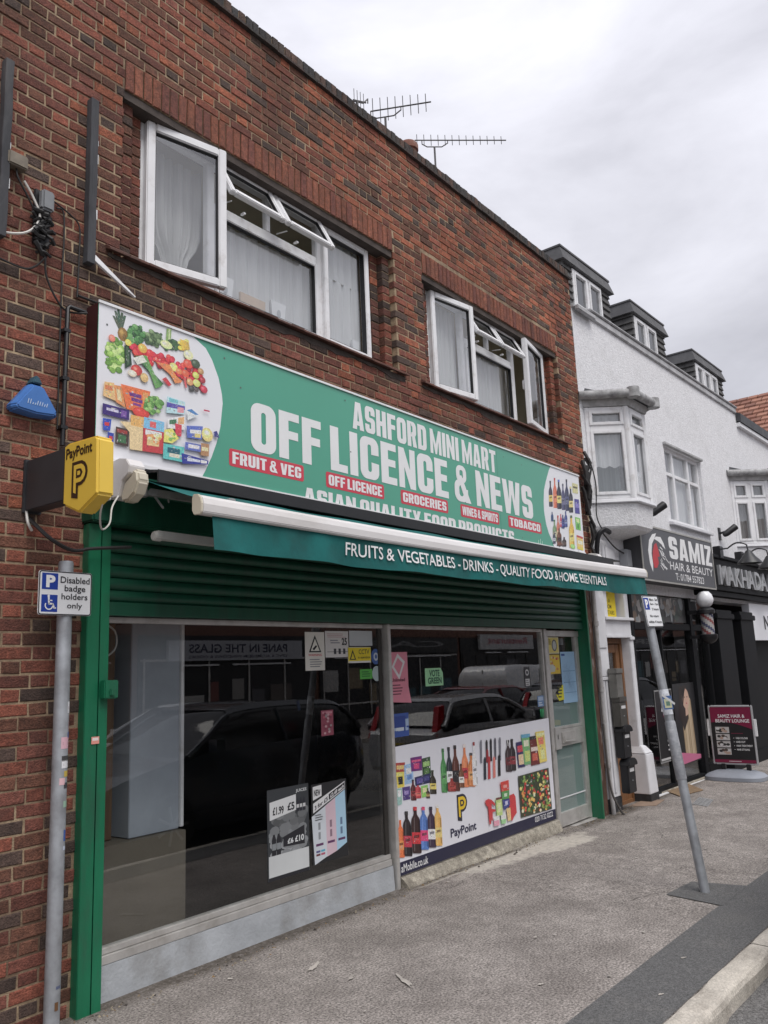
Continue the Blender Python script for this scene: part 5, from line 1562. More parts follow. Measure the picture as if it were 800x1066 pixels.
curtain(3.24, 3.84, 4.50, 5.60, .30, .02, 7, 'white drape tied back behind the open left casement of the left upper window', name='drape', m=M_drape, tie=3.58, seed=4)
curtain(6.72, 7.34, 4.50, 5.58, .235, .012, 7, 'white net behind the left casement of the right upper window', seed=5)
curtain(7.36, 8.26, 4.50, 5.24, .235, .012, 9, 'pale net curtain across the middle pane of the right upper window', seed=6)
M_card = mat('white_card', (.74, .75, .76), rough=.6, var=.06); M_kraft = mat('brown_card', (.55, .42, .31), rough=.8, var=.1)
def tub(x, z, w, h, m, label, y=.20, tp=.75, mark=True, name='carton'):
    b = MB(); a = w/2; t = a*tp
    b.hexa([(x-t, y-.012, z), (x+t, y-.012, z), (x+t, y+.005, z), (x-t, y+.005, z)], [(x-a, y-.015, z+h), (x+a, y-.015, z+h), (x+a, y+.005, z+h), (x-a, y+.005, z+h)])
    if mark:
        b.cur = 1; sh = Sheet((x, y-.016, z+h*.5), (1, 0, 0), (0, 0, 1)); b.col = (.45, .47, .48); pell(b, sh, 0, 0, .022, .035, (.42, .44, .46), .002, 12)
    o = b.build(name, [m, M_paper]); tag(o, label, 'carton')
tub(3.98, 4.555, .17, .22, M_card, 'white tapered carton on the sill of the left upper window, nearest the open casement')
tub(4.27, 4.555, .27, .15, M_kraft, 'low brown carton between the two white cartons on the upper window sill', tp=.95, mark=False)
tub(4.555, 4.555, .17, .20, M_card, 'white tapered carton on the sill right of the low brown carton')
tub(5.55, 4.56, .10, .16, M_card, 'small white tub in the bottom right corner of the left upper window', mark=False, name='tub')
# ---- ground floor shopfront
for x0, x1, zt in ((2.715, 2.858, 2.66), (9.46, 9.545, 2.66)):
    mb = MB(); zb = gz((x0+x1)/2)-.02
    mb.box(x0, -.065, zb, x1, .09, zt)
    if x0 < 5:
        mb.box(x0-.006, -.0672, zb, x0+.03, -.03, zt); mb.box(x0+.075, -.0685, zb, x0+.082, -.06, zt)
    else:
        mb.box(x0, -.085, zb, x0+.025, -.06, zt)
    g = mb.build('shutter_guide', M_green, BB, bevel=.004, seg=2)
    if x0 < 5:
        b = MB(); b.box(2.80, -.12, 1.645, 2.892, -.07, 1.75); b.box(2.83, -.135, 1.66, 2.862, -.118, 1.70); b.build('lock_box', M_green, g, bevel=.006)
        b = MB(); sh = Sheet((2.755, -.0692, 1.40), (1, 0, 0), (0, 0, 1)); prect(b, sh, 0, 0, .05, .04, (.75, .32, .26)); prect(b, sh, .006, .018, .044, .034, (.8, .7, .66), .0016); b.build('sticker', M_print, g, recalc=False)
mb = MB(); mb.box(2.70, -.115, 2.665, 9.56, .10, 3.02)
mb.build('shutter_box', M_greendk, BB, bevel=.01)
mb = MB(); prof = []
z = 2.125
pts = [(-.012, 2.125), (-.030, 2.128), (-.030, 2.205), (-.012, 2.21)]
z = 2.21
while z < 2.66:
    for k in range(7):
        t = k/6; pts.append((-.006-.020*math.sin(math.pi*t)**.8, z+.068*t))
    pts.append((.006, z+.0715)); z += .075
a = [mb.p((2.860, y, zz)) for y, zz in pts]; b = [mb.p((9.458, y, zz)) for y, zz in pts]
for i in range(len(a)-1): mb.face((a[i], b[i], b[i+1], a[i+1]))
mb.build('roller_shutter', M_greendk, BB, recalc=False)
# frames of the big panes
def shopframe(name, bars, mats=M_alu, parent=BB, bevel=.004):
    m = MB()
    for b in bars: m.box(*b)
    return m.build(name, mats, parent, bevel=bevel)
M_alud = mat('brown_anodised', (.06, .055, .05), rough=.45, metal=.5, var=.15)
sw = shopframe('shop_window', [(2.86, .035, .185, 5.595, .10, .235), (2.86, .045, .237, 5.595, .10, .272), (2.86, .04, 2.09, 5.595, .10, 2.125), (2.86, .045, .272, 2.875, .10, 2.09)])
shopframe('inner_frame', [(5.54, .058, .272, 5.595, .10, 2.09)], M_alud, sw)
mb = MB(); mb.poly([(2.87, .066, .26), (5.56, .066, .26), (5.56, .066, 2.1), (2.87, .066, 2.1)]); mb.build('pane', M_glass, sw, recalc=False)
mu = shopframe('mullion', [(5.612, .0, -.03, 5.645, .12, 2.125), (5.6455, .015, -.03, 5.672, .12, 2.125)])
sw2 = shopframe('shop_window', [(5.687, .04, .075, 8.515, .10, .095), (5.687, .04, 2.09, 8.515, .10, 2.125), (8.485, .04, .096, 8.515, .10, 2.089)])
mb = MB(); mb.poly([(5.69, .066, .09), (8.49, .066, .09), (8.49, .066, 2.1), (5.69, .066, 2.1)]); mb.build('pane', M_glass, sw2, recalc=False)
M_riser = mat('grey_painted_riser', (.40, .42, .44), rough=.75, var=.15, scale=5, bump=.4, bscale=45, dirt=((.20, .19, .175), .5, .72, .7), dscale=2.6)
mb = MB(); mb.hexa([(2.862, .012, -.1), (5.597, .012, -.1), (5.597, .2, -.1), (2.862, .2, -.1)], [(2.862, .03, .183), (5.597, .03, .183), (5.597, .2, .183), (2.862, .2, .183)])
mb.build('stall_riser', M_riser, BB)
M_conc = mat('old_concrete', (.40, .365, .30), rough=.95, var=.30, scale=16, bump=1., bscale=48, dirt=((.15, .13, .105), .42, .66, .85), dscale=5.5, speck=(70, .7, 1.25))
mb = MB(); n = 24; rr_ = random.Random(4); rings = []
for i in range(n+1):
    x = 5.69+(8.53-5.69)*i/n; j = rr_.uniform(-.012, .012); rings.append([(x, -.052+j*2, gz(x)-.03), (x, -.040+j*1.4, gz(x)+.012), (x, .004+j*.4, .060+j*.4), (x, .022, .074), (x, .2, .074), (x, .2, -.15)])
mb.loft(rings); mb.build('stall_riser', M_conc, BB)
# door
DX0, DX1 = 8.56, 9.455
df = shopframe('door', [(8.535, .03, gz(9)-.02, 8.60, .11, 2.125), (8.602, .05, .022-.06, 8.672, .10, 2.04), (9.372, .05, -.04, 9.44, .10, 2.04), (8.673, .05, -.035, 9.371, .10, .115), (8.673, .05, 1.0, 9.371, .10, 1.03), (8.673, .045, .812, 9.371, .095, .998), (8.602, .04, 2.042, 9.458, .10, 2.11), (9.441, .05, -.05, 9.458, .11, 2.04)])
mb = MB(); mb.box(8.60, -.01, -.10, 9.46, .12, -.05); mb.build('threshold', M_alu, df, bevel=.004)
mb = MB(); mb.box(8.625, .024, .79, 8.765, .049, 1.03); mb.box(8.67, .012, .90, 8.69, .024, .96); mb.build('lock_plate', mat('bare_aluminium', (.62, .61, .59), rough=.45, metal=.6, var=.1), df, bevel=.006)
mb = MB(); mb.box(8.80, .030, .845, 9.16, .0445, .965); mb.tube([(8.83, .02, .93), (8.83, .012, .87), (9.05, .012, .86)], .006, 6); mb.build('letter_flap', M_alu, df, bevel=.003)
mb = MB(); mb.poly([(8.66, .08, .10), (9.38, .08, .10), (9.38, .08, 1.3), (8.66, .08, 1.3)]); mb.build('frosted_film', mat('frosted_green_film', (.25, .325, .31), rough=.5, var=.08, scale=2), df, recalc=False)
mb = MB(); mb.poly([(8.66, .074, .10), (9.38, .074, .10), (9.38, .074, 2.05), (8.66, .074, 2.05)]); mb.build('pane', M_glass, df, recalc=False)
mb = MB(); mb.box(8.675, .069, .255, 9.37, .0715, .268); mb.build('film_stripe', M_card, df)
# dark shop interior
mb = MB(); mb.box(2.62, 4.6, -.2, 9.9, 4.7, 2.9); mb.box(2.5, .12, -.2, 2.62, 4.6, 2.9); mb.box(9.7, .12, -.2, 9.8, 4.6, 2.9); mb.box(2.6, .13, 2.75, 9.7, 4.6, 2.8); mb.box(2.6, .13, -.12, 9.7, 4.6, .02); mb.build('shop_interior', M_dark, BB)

# ================================================================== fascia sign
KS = (4.327-.13)/(4.327-.252)
def sgx(x): return x*KS
def sgz(z): return 1.75+(z-1.75)*KS
SX0, SX1, SZ0, SZ1 = 2.69, 9.47, 2.96, 4.025
FS = thing('fascia_sign', ((SX0+SX1)/2, 0, SZ0), 'long green and white shop fascia sign with white capital lettering and fruit pictures', 'shop sign')
sh = Sheet((SX0, -.13, SZ0), (1, 0, 0), (0, 0, 1))
M_maroon = mat('maroon_side', (.05, .012, .014), rough=.5)
M_signgreen = mat('green_sign_face', (.075, .345, .235), rough=.30, var=.05, scale=.7, coat=.3)
M_signwhite = mat('white_sign_face', (.80, .80, .83), rough=.3, var=.03, scale=1, coat=.3, dirt=((.6, .6, .6), .6, .85, .4))
mb = MB(); mb.box(SX0, -.126, SZ0+.006, SX1, -.004, SZ1-.006); mb.build('side_case', M_maroon, FS)
mb = MB(); mb.box(SX0, -.130, SZ0, SX1, -.1262, SZ1)
mb.build('panel', M_signgreen, FS)
def arc(side):
    """white printed end: straight side + round edge (traced widths over the height)"""
    if side == 0: pts = [(3.30, 4.0), (3.42, 3.90), (3.475, 3.831), (3.53, 3.72), (3.558, 3.615), (3.566, 3.55), (3.557, 3.48), (3.545, 3.38), (3.515, 3.271), (3.47, 3.16), (3.418, 3.06), (3.36, 2.96)]
    else: pts = [(8.46, 4.0), (8.40, 3.89), (8.30, 3.74), (8.246, 3.644), (8.215, 3.5), (8.208, 3.4), (8.212, 3.366), (8.235, 3.25), (8.28, 3.16), (8.35, 3.075), (8.42, 2.96)]
    return [(sgx(x)-SX0, min(SZ1-SZ0-.002, max(.002, sgz(z)-SZ0))) for x, z in pts]
mb = MB(); a = arc(0); pts = [(.002, SZ1-SZ0-.002)]+a+[(.002, .002)]; mb.prism([sh.at(u, v, .0004) for u, v in pts], (0, -.0008, 0)); mb.build('white_end', M_signwhite, FS)
mb = MB(); a = arc(1); w = SX1-SX0-.002; pts = [(w, .002)]+a[::-1]+[(w, SZ1-SZ0-.002)]; mb.prism([sh.at(u, v, .0004) for u, v in pts], (0, -.0008, 0)); mb.build('white_end', M_signwhite, FS)
mb = MB(); 
for x0, z0, x1, z1 in ((SX0-.004, 3.028, SX1+.004, 3.052), (SX0-.004, SZ1-.010, SX1+.004, SZ1+.006)): mb.box(x0, -.142, z0, x1, -.1315, z1)
mb.build('edge_trim', M_upvc, FS)
mb = MB()
def sline(t, x0, x1, z0, z1, off, col, h=.002, sp=1.0): heavy(mb, sh, t, sgx(x0)-SX0, sgz(z0)-SZ0, sgx(x1)-SX0, sgz(z1)-SZ0, col, h)
sline('ASHFORD MINI MART', 4.93, 7.205, 3.664, 3.895, .022, WHITE)
sline('OFF LICENCE & NEWS', 3.82, 7.94, 3.272, 3.628, .03, WHITE)
sline('ASIAN QUALITY FOOD PRODUCTS', 4.34, 7.48, 2.955, 3.09, .02, WHITE)
mb.build('lettering', M_print, FS, recalc=False)
for t, x0, x1 in (('FRUIT & VEG', 3.62, 4.345), ('OFF LICENCE', 4.59, 5.31), ('GROCERIES', 5.542, 6.267), ('WINES & SPIRITS', 6.482, 7.196), ('TOBACCO', 7.383, 8.11)):
    mb = MB(); u0, u1, v0, v1 = sgx(x0)-SX0, sgx(x1)-SX0, sgz(3.128)-SZ0, sgz(3.25)-SZ0
    ppoly(mb, sh, pround(u0, v0, u1, v1, .02), (.60, .055, .085), .0012)
    heavy(mb, sh, t, u0+.03, v0+.02, u1-.03, v1-.02, WHITE, .0024)
    mb.build('red_label', M_print, FS, recalc=False)
mb = MB(); art(mb, ART_PRODUCE, SX0, SZ0, sh, .0018); mb.build('produce_picture', M_art, FS, recalc=False)
mb = MB(); art(mb, ART_DRINKS, SX0, SZ0, sh, .0018); mb.build('drinks_picture', M_art, FS, recalc=False)
mb = MB(); us = sgx(7.225)-SX0; mb.col = (.02, .12, .08); prect(mb, sh, us, .02, us+.004, SZ1-SZ0-.01, (.03, .17, .11), .0008)
for u, v in ((.06, .93), (.06, .55), (.06, .12), (1.15, .80), (1.13, .30), (2.3, .98), (2.35, .55), (3.6, .97), (5.3, .95), (4.9, .97), (1.0, .98), (6.6, .1), (6.62, .9), (5.2, .12), (3.3, .1)): pell(mb, sh, u, v, .007, .007, (.12, .13, .13), .0026, 8)
for u, v, c in ((5.55, .085, 1), (5.6, .1, 1), (5.64, .08, 1)): prline(mb, sh, u, v-.03, u+.02, v+.05, .012, (.5, .7, .6), .0022)
mb.build('panel_screw', M_print, FS, recalc=False)

# ================================================================== awning
AW = thing('awning', (6.1, -.5, 2.46), 'teal fabric shop awning with white front bar and printed valance', 'awning')
M_teal = mat('teal_awning_fabric', (.005, .118, .112), rough=.9, var=.22, scale=3, bump=.35, bscale=14, dirt=((.012, .06, .058), .48, .75, .7), dscale=3.2)
M_bar = mat('white_powder_coat', (.72, .70, .69), rough=.38, var=.08, scale=4, dirt=((.42, .38, .34), .52, .75, .5), dscale=3, stretch=(.25, 1, 1))
AX0, AX1 = 2.83, 9.42
def bz(x):
    u = (x-2.85)/6.55; return -.052*(1-u)-.022*math.sin(math.pi*u)
mb = MB()   # dark cover strip over the roller
mb.hexa([(2.915, -.42, 2.935), (9.84, -.42, 2.935), (9.84, -.145, 2.965), (2.915, -.145, 2.965)], [(2.915, -.42, 2.952), (9.84, -.42, 2.952), (9.84, -.145, 3.0), (2.915, -.145, 3.0)])
mb.box(2.915, -.432, 2.872, 9.60, -.4205, 2.953)
mb.build('roller_cover', mat('black_cover_strip', (.018, .018, .02), rough=.5, var=.2), AW, bevel=.003)
mb = MB(); mb.tube([(2.92, -.27, 2.86), (9.38, -.27, 2.86)], .042, 14); mb.build('roller', M_greendk, AW, smooth=True)
mb = MB(); n = 70; rows = []
ra = random.Random(3)
for j in range(9):
    t = j/8; y = -.31+(-.85+.31)*t; row = []
    for i in range(n+1):
        u = i/n; x = AX0+.08+(AX1-AX0-.10)*u; z = 2.905+(2.757+bz(x)-2.905)*t-.010*math.sin(math.pi*t); row.append(mb.p((x, y, z-.006*math.sin(math.pi*t)*math.sin(u*40)+.004*math.sin(u*17+t*4))))
    rows.append(row)
for a, b in zip(rows, rows[1:]):
    for i in range(n): mb.face((a[i], a[i+1], b[i+1], b[i]))
mb.build('canopy', M_teal, AW, smooth=True, recalc=False)
def barprof(y0=-.86):
    return [(y0+.02, 2.665), (y0-.028, 2.662), (y0-.040, 2.675), (y0-.042, 2.72), (y0-.032, 2.752), (y0-.012, 2.771), (y0+.025, 2.776), (y0+.035, 2.755), (y0+.035, 2.69)]
mb = MB(); mb.loft([[(x, y, z+bz(x)) for y, z in barprof()] for x in [2.86+(9.405-2.86)*k/12 for k in range(13)]]); mb.build('front_bar', M_bar, AW, bevel=.004, seg=2)
for x0, x1 in ((2.845, 2.8595), (9.4055, 9.42)):
    mb = MB(); cp = [(-.865+(y+.865)*1.05, 2.718+(z-2.718)*1.05) for y, z in barprof()]; mb.loft([[(x, y, z+bz(x0)) for y, z in cp] for x in (x0, x1)]); mb.build('end_cap', mat('cream_plastic', (.62, .57, .46), rough=.45, var=.08), AW, bevel=.003)
mb = MB(); n = 120; rows = []
def valy(u, t): return -.872-.012*t-.012*t*math.sin(u*46+2*math.sin(u*9))-.009*t*math.sin(u*19+1)-.008*t*math.sin(u*83+3*math.sin(u*5))-.004*math.sin(t*3)*math.sin(u*150)
for j in range(7):
    t = j/6; rows.append([mb.p((2.945+(9.395-2.945)*i/n, valy(i/n, t), 2.668+bz(2.945+6.45*i/n)*.75-.205*t-.004*math.sin(i*.31)*t)) for i in range(n+1)])
for a, b in zip(rows, rows[1:]):
    for i in range(n): mb.face((a[i], a[i+1], b[i+1], b[i]))
va = mb.build('valance', M_teal, AW, smooth=True, recalc=False)
mb = MB()
def vfn(u, v, h):
    t = (2.668-v)/.205; return (u, valy((u-2.945)/6.45, t)-.009, v+bz(u)*.75+.025)
vs, fs = text_geo('FRUITS & VEGETABLES - DRINKS - QUALITY FOOD & HOME ESSENTIALS', .008)
mb.merge([vfn(4.06+(8.22-4.06)*a, 2.487+(2.590-2.487)*b, 0) for a, b in vs], fs, WHITE); mb.build('lettering', M_print, va, recalc=False)
M_grey = mat('grey_cast_metal', (.30, .30, .30), rough=.5, metal=.3, var=.2, scale=12, dirt=((.1, .09, .08), .5, .75, .6), dscale=9)
for x, s in ((2.86, 1), (9.36, -1)):
    mb = MB(); e = Vector((x+s*.55, -.50, 2.795))
    for a, b in (((x+s*.06, -.28, 2.845), e), (e, (x+s*.12, -.83, 2.675 if s > 0 else 2.715))):
        a, b = Vector(a), Vector(b); d = (b-a).normalized(); u = d.cross(Vector((0, 0, 1))).normalized()*.018; w = Vector((0, 0, .022))
        mb.hexa([a-u-w, a+u-w, a+u+w, a-u+w], [b-u-w, b+u-w, b+u+w, b-u+w])
    for q in ((x+s*.06, -.28, 2.845), tuple(e), (x+s*.12, -.83, 2.675 if s > 0 else 2.715)): mb.lathe([(.028, -.035), (.034, -.03), (.034, .03), (.028, .035)], q, 12)
    mb.tube([(x+s*.12, -.3, 2.83), (x+s*.15, -.36, 2.74)], .008, 6); mb.tube([(x+s*.2, -.32, 2.86), (x+s*.25, -.28, 2.80)], .006, 6)
    mb.build('arm', M_grey, AW, bevel=.004)
    b_ = MB(); x0 = 2.745 if s > 0 else 9.36
    b_.prism([(x0+.035, y, z) for y, z in [(-.135, 2.80), (-.135, 3.02), (-.24, 3.03), (-.31, 3.015), (-.345, 2.97), (-.335, 2.925), (-.27, 2.89), (-.235, 2.80)]], (.11, 0, 0))
    b_.box(x0, -.20, 2.785, x0+.014, -.12, 3.015); b_.box(x0+.0175, -.18, 2.785, x0+.030, -.12, 3.01); b_.lathe([(.012, -.004), (.012, .004)], (x0+.002, -.17, 2.82), 8, 'X')
    br = b_.build('bracket', M_bar, AW, bevel=.01)
    c_ = MB(); c_.prism([(x0+.05, y, z) for y, z in [(-.236, 2.80), (-.275, 2.885), (-.338, 2.92), (-.352, 2.955), (-.395, 2.93), (-.405, 2.87), (-.37, 2.80), (-.31, 2.765), (-.25, 2.765)]], (.085, 0, 0)); c_.build('gear_cover', mat('cream_plastic'), br, bevel=.014, seg=3)
SL = MB(); SL.box(3.0, -.325, 2.560, 5.1, -.275, 2.612); SL.lathe([(.026, 0), (.03, .004), (.03, .05), (.026, .055)], (2.985, -.30, 2.58), 12, 'X'); SL.box(3.9, -.31, 2.612, 3.92, -.29, 2.66)
tag(SL.build('strip_light', mat('dusty_white_fitting', (.48, .48, .46), rough=.5, var=.1), bevel=.005), 'unlit white fluorescent strip light hung under the awning before the green shutter', 'light fitting')

# ================================================================== projecting yellow sign
PP = thing('projecting_sign', (2.38, 0, 2.6), 'yellow pointed projecting payment sign on a black wall box', 'shop sign')
mb = MB(); mb.box(2.335, -.405, 2.69, 2.425, -.02, 2.975); mb.box(2.325, -.02, 2.68, 2.435, -.0, 2.985)
mb.build('wall_box', mat('charcoal_metal', (.035, .036, .04), rough=.5, var=.2, scale=4), PP, bevel=.004)
out = [(-.405, 2.662), (-.405, 2.985), (-.44, 2.993), (-.69, 2.985), (-.715, 2.97), (-.722, 2.675), (-.56, 2.598)]
M_yel = mat('yellow_acrylic', (.82, .56, .075), rough=.35, var=.05, scale=3, coat=.2)
mb = MB(); mb.prism([(2.33, y, z) for y, z in out], (.10, 0, 0)); mb.build('sign_panel', M_yel, PP, bevel=.012, seg=3)
ps = Sheet((2.329, -.405, 2.60), (0, -1, 0), (0, 0, 1)); DK = (.045, .022, .012)
mb = MB(); write(mb, ps, 'PayPoint', .025, .285, .265, .36, DK, .03, .001)
# outlined letter P with a slanting foot
def paymark(mb, sh, u, v, s, ink, fill, h):
    o = [(0, .06), (0, 1), (.38, 1)]+[(.38+.34*math.cos(R(a)), .67+.33*math.sin(R(a))) for a in (75, 50, 25, 0, -25, -50, -75)]+[(.38, .34), (.30, .34), (.30, 0)]
    i = [(.09, .19), (.09, .91), (.37, .91)]+[(.37+.26*math.cos(R(a)), .67+.24*math.sin(R(a))) for a in (75, 50, 25, 0, -25, -50, -75)]+[(.37, .43), (.21, .43), (.21, .14)]
    f = lambda p: (u+p[0]*s, v+p[1]*s)
    ppoly(mb, sh, [f(p) for p in o], ink, h); ppoly(mb, sh, [f(p) for p in i], fill, h+.0008)
    k = [(.21, .55), (.21, .79), (.36, .79)]+[(.36+.15*math.cos(R(a)), .67+.12*math.sin(R(a))) for a in (60, 0, -60)]+[(.36, .55)]
    ppoly(mb, sh, [f(p) for p in k], ink, h+.0016); q = [(.27, .62), (.27, .73), (.38, .73), (.41, .675), (.38, .62)]; ppoly(mb, sh, [f(p) for p in q], fill, h+.0022)
paymark(mb, ps, .085, .075, .20, DK, (.82, .56, .075), .001)
mb.build('lettering', M_print, PP, recalc=False)
def cable(pts, r, label, m=None, name='cable', group=None, n=6, cat='cable'):
    P = [Vector(q) for q in pts]; out = []
    for i in range(len(P)-1):
        p0, p1, p2, p3 = P[max(i-1, 0)], P[i], P[i+1], P[min(i+2, len(P)-1)]
        for k in range(6):
            t = k/6; out.append(.5*((2*p1)+(p2-p0)*t+(2*p0-5*p1+4*p2-p3)*t*t+(3*p1-p0-3*p2+p3)*t**3))
    out.append(P[-1]); b = MB(); b.tube(out, r, n); o = b.build(name, m or M_cable, smooth=True); return tag(o, label, cat, group)
M_wcable = mat('white_cable_sheath', (.60, .58, .54), rough=.5)
cable([(2.36, -.01, 2.66), (2.36, -.10, 2.60), (2.42, -.16, 2.52), (2.56, -.14, 2.475), (2.70, -.12, 2.50), (2.95, -.13, 2.53)], .011, 'black cable looping from under the yellow projecting sign to the shutter box')
cable([(2.40, -.69, 2.69), (2.43, -.60, 2.60), (2.52, -.48, 2.545), (2.62, -.40, 2.60), (2.66, -.36, 2.70), (2.72, -.33, 2.78)], .005, 'thin white flex hanging between the yellow projecting sign and the awning bracket', M_wcable)
cable([(2.345, -.02, 2.69), (2.34, -.05, 2.62), (2.37, -.04, 2.58)], .008, 'short white cable end poking out below the black box of the yellow sign', M_wcable)

# ================================================================== alarm box, battens, boxes and cables on the left wall
AL = thing('alarm_box', (2.36, 0, 3.24), 'blue triangular burglar alarm box with a dark top on the brick wall', 'alarm box')
def py(y0, k): return y0*k
mb = MB(); o = [(2.205, 3.27), (2.22, 3.245), (2.35, 3.235), (2.475, 3.245), (2.49, 3.27), (2.388, 3.42), (2.315, 3.42)]
c = (2.35, 3.30); fr = [(c[0]+(x-c[0])*.84, c[1]+(z-c[1])*.86) for x, z in o]
mb.loft([[(x, -.0, z) for x, z in o], [(x, -.05, z) for x, z in o], [(x, -.085, z) for x, z in fr]]); mb.build('cover', mat('faded_blue_plastic', (.055, .17, .46), rough=.42, var=.1, scale=6, dirt=((.25, .32, .5), .55, .8, .6), dscale=8), AL, bevel=.008)
mb = MB(); o = [(2.316, 3.4225), (2.387, 3.4225), (2.358, 3.475), (2.346, 3.475)]; mb.loft([[(x, 0, z) for x, z in o], [(x, -.05, z) for x, z in o], [(2.352+(x-2.352)*.8, -.075, 3.43+(z-3.43)*.8) for x, z in o]]); mb.build('top_cap', mat('teal_plastic', (.03, .085, .12), rough=.4), AL, bevel=.005)
mb = MB(); rr_ = random.Random(2); s2 = Sheet((2.24, -.0865, 3.27), (1, 0, 0), (0, 0, 1))
for k in range(9): prline(mb, s2, .05+k*.014, .02, .056+k*.014, .02+rr_.uniform(.01, .03), .005, (.45, .55, .7), .001)
mb.build('worn_lettering', M_print, AL, recalc=False)
M_batten = mat('weathered_dark_batten', (.055, .056, .062), rough=.85, var=.35, scale=8, bump=.4, bscale=60, stretch=(1, 1, .2), dirt=((.13, .12, .11), .55, .8, .6), dscale=4)
for x0, x1, za, zb, lab in ((2.088, 2.14, 4.25, 5.385, 'left weathered grey batten bolted to the brick wall at the edge of the picture'), (2.652, 2.708, 4.30, 5.445, 'weathered grey batten on the brick just left of the left upper window')):
    mb = MB(); rings = []
    for k in range(13):
        z = za+(zb-za)*k/12; j = rb.uniform(-.003, .003); rings.append([(x0+j, -.055+j, z), (x1+j, -.053, z), (x1-.003+j, .0, z), (x0+j, .0, z)])
    mb.loft(rings); t = tag(mb.build('batten', M_batten, bevel=.003, seg=1), lab, 'batten', 'old sign battens')
    s_ = MB(); zz = za+.05
    while zz < zb-.1:
        if rb.random() < .5: s_.box(x1-.002, -.03-rb.uniform(0, .02), zz, x1+.008, -.012, zz+rb.uniform(.03, .09))
        zz += .13
    s_.build('mortar_drip', M_card, t)
mb = MB(); a, b = Vector((2.69, -.03, 4.335)), Vector((2.985, -.06, 4.165)); n = Vector((.02, 0, .033)); mb.hexa([a, a+n, a+n+Vector((0, -.02, 0)), a+Vector((0, -.02, 0))], [b, b+n*.3, b+n*.3+Vector((0, -.02, 0)), b+Vector((0, -.02, 0))])
tag(mb.build('loose_trim', M_upvc, bevel=.002), 'loose white plastic strip slanting down from the foot of the grey batten', 'trim strip')
mb = MB(); mb.box(2.125, -.065, 4.715, 2.245, -.0, 4.80); tag(mb.build('junction_box', mat('grey_tan_box', (.20, .17, .13), rough=.6, var=.3, scale=14), bevel=.008), 'small dusty tan junction box beside the left grey batten', 'junction box')
CT = thing('cable_terminal', (2.37, 0, 4.2), 'grey lidded cable terminal over a tangle of black joints on the brick wall', 'cable terminal')
mb = MB(); mb.box(2.315, -.02, 4.30, 2.42, 0, 4.655); mb.build('back_plate', M_black, CT, bevel=.005)
mb = MB(); mb.box(2.335, -.075, 4.515, 2.415, -.021, 4.645); mb.build('lid', mat('grey_plastic', (.22, .23, .24), rough=.5, var=.15), CT, bevel=.012)
mb = MB(); rt = random.Random(6)
for k in range(34):
    x, z = rt.uniform(2.325, 2.412), rt.uniform(4.22, 4.51); L = rt.uniform(.02, .05); a = rt.uniform(-1, 1); mb.tube([(x-L*math.cos(a), -rt.uniform(.02, .06), z-L*math.sin(a)), (x, -rt.uniform(.03, .07), z), (x+L*math.cos(a), -rt.uniform(.02, .05), z+L*math.sin(a)*.5)], rt.uniform(.008, .016), 6)
mb.build('cable_joints', M_cable, CT, smooth=True)
G = 'loose cables on the left brick wall'
cable([(2.0, -.03, 4.28), (2.15, -.04, 4.285), (2.27, -.05, 4.34), (2.335, -.05, 4.46), (2.30, -.03, 4.58), (2.24, -.03, 4.66)], .0075, 'white cable bowing in a loop left of the cable terminal', M_wcable, group=G)
cable([(2.19, -.03, 4.72), (2.20, -.035, 4.66), (2.26, -.03, 4.58), (2.30, -.03, 4.52)], .006, 'black cable dropping from the tan junction box', group=G)
cable([(2.38, -.05, 4.22), (2.40, -.03, 4.12), (2.47, -.025, 4.0), (2.55, -.02, 3.945), (2.66, -.06, 3.955)], .006, 'black cable from the terminal down to the top corner of the fascia sign', group=G)
cable([(2.38, -.05, 4.22), (2.33, -.03, 4.15), (2.24, -.03, 4.11), (2.0, -.02, 4.14)], .006, 'black cable sagging left below the terminal', group=G)
cable([(2.46, -.012, 4.59), (2.505, -.014, 4.58), (2.515, -.014, 4.4), (2.51, -.014, 4.1), (2.515, -.014, 3.2)], .005, 'thin black wire running straight down the brick left of the grey batten', group=G)
cable([(2.43, -.012, 4.63), (2.55, -.014, 4.585), (2.615, -.014, 4.53), (2.62, -.014, 4.35), (2.615, -.014, 4.06)], .005, 'thin black wire turning down close beside the grey batten', group=G)
cable([(2.62, -.02, 4.07), (3.2, -.02, 4.06), (4.5, -.022, 4.055), (5.6, -.03, 4.045), (6.8, -.02, 4.06), (8.2, -.02, 4.04), (9.5, -.02, 4.05)], .008, 'long black cable clipped along the brick above the fascia sign')
mb = MB(); mb.tube([(2.66, -.04, 3.965), (2.55, -.04, 3.968), (2.54, -.04, 3.955), (2.535, -.04, 3.10)], .014, 8)
for z in (3.2, 3.5, 3.8): mb.box(2.515, -.055, z, 2.558, -.0, z+.02)
tag(mb.build('conduit', M_black, smooth=True), 'black conduit pipe down the brick beside the left end of the fascia sign', 'conduit')
mb = MB(); rr_ = random.Random(12)
mb.box(2.56, -.10, 2.98, 2.63, -.02, 3.10); tag(mb.build('cable_box', mat('dull_grey_box', (.12, .12, .125), rough=.5, var=.2), bevel=.008), 'small dark grey box between the conduit and the yellow sign', 'junction box')

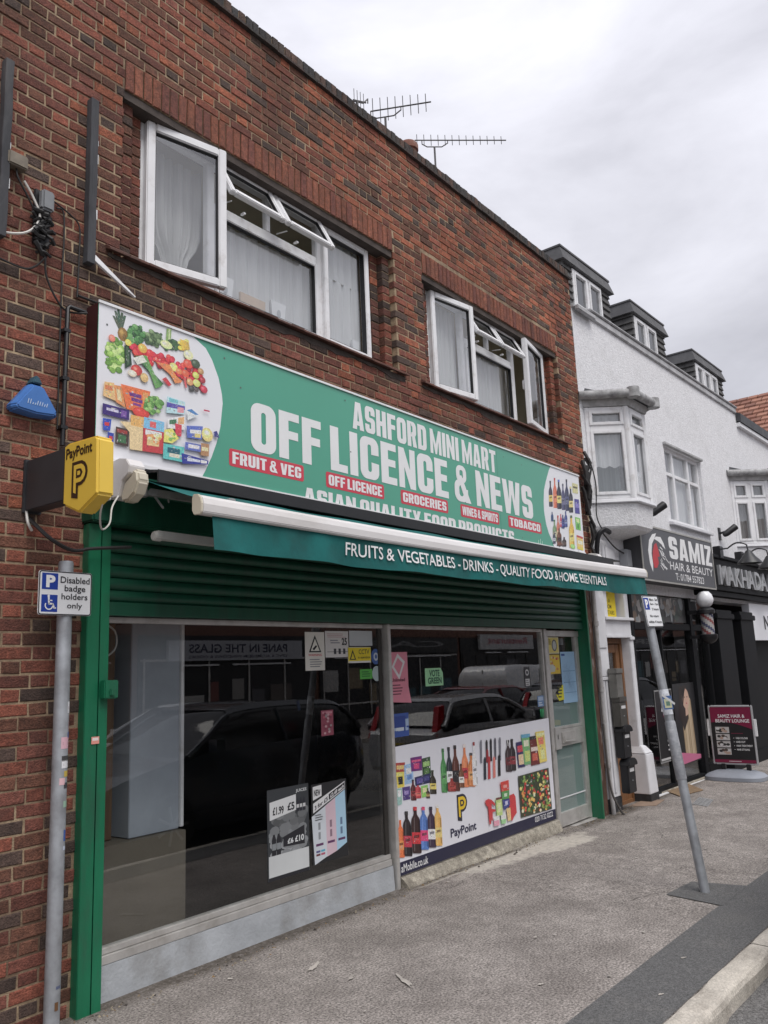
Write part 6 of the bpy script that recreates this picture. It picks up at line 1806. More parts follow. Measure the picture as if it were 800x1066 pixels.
# ================================================================== things in the shop windows (behind the glass)
def notice(name, x0, z0, x1, z1, col, label, cat, draw=None, y=.0635, group=None, outline=None, skew=0.):
    b = MB(); s_ = Sheet((x0, y, z0), (1, 0, 0), (0, 0, 1)); w, h = x1-x0, z1-z0
    b.col = col
    pts = outline or [(0, 0), (w, 0), (w, h), (0, h)]
    pts = [(u, v+skew*u) for u, v in pts]
    b.prism([s_.at(u, v, 0) for u, v in pts], (0, .0015, 0))
    if draw: draw(b, s_, w, h)
    o = b.build(name, M_print if cat == 'sticker' else M_paper, recalc=False); return tag(o, label, cat, group)
INK = (.02, .02, .025)
def lines(b, s_, u0, u1, v, n, dv, th, col, seed=1):
    r_ = random.Random(seed)
    for k in range(n): prect(b, s_, u0+r_.uniform(0, .06)*(u1-u0), v-k*dv, u1-r_.uniform(0, .3)*(u1-u0), v-k*dv+th, col, .001)
def d_cam(b, s, w, h):
    ppoly(b, s, [(w*.18, h*.47), (w*.82, h*.47), (w*.5, h*.92)], INK); ppoly(b, s, [(w*.27, h*.505), (w*.73, h*.505), (w*.5, h*.83)], (.75, .74, .66), .0016)
    ppoly(b, s, [(w*.36, h*.56), (w*.55, h*.66), (w*.6, h*.62), (w*.44, h*.52)], INK, .0022)
    write(b, s, 'WARNING', w*.15, h*.37, w*.85, h*.43, (.6, .1, .12), .01); lines(b, s, w*.2, w*.9, h*.27, 4, h*.06, h*.022, (.2, .2, .22))
notice('warning_notice', 4.655, 1.76, 4.875, 2.053, (.70, .68, .62), 'tall cream warning notice with a camera in a black triangle', 'notice', d_cam)
def d_25(b, s, w, h):
    write(b, s, '25', w*.70, h*.46, w*.93, h*.74, INK, .03); lines(b, s, w*.2, w*.65, h*.62, 2, h*.09, h*.04, (.25, .25, .28)); prect(b, s, w*.06, h*.2, w*.95, h*.215, INK); lines(b, s, w*.06, w*.9, h*.88, 3, h*.06, h*.02, (.5, .3, .3), 3)
    for k in range(3): prect(b, s, w*(.35+.2*k), h*.12, w*(.45+.2*k), h*.33, (.05, .05, .06), .0014)
notice('age_notice', 4.885, 1.857, 5.165, 2.063, (.66, .64, .62), 'pale age check notice reading 25 beside the cream warning notice', 'notice', d_25)
notice('blank_card', 5.178, 1.945, 5.475, 2.068, (.50, .53, .54), 'plain grey card taped at the top right of the large pane', 'card')
def d_cctv(b, s, w, h):
    prect(b, s, w*.01, h*.02, w*.99, h*.97, (.78, .62, .03), .0008); prect(b, s, w*.03, 0, w*.97, h*.12, (.75, .74, .70), .0012)
    ppoly(b, s, [(w*.06, h*.2), (w*.34, h*.2), (w*.2, h*.85)], INK, .0013); ppoly(b, s, [(w*.12, h*.26), (w*.28, h*.26), (w*.2, h*.66)], (.78, .62, .03), .0018)
    write(b, s, 'CCTV', w*.46, h*.55, w*.92, h*.85, INK, .006); write(b, s, 'in operation', w*.42, h*.22, w*.95, h*.42, INK, .01)
notice('camera_sticker', 5.155, 1.808, 5.45, 1.935, (.74, .72, .6), 'yellow and white camera surveillance sticker', 'sticker', d_cctv)
def d_grn(b, s, w, h): lines(b, s, w*.12, w*.9, h*.68, 3, h*.22, h*.09, (.02, .12, .03))
notice('green_label', 5.30, 1.675, 5.46, 1.755, (.10, .42, .07), 'small bright green label beside the round stickers', 'sticker', d_grn)
def disc(x, z, r, c1, c2, label, name):
    b = MB(); s_ = Sheet((x, .0635, z), (1, 0, 0), (0, 0, 1)); b.col = c1; b.prism([s_.at(r*math.cos(k*.314), r*1.05*math.sin(k*.314)) for k in range(20)], (0, .0015, 0))
    if c2: pell(b, s_, 0, 0, r*.52, r*.55, c2, .001, 16); pell(b, s_, 0, 0, r*.25, r*.3, c1, .0016, 12); pell(b, s_, 0, 0, r*.96, r*1.0, c1, .0006, 16)
    tag(b.build(name, M_print, recalc=False), label, 'sticker')
disc(5.515, 1.855, .062, (.06, .13, .36), (.55, .60, .68), 'round blue sticker with a pale ring, uppermost of the two round ones', 'round_sticker')
disc(5.520, 1.715, .060, (.42, .50, .50), None, 'plain pale round sticker under the blue one', 'round_sticker')
def d_pink(b, s, w, h):
    r_ = random.Random(5)
    for k in range(22): pell(b, s, r_.uniform(.2, .8)*w, r_.uniform(.1, .9)*h, w*.1, h*.05, r_.choice([(.5, .3, .32), (.2, .04, .07), (.45, .1, .14), (.3, .25, .25)]), .001+.0001*k, 8)
    prect(b, s, w*.1, h*.86, w*.9, h*.95, (.5, .22, .26))
notice('small_leaflet', 4.815, 1.265, 4.955, 1.455, (.25, .06, .09), 'small dark red picture leaflet alone in the middle of the large pane', 'leaflet', d_pink)
# two tall drink offers
def d_offer(b, s, w, h):
    r_ = random.Random(3)
    for k in range(70):
        v = r_.uniform(.25, .72); g = .10+.22*abs(math.sin(v*5)); g *= r_.uniform(.7, 1.2); pell(b, s, r_.uniform(.12, .88)*w, v*h, w*.11, h*.05, (g, g*1.05, g*1.08), .0007+.00001*k, 9)
    prect(b, s, w*.02, h*.04, w*.98, h*.27, (.60, .62, .62), .0018)
    ppoly(b, s, [(w*.05, h*.66), (w*.68, h*.72), (w*.68, h*.90), (w*.05, h*.86)], (.70, .71, .71), .002)
    write(b, s, '£1.99', w*.12, h*.71, w*.38, h*.80, INK, .03, .0028); write(b, s, '£5', w*.47, h*.73, w*.64, h*.82, INK, .03, .0028)
    ppoly(b, s, [(w*.36, h*.34), (w*.88, h*.32), (w*.88, h*.53), (w*.36, h*.45)], INK, .002); write(b, s, '£6', w*.46, h*.36, w*.60, h*.42, (.7, .72, .72), .03, .0028); write(b, s, '£10', w*.64, h*.36, w*.86, h*.43, (.7, .72, .72), .03, .0028)
    for u in (.14, .25): 
        ppoly(b, s, [(w*(u-.05), h*.27), (w*(u+.05), h*.27), (w*(u+.05), h*.44), (w*(u+.02), h*.5), (w*(u-.02), h*.5), (w*(u-.05), h*.44)], INK, .003); prect(b, s, w*(u-.045), h*.33, w*(u+.045), h*.40, (.25, .27, .28), .0036)
    for u in (.72, .80, .88): 
        ppoly(b, s, [(w*(u-.035), h*.70), (w*(u+.035), h*.70), (w*(u+.03), h*.80), (w*(u), h*.86), (w*(u-.03), h*.80)], (.03, .03, .04), .003); prect(b, s, w*(u-.03), h*.74, w*(u+.03), h*.78, (.6, .6, .6), .0036)
    lines(b, s, w*.08, w*.92, h*.22, 6, h*.028, h*.008, (.2, .2, .2)); write(b, s, 'JUICES', w*.68, h*.91, w*.95, h*.955, (.7, .72, .72), .02, .002); prect(b, s, w*.02, h*.0, w*.98, h*.035, INK, .0016); lines(b, s, w*.1, w*.8, h*.012, 1, .1, h*.01, (.6, .6, .6))
notice('offer_poster', 4.235, .34, 4.655, .945, (.045, .05, .055), 'grey offer poster with bottles and prices, left of the low pair', 'poster', d_offer)
def d_offer2(b, s, w, h):
    ppoly(b, s, [(0, h*.60), (w*.0, h*.60), (w*.95, h*.86), (w*.97, h*.17), (w*.06, 0)], (.62, .66, .70), .001)
    ppoly(b, s, [(w*.38, h*.70), (w*.66, h*.78), (w*.68, h*.10), (w*.40, h*.06)], (.66, .50, .56), .0014); ppoly(b, s, [(w*.66, h*.78), (w*.95, h*.86), (w*.97, h*.17), (w*.68, h*.10)], (.40, .60, .74), .0014)
    ppoly(b, s, [(w*.04, h*.80), (w*.28, h*.84), (w*.28, h*.98), (w*.04, h*.97)], (.74, .74, .74), .0018); write(b, s, 'NEW', w*.07, h*.85, w*.25, h*.93, INK, .03, .0026)
    ppoly(b, s, [(w*.04, h*.64), (w*.95, h*.87), (w*.95, h*.97), (w*.04, h*.76)], (.72, .72, .72), .0017)
    def sk(t, u0, u1, v, vh, c): 
        vs, fs = text_geo(t, .03); b.merge([s.at(w*(u0+(u1-u0)*p), h*(v+(u0+(u1-u0)*p)*.25+vh*q), .0026) for p, q in vs], fs, c)
    sk('3 for £5', .08, .45, .65, .055, INK); ppoly(b, s, [(w*.48, h*.765), (w*.94, h*.88), (w*.94, h*.955), (w*.48, h*.84)], INK, .0021); sk('£2.49 each', .52, .92, .655, .05, (.72, .72, .72))
    for u, c in ((.2, (.62, .66, .70)), (.52, (.6, .4, .5)), (.82, (.3, .45, .7))):
        for dv in (.30, .42): prect(b, s, w*(u-.03), h*(dv), w*(u+.03), h*(dv+.09), tuple(v*.45 for v in c), .002)
        lines(b, s, w*(u-.12), w*(u+.12), h*.60, 3, h*.03, h*.012, INK)
        prect(b, s, w*(u-.1), h*.22, w*(u+.1), h*.25, (.12, .04, .12), .002)
    for k, c in enumerate(((.15, .03, .04), (.45, .1, .16), (.1, .1, .25), (.1, .4, .55))): prect(b, s, w*(.1+.13*(k % 2)), h*(.10+.04*(k//2)), w*(.21+.13*(k % 2)), h*(.125+.04*(k//2)), c, .002)
notice('offer_poster', 4.685, .36, 5.085, .925, (.02, .02, .022), 'black offer poster with pink and blue columns, right of the low pair', 'poster', d_offer2)
# second pane
def d_pk(b, s, w, h):
    o = [(w*.12, h*.70), (w*.45, h*.97), (w*.84, h*.80), (w*.50, h*.44)]; c = (w*.48, h*.72); i = [(c[0]+(u-c[0])*.66, c[1]+(v-c[1])*.66) for u, v in o]; pring(b, s, o, i, (.75, .72, .72)); write(b, s, 'Unlimited', w*.08, h*.40, w*.80, h*.47, (.08, .015, .03), .02); lines(b, s, w*.08, w*.7, h*.32, 4, h*.06, h*.02, (.12, .03, .05))
notice('pink_poster', 5.695, 1.47, 5.965, 1.89, (.72, .26, .33), 'pink poster with a white diamond outline at the left edge of the second pane', 'poster', d_pk, outline=[(0, 0), (.30, -.02), (.265, .12), (.265, .42), (0, .42)])
def d_vote(b, s, w, h): write(b, s, 'VOTE', w*.22, h*.52, w*.80, h*.90, (.015, .09, .05), .03); write(b, s, 'GREEN', w*.13, h*.12, w*.90, h*.48, (.015, .09, .05), .03)
notice('vote_poster', 6.222, 1.58, 6.508, 1.74, (.36, .68, .38), 'light green poster asking for a vote behind the second pane', 'poster', d_vote, outline=[(0, 0), (.286, 0), (.286, .115), (.25, .16), (0, .16)])
def d_blue(b, s, w, h):
    r_ = random.Random(8)
    for k in range(14): prect(b, s, r_.uniform(0, .7)*w, r_.uniform(.1, .85)*h, r_.uniform(.75, 1)*w, r_.uniform(.1, .95)*h*.0+r_.uniform(.2, .9)*h, r_.choice([(.35, .45, .6), (.03, .06, .25), (.1, .2, .5), (.55, .6, .65)]), .001+.0001*k)
notice('phone_card_display', 5.70, 1.175, 5.94, 1.37, (.05, .10, .34), 'blue and white stack of printed cards standing behind the second pane', 'display', d_blue)
def d_sm(b, s, w, h): pell(b, s, w*.5, h*.72, w*.3, h*.16, (.6, .6, .6), .001); pell(b, s, w*.5, h*.72, w*.18, h*.09, INK, .0016); prect(b, s, w*.15, h*.05, w*.85, h*.4, (.6, .6, .6)); lines(b, s, w*.2, w*.8, h*.3, 3, h*.1, h*.04, INK)
notice('tall_sticker', 8.07, 1.50, 8.20, 1.71, INK, 'tall black and white sticker high on the second pane', 'sticker', d_sm)
def d_b2(b, s, w, h): prect(b, s, w*.1, h*.55, w*.9, h*.9, (.4, .5, .65)); lines(b, s, w*.1, w*.8, h*.3, 2, h*.2, h*.1, (.6, .65, .7))
notice('blue_sticker', 8.335, 1.275, 8.48, 1.392, (.16, .27, .46), 'small blue sticker at the right edge of the second pane', 'sticker', d_b2)
b = MB(); s_ = Sheet((8.37, .0635, 1.15), (1, 0, 0), (0, 0, 1))
for k in range(3): b.col = (.05, .42, .16); b.prism([s_.at(*q) for q in ((.005+k*.033, .10), (.028+k*.033, .10), (.026+k*.033, .03-.01*(k % 2)), (.016+k*.033, 0), (.013+k*.033, .04))], (0, .0015, 0))
tag(b.build('claw_sticker', M_print, recalc=False), 'green claw mark sticker at the right edge of the second pane', 'sticker')
# vinyl covering the lower half of the second pane
VX0, VZ0, VX1, VZ1 = 5.69, .085, 8.495, 1.135
vin = thing('window_vinyl', (7.1, .035, VZ0), 'white printed vinyl with groceries and bottles over the lower second pane', 'window graphic')
vs_ = Sheet((VX0, .0305, VZ0), (1, 0, 0), (0, 0, 1)); VW, VH = VX1-VX0, VZ1-VZ0
mb = MB(); mb.prism([vs_.at(u, v) for u, v in ((0, .0), (VW, .0), (VW, VH+.012), (0, VH-.030))], (0, .003, 0)); mb.build('sheet', mat('white_vinyl', (.78, .78, .83), rough=.35, var=.03, scale=1.5, dirt=((.58, .57, .58), .58, .85, .4)), vin)
mb = MB(); prect(mb, vs_, 0, 0, VW, .105, (.022, .022, .055), .001); write(mb, vs_, 'aMobile.co.uk', .012, .022, .395, .085, WHITE, .01, .002); write(mb, vs_, '020 7132 0222', VW-.475, .04, VW-.07, .092, WHITE, .01, .002); mb.build('footer_strip', M_print, vin, recalc=False)
mb = MB(); art(mb, ART_PANEL, VX0, VZ0, vs_, .0012); mb.build('goods_picture', M_art, vin, recalc=False)
mb = MB(); paymark(mb, vs_, .885, .275, .235, (.03, .03, .05), (.80, .55, .04), .0035); write(mb, vs_, 'PayPoint', .757, .142, 1.19, .238, (.02, .02, .06), .022, .0035); mb.build('lettering', M_print, vin, recalc=False)
# door posters
def d_y1(b, s, w, h): prect(b, s, w*.08, h*.06, w*.95, h*.94, (.72, .60, .18)); pell(b, s, w*.6, h*.5, w*.22, h*.36, (.12, .13, .15), .0016); pell(b, s, w*.6, h*.5, w*.15, h*.27, (.5, .52, .5), .0022); lines(b, s, w*.1, w*.35, h*.8, 3, h*.12, h*.05, (.3, .2, .05))
notice('yellow_notice', 8.675, 1.845, 8.97, 2.035, (.70, .66, .45), 'yellow notice with an oval at the top of the shop door glass', 'notice', d_y1, y=.072)
def d_y2(b, s, w, h):
    r_ = random.Random(4); prect(b, s, w*.05, h*.05, w*.95, h*.95, (.74, .52, .06))
    for k in range(16): pell(b, s, r_.uniform(.15, .85)*w, r_.uniform(.25, .9)*h, w*.09, h*.06, r_.choice([(.5, .08, .05), (.6, .25, .1), (.7, .6, .3)]), .0014+.0001*k, 8)
    ppoly(b, s, [(0, h*.1), (w*.5, h*.12), (w*.55, h*.35), (w*.35, h*.5), (0, h*.48)], (.55, .57, .50), .0035)
notice('poster', 8.675, 1.615, 8.965, 1.835, (.6, .45, .1), 'red and yellow food poster in the middle of the shop door glass', 'poster', d_y2, y=.072)
notice('yellow_card', 8.815, 1.31, 9.005, 1.49, (.72, .66, .05), 'bright yellow folded card low behind the shop door glass', 'notice', lambda b, s, w, h: (lines(b, s, w*.2, w*.8, h*.8, 4, h*.2, h*.1, (.1, .1, .05), 4), ppoly(b, s, [(0, h*.5), (w*.3, h*.8), (w*.25, h*.3)], INK, .002)), y=.072, outline=[(.06, 0), (.19, .01), (.19, .18), (.13, .16), (.0, .07)])
def d_bl(b, s, w, h):
    prect(b, s, w*.06, h*.92, w*.3, h*.96, (.05, .1, .3))
    for v in (.62, .40, .20): prline(b, s, w*.1, h*v, w*.95, h*v, .006, (.16, .28, .45))
    r_ = random.Random(9)
    for k in range(26): prline(b, s, w*r_.uniform(.1, .9), h*r_.uniform(.05, .9), w*r_.uniform(.1, .9), h*r_.uniform(.05, .9)*.2+h*r_.uniform(.1, .7), .004, (.3, .45, .62), .001)
notice('blue_chart', 8.99, 1.275, 9.365, 1.865, (.34, .53, .72), 'large pale blue sheet of drawings on the right of the shop door glass', 'poster', d_bl, y=.0725)
mb = MB(); rk = random.Random(2); 
for x, z, w, h, c in ((8.70, 1.33, .10, .22, (.2, .3, .4)), (8.80, 1.45, .09, .12, (.3, .36, .4)), (9.0, 1.89, .13, .14, (.16, .15, .12)), (9.22, 1.95, .05, .08, (.5, .5, .5))): mb.col = c; mb.box(x, .16, z, x+w, .20, z+h)
tag(mb.build('shelf_stock', M_print), 'dim packets on a shelf just inside the shop door', 'goods')
# inside the left pane: a pale fridge side on a brown base, and dark board to its left
mb = MB(); mb.box(3.385, .46, .74, 3.785, 1.1, 2.12); fr = thing('fridge', (3.56, .8, .74), 'pale grey fridge side standing behind the left of the large pane', 'fridge')
mb.build('body', mat('pale_grey_steel', (.38, .42, .47), rough=.45, var=.12, scale=2), fr, bevel=.004)
mb = MB(); mb.box(3.786, .44, .75, 3.80, .50, 2.12); mb.box(3.80, .44, .75, 3.812, .47, 2.12); mb.build('door_edge', M_upvc, fr, bevel=.003)
mb = MB(); mb.box(2.93, .40, .02, 3.80, 1.12, .735); tag(mb.build('counter_base', mat('brown_counter', (.16, .14, .11), rough=.6, var=.15, scale=2), bevel=.004), 'brown grey counter base below the pale fridge side', 'counter')
mb = MB(); mb.box(2.90, .55, .74, 3.32, .6, 2.12); tag(mb.build('plywood_board', mat('dark_plywood', (.14, .085, .045), rough=.7, var=.3, scale=3, stretch=(6, 1, .6)), bevel=.003), 'dark brown board left of the pale fridge side behind the glass', 'board')
cable([(3.02, .3, 2.12), (3.14, .3, 2.06), (3.15, .3, 1.95), (3.06, .3, 1.88)], .006, 'pale cable hanging inside the top left of the large pane', M_wcable)

# ================================================================== parking sign posts
SP = thing('sign_post', (2.535, -.12, .0), 'upright grey steel post with a disabled badge parking plate against the brick wall', 'sign post', 'parking sign posts')
mb = MB(); mb.lathe([(.040, -.05), (.040, 2.40), (.036, 2.412), (.0, 2.413)], (2.535, -.12, 0), 20); po = mb.build('post', M_galv, SP, smooth=True)
rs = random.Random(17)
for ang, z, w, h, c in ((-50, 1.585, .028, .06, (.72, .72, .74)), (-35, 1.50, .02, .04, (.6, .3, .34)), (-80, 1.40, .05, .06, (.65, .4, .46)), (-45, 1.455, .02, .03, (.1, .15, .4)), (-72, 1.335, .05, .028, (.06, .06, .06)), (-70, 1.30, .052, .04, (.72, .72, .74)), (-60, 1.255, .035, .03, (.55, .40, .08)), (-98, 1.215, .03, .035, (.7, .45, .48)), (-55, 1.195, .04, .03, (.05, .05, .06)), (-60, 1.10, .035, .032, (.3, .45, .34)), (-58, .93, .02, .055, (.05, .11, .36)), (-88, .12, .02, .04, (.14, .07, .03)), (-75, .22, .03, .014, (.1, .12, .2)), (-58, .885, .025, .02, (.5, .55, .65))):
    b = MB(); a0 = R(ang); da = w/.041/2; n = 5; b.col = c
    rr = .0408
    for k in range(n):
        a, d = a0-da+2*da*k/n, a0-da+2*da*(k+1)/n
        b.poly([(2.535+rr*math.cos(a), -.12+rr*math.sin(a), z), (2.535+rr*math.cos(d), -.12+rr*math.sin(d), z), (2.535+rr*math.cos(d), -.12+rr*math.sin(d), z+h), (2.535+rr*math.cos(a), -.12+rr*math.sin(a), z+h)])
    if h > .035 and c[0] > .5: b.col = (.3, .2, .22); a = a0-da*.6; d = a0+da*.6; q = rr+.0005; b.poly([(2.535+q*math.cos(a), -.12+q*math.sin(a), z+h*.3), (2.535+q*math.cos(d), -.12+q*math.sin(d), z+h*.3), (2.535+q*math.cos(d), -.12+q*math.sin(d), z+h*.6), (2.535+q*math.cos(a), -.12+q*math.sin(a), z+h*.6)])
    b.build('sticker', M_print, po, recalc=False)
M_plate = mat('reflective_white_plate', (.76, .77, .78), rough=.35, var=.04, scale=6, dirt=((.5, .5, .5), .6, .85, .3))
BLUE = (.012, .045, .30)
def pplate(sh, w, h, parent, disabled=True):
    mb = MB(); mb.prism([sh.at(u, v, -.003) for u, v in pround(0, 0, w, h, .014)], -sh.N*.006); pl = mb.build('sign_plate', M_plate, parent)
    mb = MB(); o = pround(.001, .001, w-.001, h-.001, .014); i = pround(.007, .007, w-.007, h-.007, .010); pring(mb, sh, o, i, INK, -.0022)
    if disabled:
        for v0, v1 in ((.575, .945), (.07, .455)): ppoly(mb, sh, [(w*.055, h*v0), (w*.35, h*v0), (w*.35, h*v1), (w*.055, h*v1)], BLUE, -.0022)
        write(mb, sh, 'P', w*.13, h*.62, w*.30, h*.90, WHITE, .05, -.0012)
        # wheelchair figure
        H = -.0012; pell(mb, sh, w*.185, h*.425, w*.022, w*.022, WHITE, H, 10); prline(mb, sh, w*.185, h*.40, w*.195, h*.25, w*.032, WHITE, H); prline(mb, sh, w*.19, h*.33, w*.255, h*.325, w*.018, WHITE, H); prline(mb, sh, w*.185, h*.255, w*.265, h*.25, w*.03, WHITE, H); prline(mb, sh, w*.262, h*.26, w*.295, h*.145, w*.028, WHITE, H); prline(mb, sh, w*.29, h*.148, w*.325, h*.165, w*.022, WHITE, H)
        n = 18; cx, cy = w*.195, h*.215; ro, ri = w*.078, w*.058
        for k in range(n):
            a, d = R(150+230*k/n), R(150+230*(k+1)/n); mb.col = WHITE; mb.poly([sh.at(cx+ro*math.cos(a), cy+ro*math.sin(a), H), sh.at(cx+ro*math.cos(d), cy+ro*math.sin(d), H), sh.at(cx+ri*math.cos(d), cy+ri*math.sin(d), H), sh.at(cx+ri*math.cos(a), cy+ri*math.sin(a), H)])
        for t, u0, u1, v0, v1 in (('Disabled', .395, .955, .735, .885), ('badge', .475, .875, .505, .69), ('holders', .42, .92, .36, .50), ('only', .53, .82, .12, .29)): write(mb, sh, t, w*u0, h*v0, w*u1, h*v1, INK, .012, -.0012)
    else:
        ppoly(mb, sh, [(w*.05, h*.55), (w*.36, h*.55), (w*.36, h*.93), (w*.05, h*.93)], BLUE, -.0022); write(mb, sh, 'P', w*.12, h*.60, w*.30, h*.88, WHITE, .05, -.0012)
        for t, u0, u1, v0, v1 in (('Mon - Sat', .43, .93, .83, .92), ('8am - 7pm', .43, .93, .68, .77), ('2 hours', .47, .90, .53, .61), ('No return', .26, .80, .31, .39), ('within 4 hours', .10, .92, .12, .21)): write(mb, sh, t, w*u0, h*v0, w*u1, h*v1, INK, .014, -.0012)
    mb.build('lettering', M_print, pl, recalc=False)
pplate(Sheet((2.352, -.168, 2.108), (1, 0, 0), (0, 0, 1)), .318, .240, SP)
mb = MB()
for z in (2.17, 2.29): mb.box(2.487, -.160, z-.012, 2.583, -.15, z+.012); mb.lathe([(.0425, -.01), (.0425, .01)], (2.535, -.12, z), 16)
mb.build('clamp', M_galv, SP)
# leaning post by the kerb
lb = Vector((6.713, -2.088, -.05)); lt = Vector((6.85, -1.79, 2.21)); ax = (lt-lb).normalized()
LP = thing('sign_post', tuple(lb), 'leaning grey steel post with a parking hours plate on the kerb side of the pavement', 'sign post', 'parking sign posts')
mb = MB(); mb.tube([lb, lt], .036, 18); pst = mb.build('post', M_galv, LP, smooth=True)
at = lambda t: lb+ax*t
mb = MB(); mb.tube([at(.86), at(.87), at(1.30), at(1.31)], [.0375, .0415, .0415, .0375], 18); mb.build('sleeve', mat('worn_grey_wrap', (.30, .31, .33), rough=.6, var=.2, scale=20, metal=.1, dirt=((.5, .5, .52), .52, .7, .8), dscale=12, bump=.3, bscale=60), pst, smooth=True)
mb = MB(); mb.tube([at(1.36), at(1.56)], .0385, 18, caps=False); mb.build('paper_wrap', mat('torn_white_wrap', (.66, .68, .72), rough=.7, var=.2, scale=24, dirt=((.25, .26, .28), .5, .62, .8), dscale=14), pst, smooth=True)
b = MB(); b.col = (.12, .2, .42); c = at(1.47); s2 = Sheet(c+Vector((-.155, -.04, -.06)), (.9, -.43, 0), (-.25, 0, .97)); prect(b, s2, 0, 0, .10, .11, (.10, .17, .36), 0); prect(b, s2, .012, .012, .088, .085, (.60, .60, .40), .001); prect(b, s2, .03, .03, .07, .065, (.15, .25, .2), .0016); prline(b, s2, .0, .12, .12, .04, .02, (.65, .66, .66), .002); b.build('sticker', M_print, pst, recalc=False)
yaw = R(-18)
U = Vector((math.cos(yaw), math.sin(yaw), 0)); V = (ax - U*ax.dot(U)).normalized()
pw, ph = .20, .265
N_ = U.cross(V); ctr = at(2.20)+N_*.05
pplate(Sheet(ctr-U*pw*.42-V*ph*.5, U, V), pw, ph, LP, False)
mb = MB(); mb.tube([at(2.19)-ax*.012, at(2.19)+ax*.012], .041, 14); a_, b_ = at(2.19), at(2.19)+N_*.045; mb.tube([a_, b_], .014, 6); mb.build('clamp', M_galv, LP)
# ================================================================== aerials and chimney pot behind the parapet
M_aer = mat('aerial_metal', (.10, .095, .095), rough=.5, metal=.4)
def aerial(mast, top, boom0, boom1, n, el, label, rod=.006, off=0.):
    t = thing('tv_aerial', mast, label, 'aerial', 'television aerials')
    m = MB(); m.tube([mast, top], .016, 8); m.build('mast', M_aer, t)
    m = MB(); a, b = Vector(boom0), Vector(boom1); m.tube([a, b], .010, 6); c = Vector(top); d = (b-a).normalized()
    m.tube([c, c+d*.12+Vector((0, 0, -.0)), c+d*.22+Vector((0, 0, .07)), a+d*((c-a).dot(d)+.22)], .009, 6); m.tube([c, c-d*.12, c-d*.2+Vector((0, 0, .05)), a+d*((c-a).dot(d)-.2)], .009, 6)
    for k in range(n): p_ = a+(b-a)*(k+.3)/n; L = el*(1.15-.4*k/n); m.tube([p_-Vector((.0, 0, L)), p_+Vector((.0, 0, L))], rod, 5)
    m.build('boom', M_aer, t); return t
AER = (((8.124, 1.621, 6.6), (8.124, 1.621, 9.159), (8.031, 1.8, 9.279), (8.419, 1.057, 9.279)), ((10.173, 2.163, 6.6), (10.173, 2.163, 10.018), (9.965, 2.4, 10.138), (10.952, 1.275, 10.138)), ((6.592, 0.9, 6.6), (6.605, 0.9, 8.158), (6.535, 0.9, 8.142), (6.766, 0.9, 8.238)), (7.739, 1.0, 8.298))
aerial(*AER[0], 8, .17, 'tilted aerial with eight upright rods, left of the chimney pot')
aerial(*AER[1], 13, .09, 'long level aerial with short rods, right of the chimney pot')
aerial(*AER[2], 4, .13, 'small cluster of thin aerial rods just showing over the parapet at the far left', rod=.004)
CP = AER[3]
mb = MB(); x, y, z = CP; mb.lathe([(.105, -1.2), (.105, -.06), (.125, -.05), (.125, .02), (.11, .045), (.085, .045), (.085, -.1)], (x, y, z-.09), 20)
cp = mb.build('chimney_pot', mat('terracotta', (.20, .085, .06), rough=.85, var=.25, dirt=((.35, .3, .27), .55, .75, .7), dscale=9), smooth=True); tag(cp, 'short terracotta chimney pot peeping over the dark parapet', 'chimney pot')

# ================================================================== white rendered neighbour
NX, NR = 10.0, R(-1.96)
NBL = thing('white_building', (NX, 0, 0), 'white roughcast building with three slate dormers and black shopfronts', 'building', rz=NR)
NM = Matrix.Translation((NX, 0, 0)) @ Matrix.Rotation(NR, 4, 'Z')
def NB(): return MB(NM)
M_rough = mat('white_roughcast', (.76, .76, .775), rough=.95, var=.06, scale=14, bump=1., bscale=46, dirt=((.58, .58, .58), .52, .8, .55), dscale=2.2, speck=(30, .90, 1.08))
M_wpaint = mat('white_gloss_paint', (.70, .70, .72), rough=.45, var=.08, scale=6, dirt=((.34, .32, .30), .62, .82, .7), dscale=5, bump=.1, bscale=25)
M_slate = mat('slate_hanging', (.085, .083, .082), rough=.8, var=.3, scale=7, bump=.3, bscale=40)
M_felt = mat('grey_felt', (.10, .10, .105), rough=.9, var=.25, scale=4, dirt=((.20, .2, .2), .5, .75, .6), dscale=3)
M_blkp = mat('black_shopfront_paint', (.008, .0085, .010), rough=.6, var=.25, scale=3, spec=.22)
FW = (2.90, 3.86, 4.56, 5.09)
mb = NB(); cells(mb, .003, 9.3, 2.66, 6.50, .0, .3, [FW, (.25, 3.75, 1.30, 5.12), (6.15, 3.70, 8.1, 5.0)])
mb.box(.003, 7, -.2, 9.3, 7.2, 6.5); mb.box(.003, .302, 2.66, .2, 7, 6.5); mb.box(9.1, .302, -.2, 9.3, 7, 6.5)
mb.build('wall', M_rough, NBL)
mb = NB(); mb.box(.003, -.04, 6.50, .55, .3, 6.56); mb.box(.02, -.10, 6.46, .56, -.0405, 6.53); mb.box(.55, -.035, 6.5, 7.0, .3, 6.60); mb.box(.50, -.06, 6.605, 7.02, .3, 6.64); mb.build('parapet_coping', mat('weathered_white_coping', (.46, .46, .47), rough=.8, var=.2, scale=5, dirt=((.2, .2, .2), .5, .75, .6), dscale=4), NBL, bevel=.01)
mb = NB(); mb.prism([(7.03, -.10, 6.32), (7.03, -.10, 6.50), (7.03, .35, 6.72), (7.03, .35, 6.50)], (2.3, 0, 0)); mb.build('roof_edge', M_lead, NBL)
mb = NB(); mb.box(7.03, -.075, 6.24, 9.32, -.0, 6.318); mb.build('fascia_board', M_upvc, NBL)
mb = NB(); mb.box(.003, .31, 6.40, 9.3, 6.9, 6.45); mb.build('roof', M_lead, NBL)
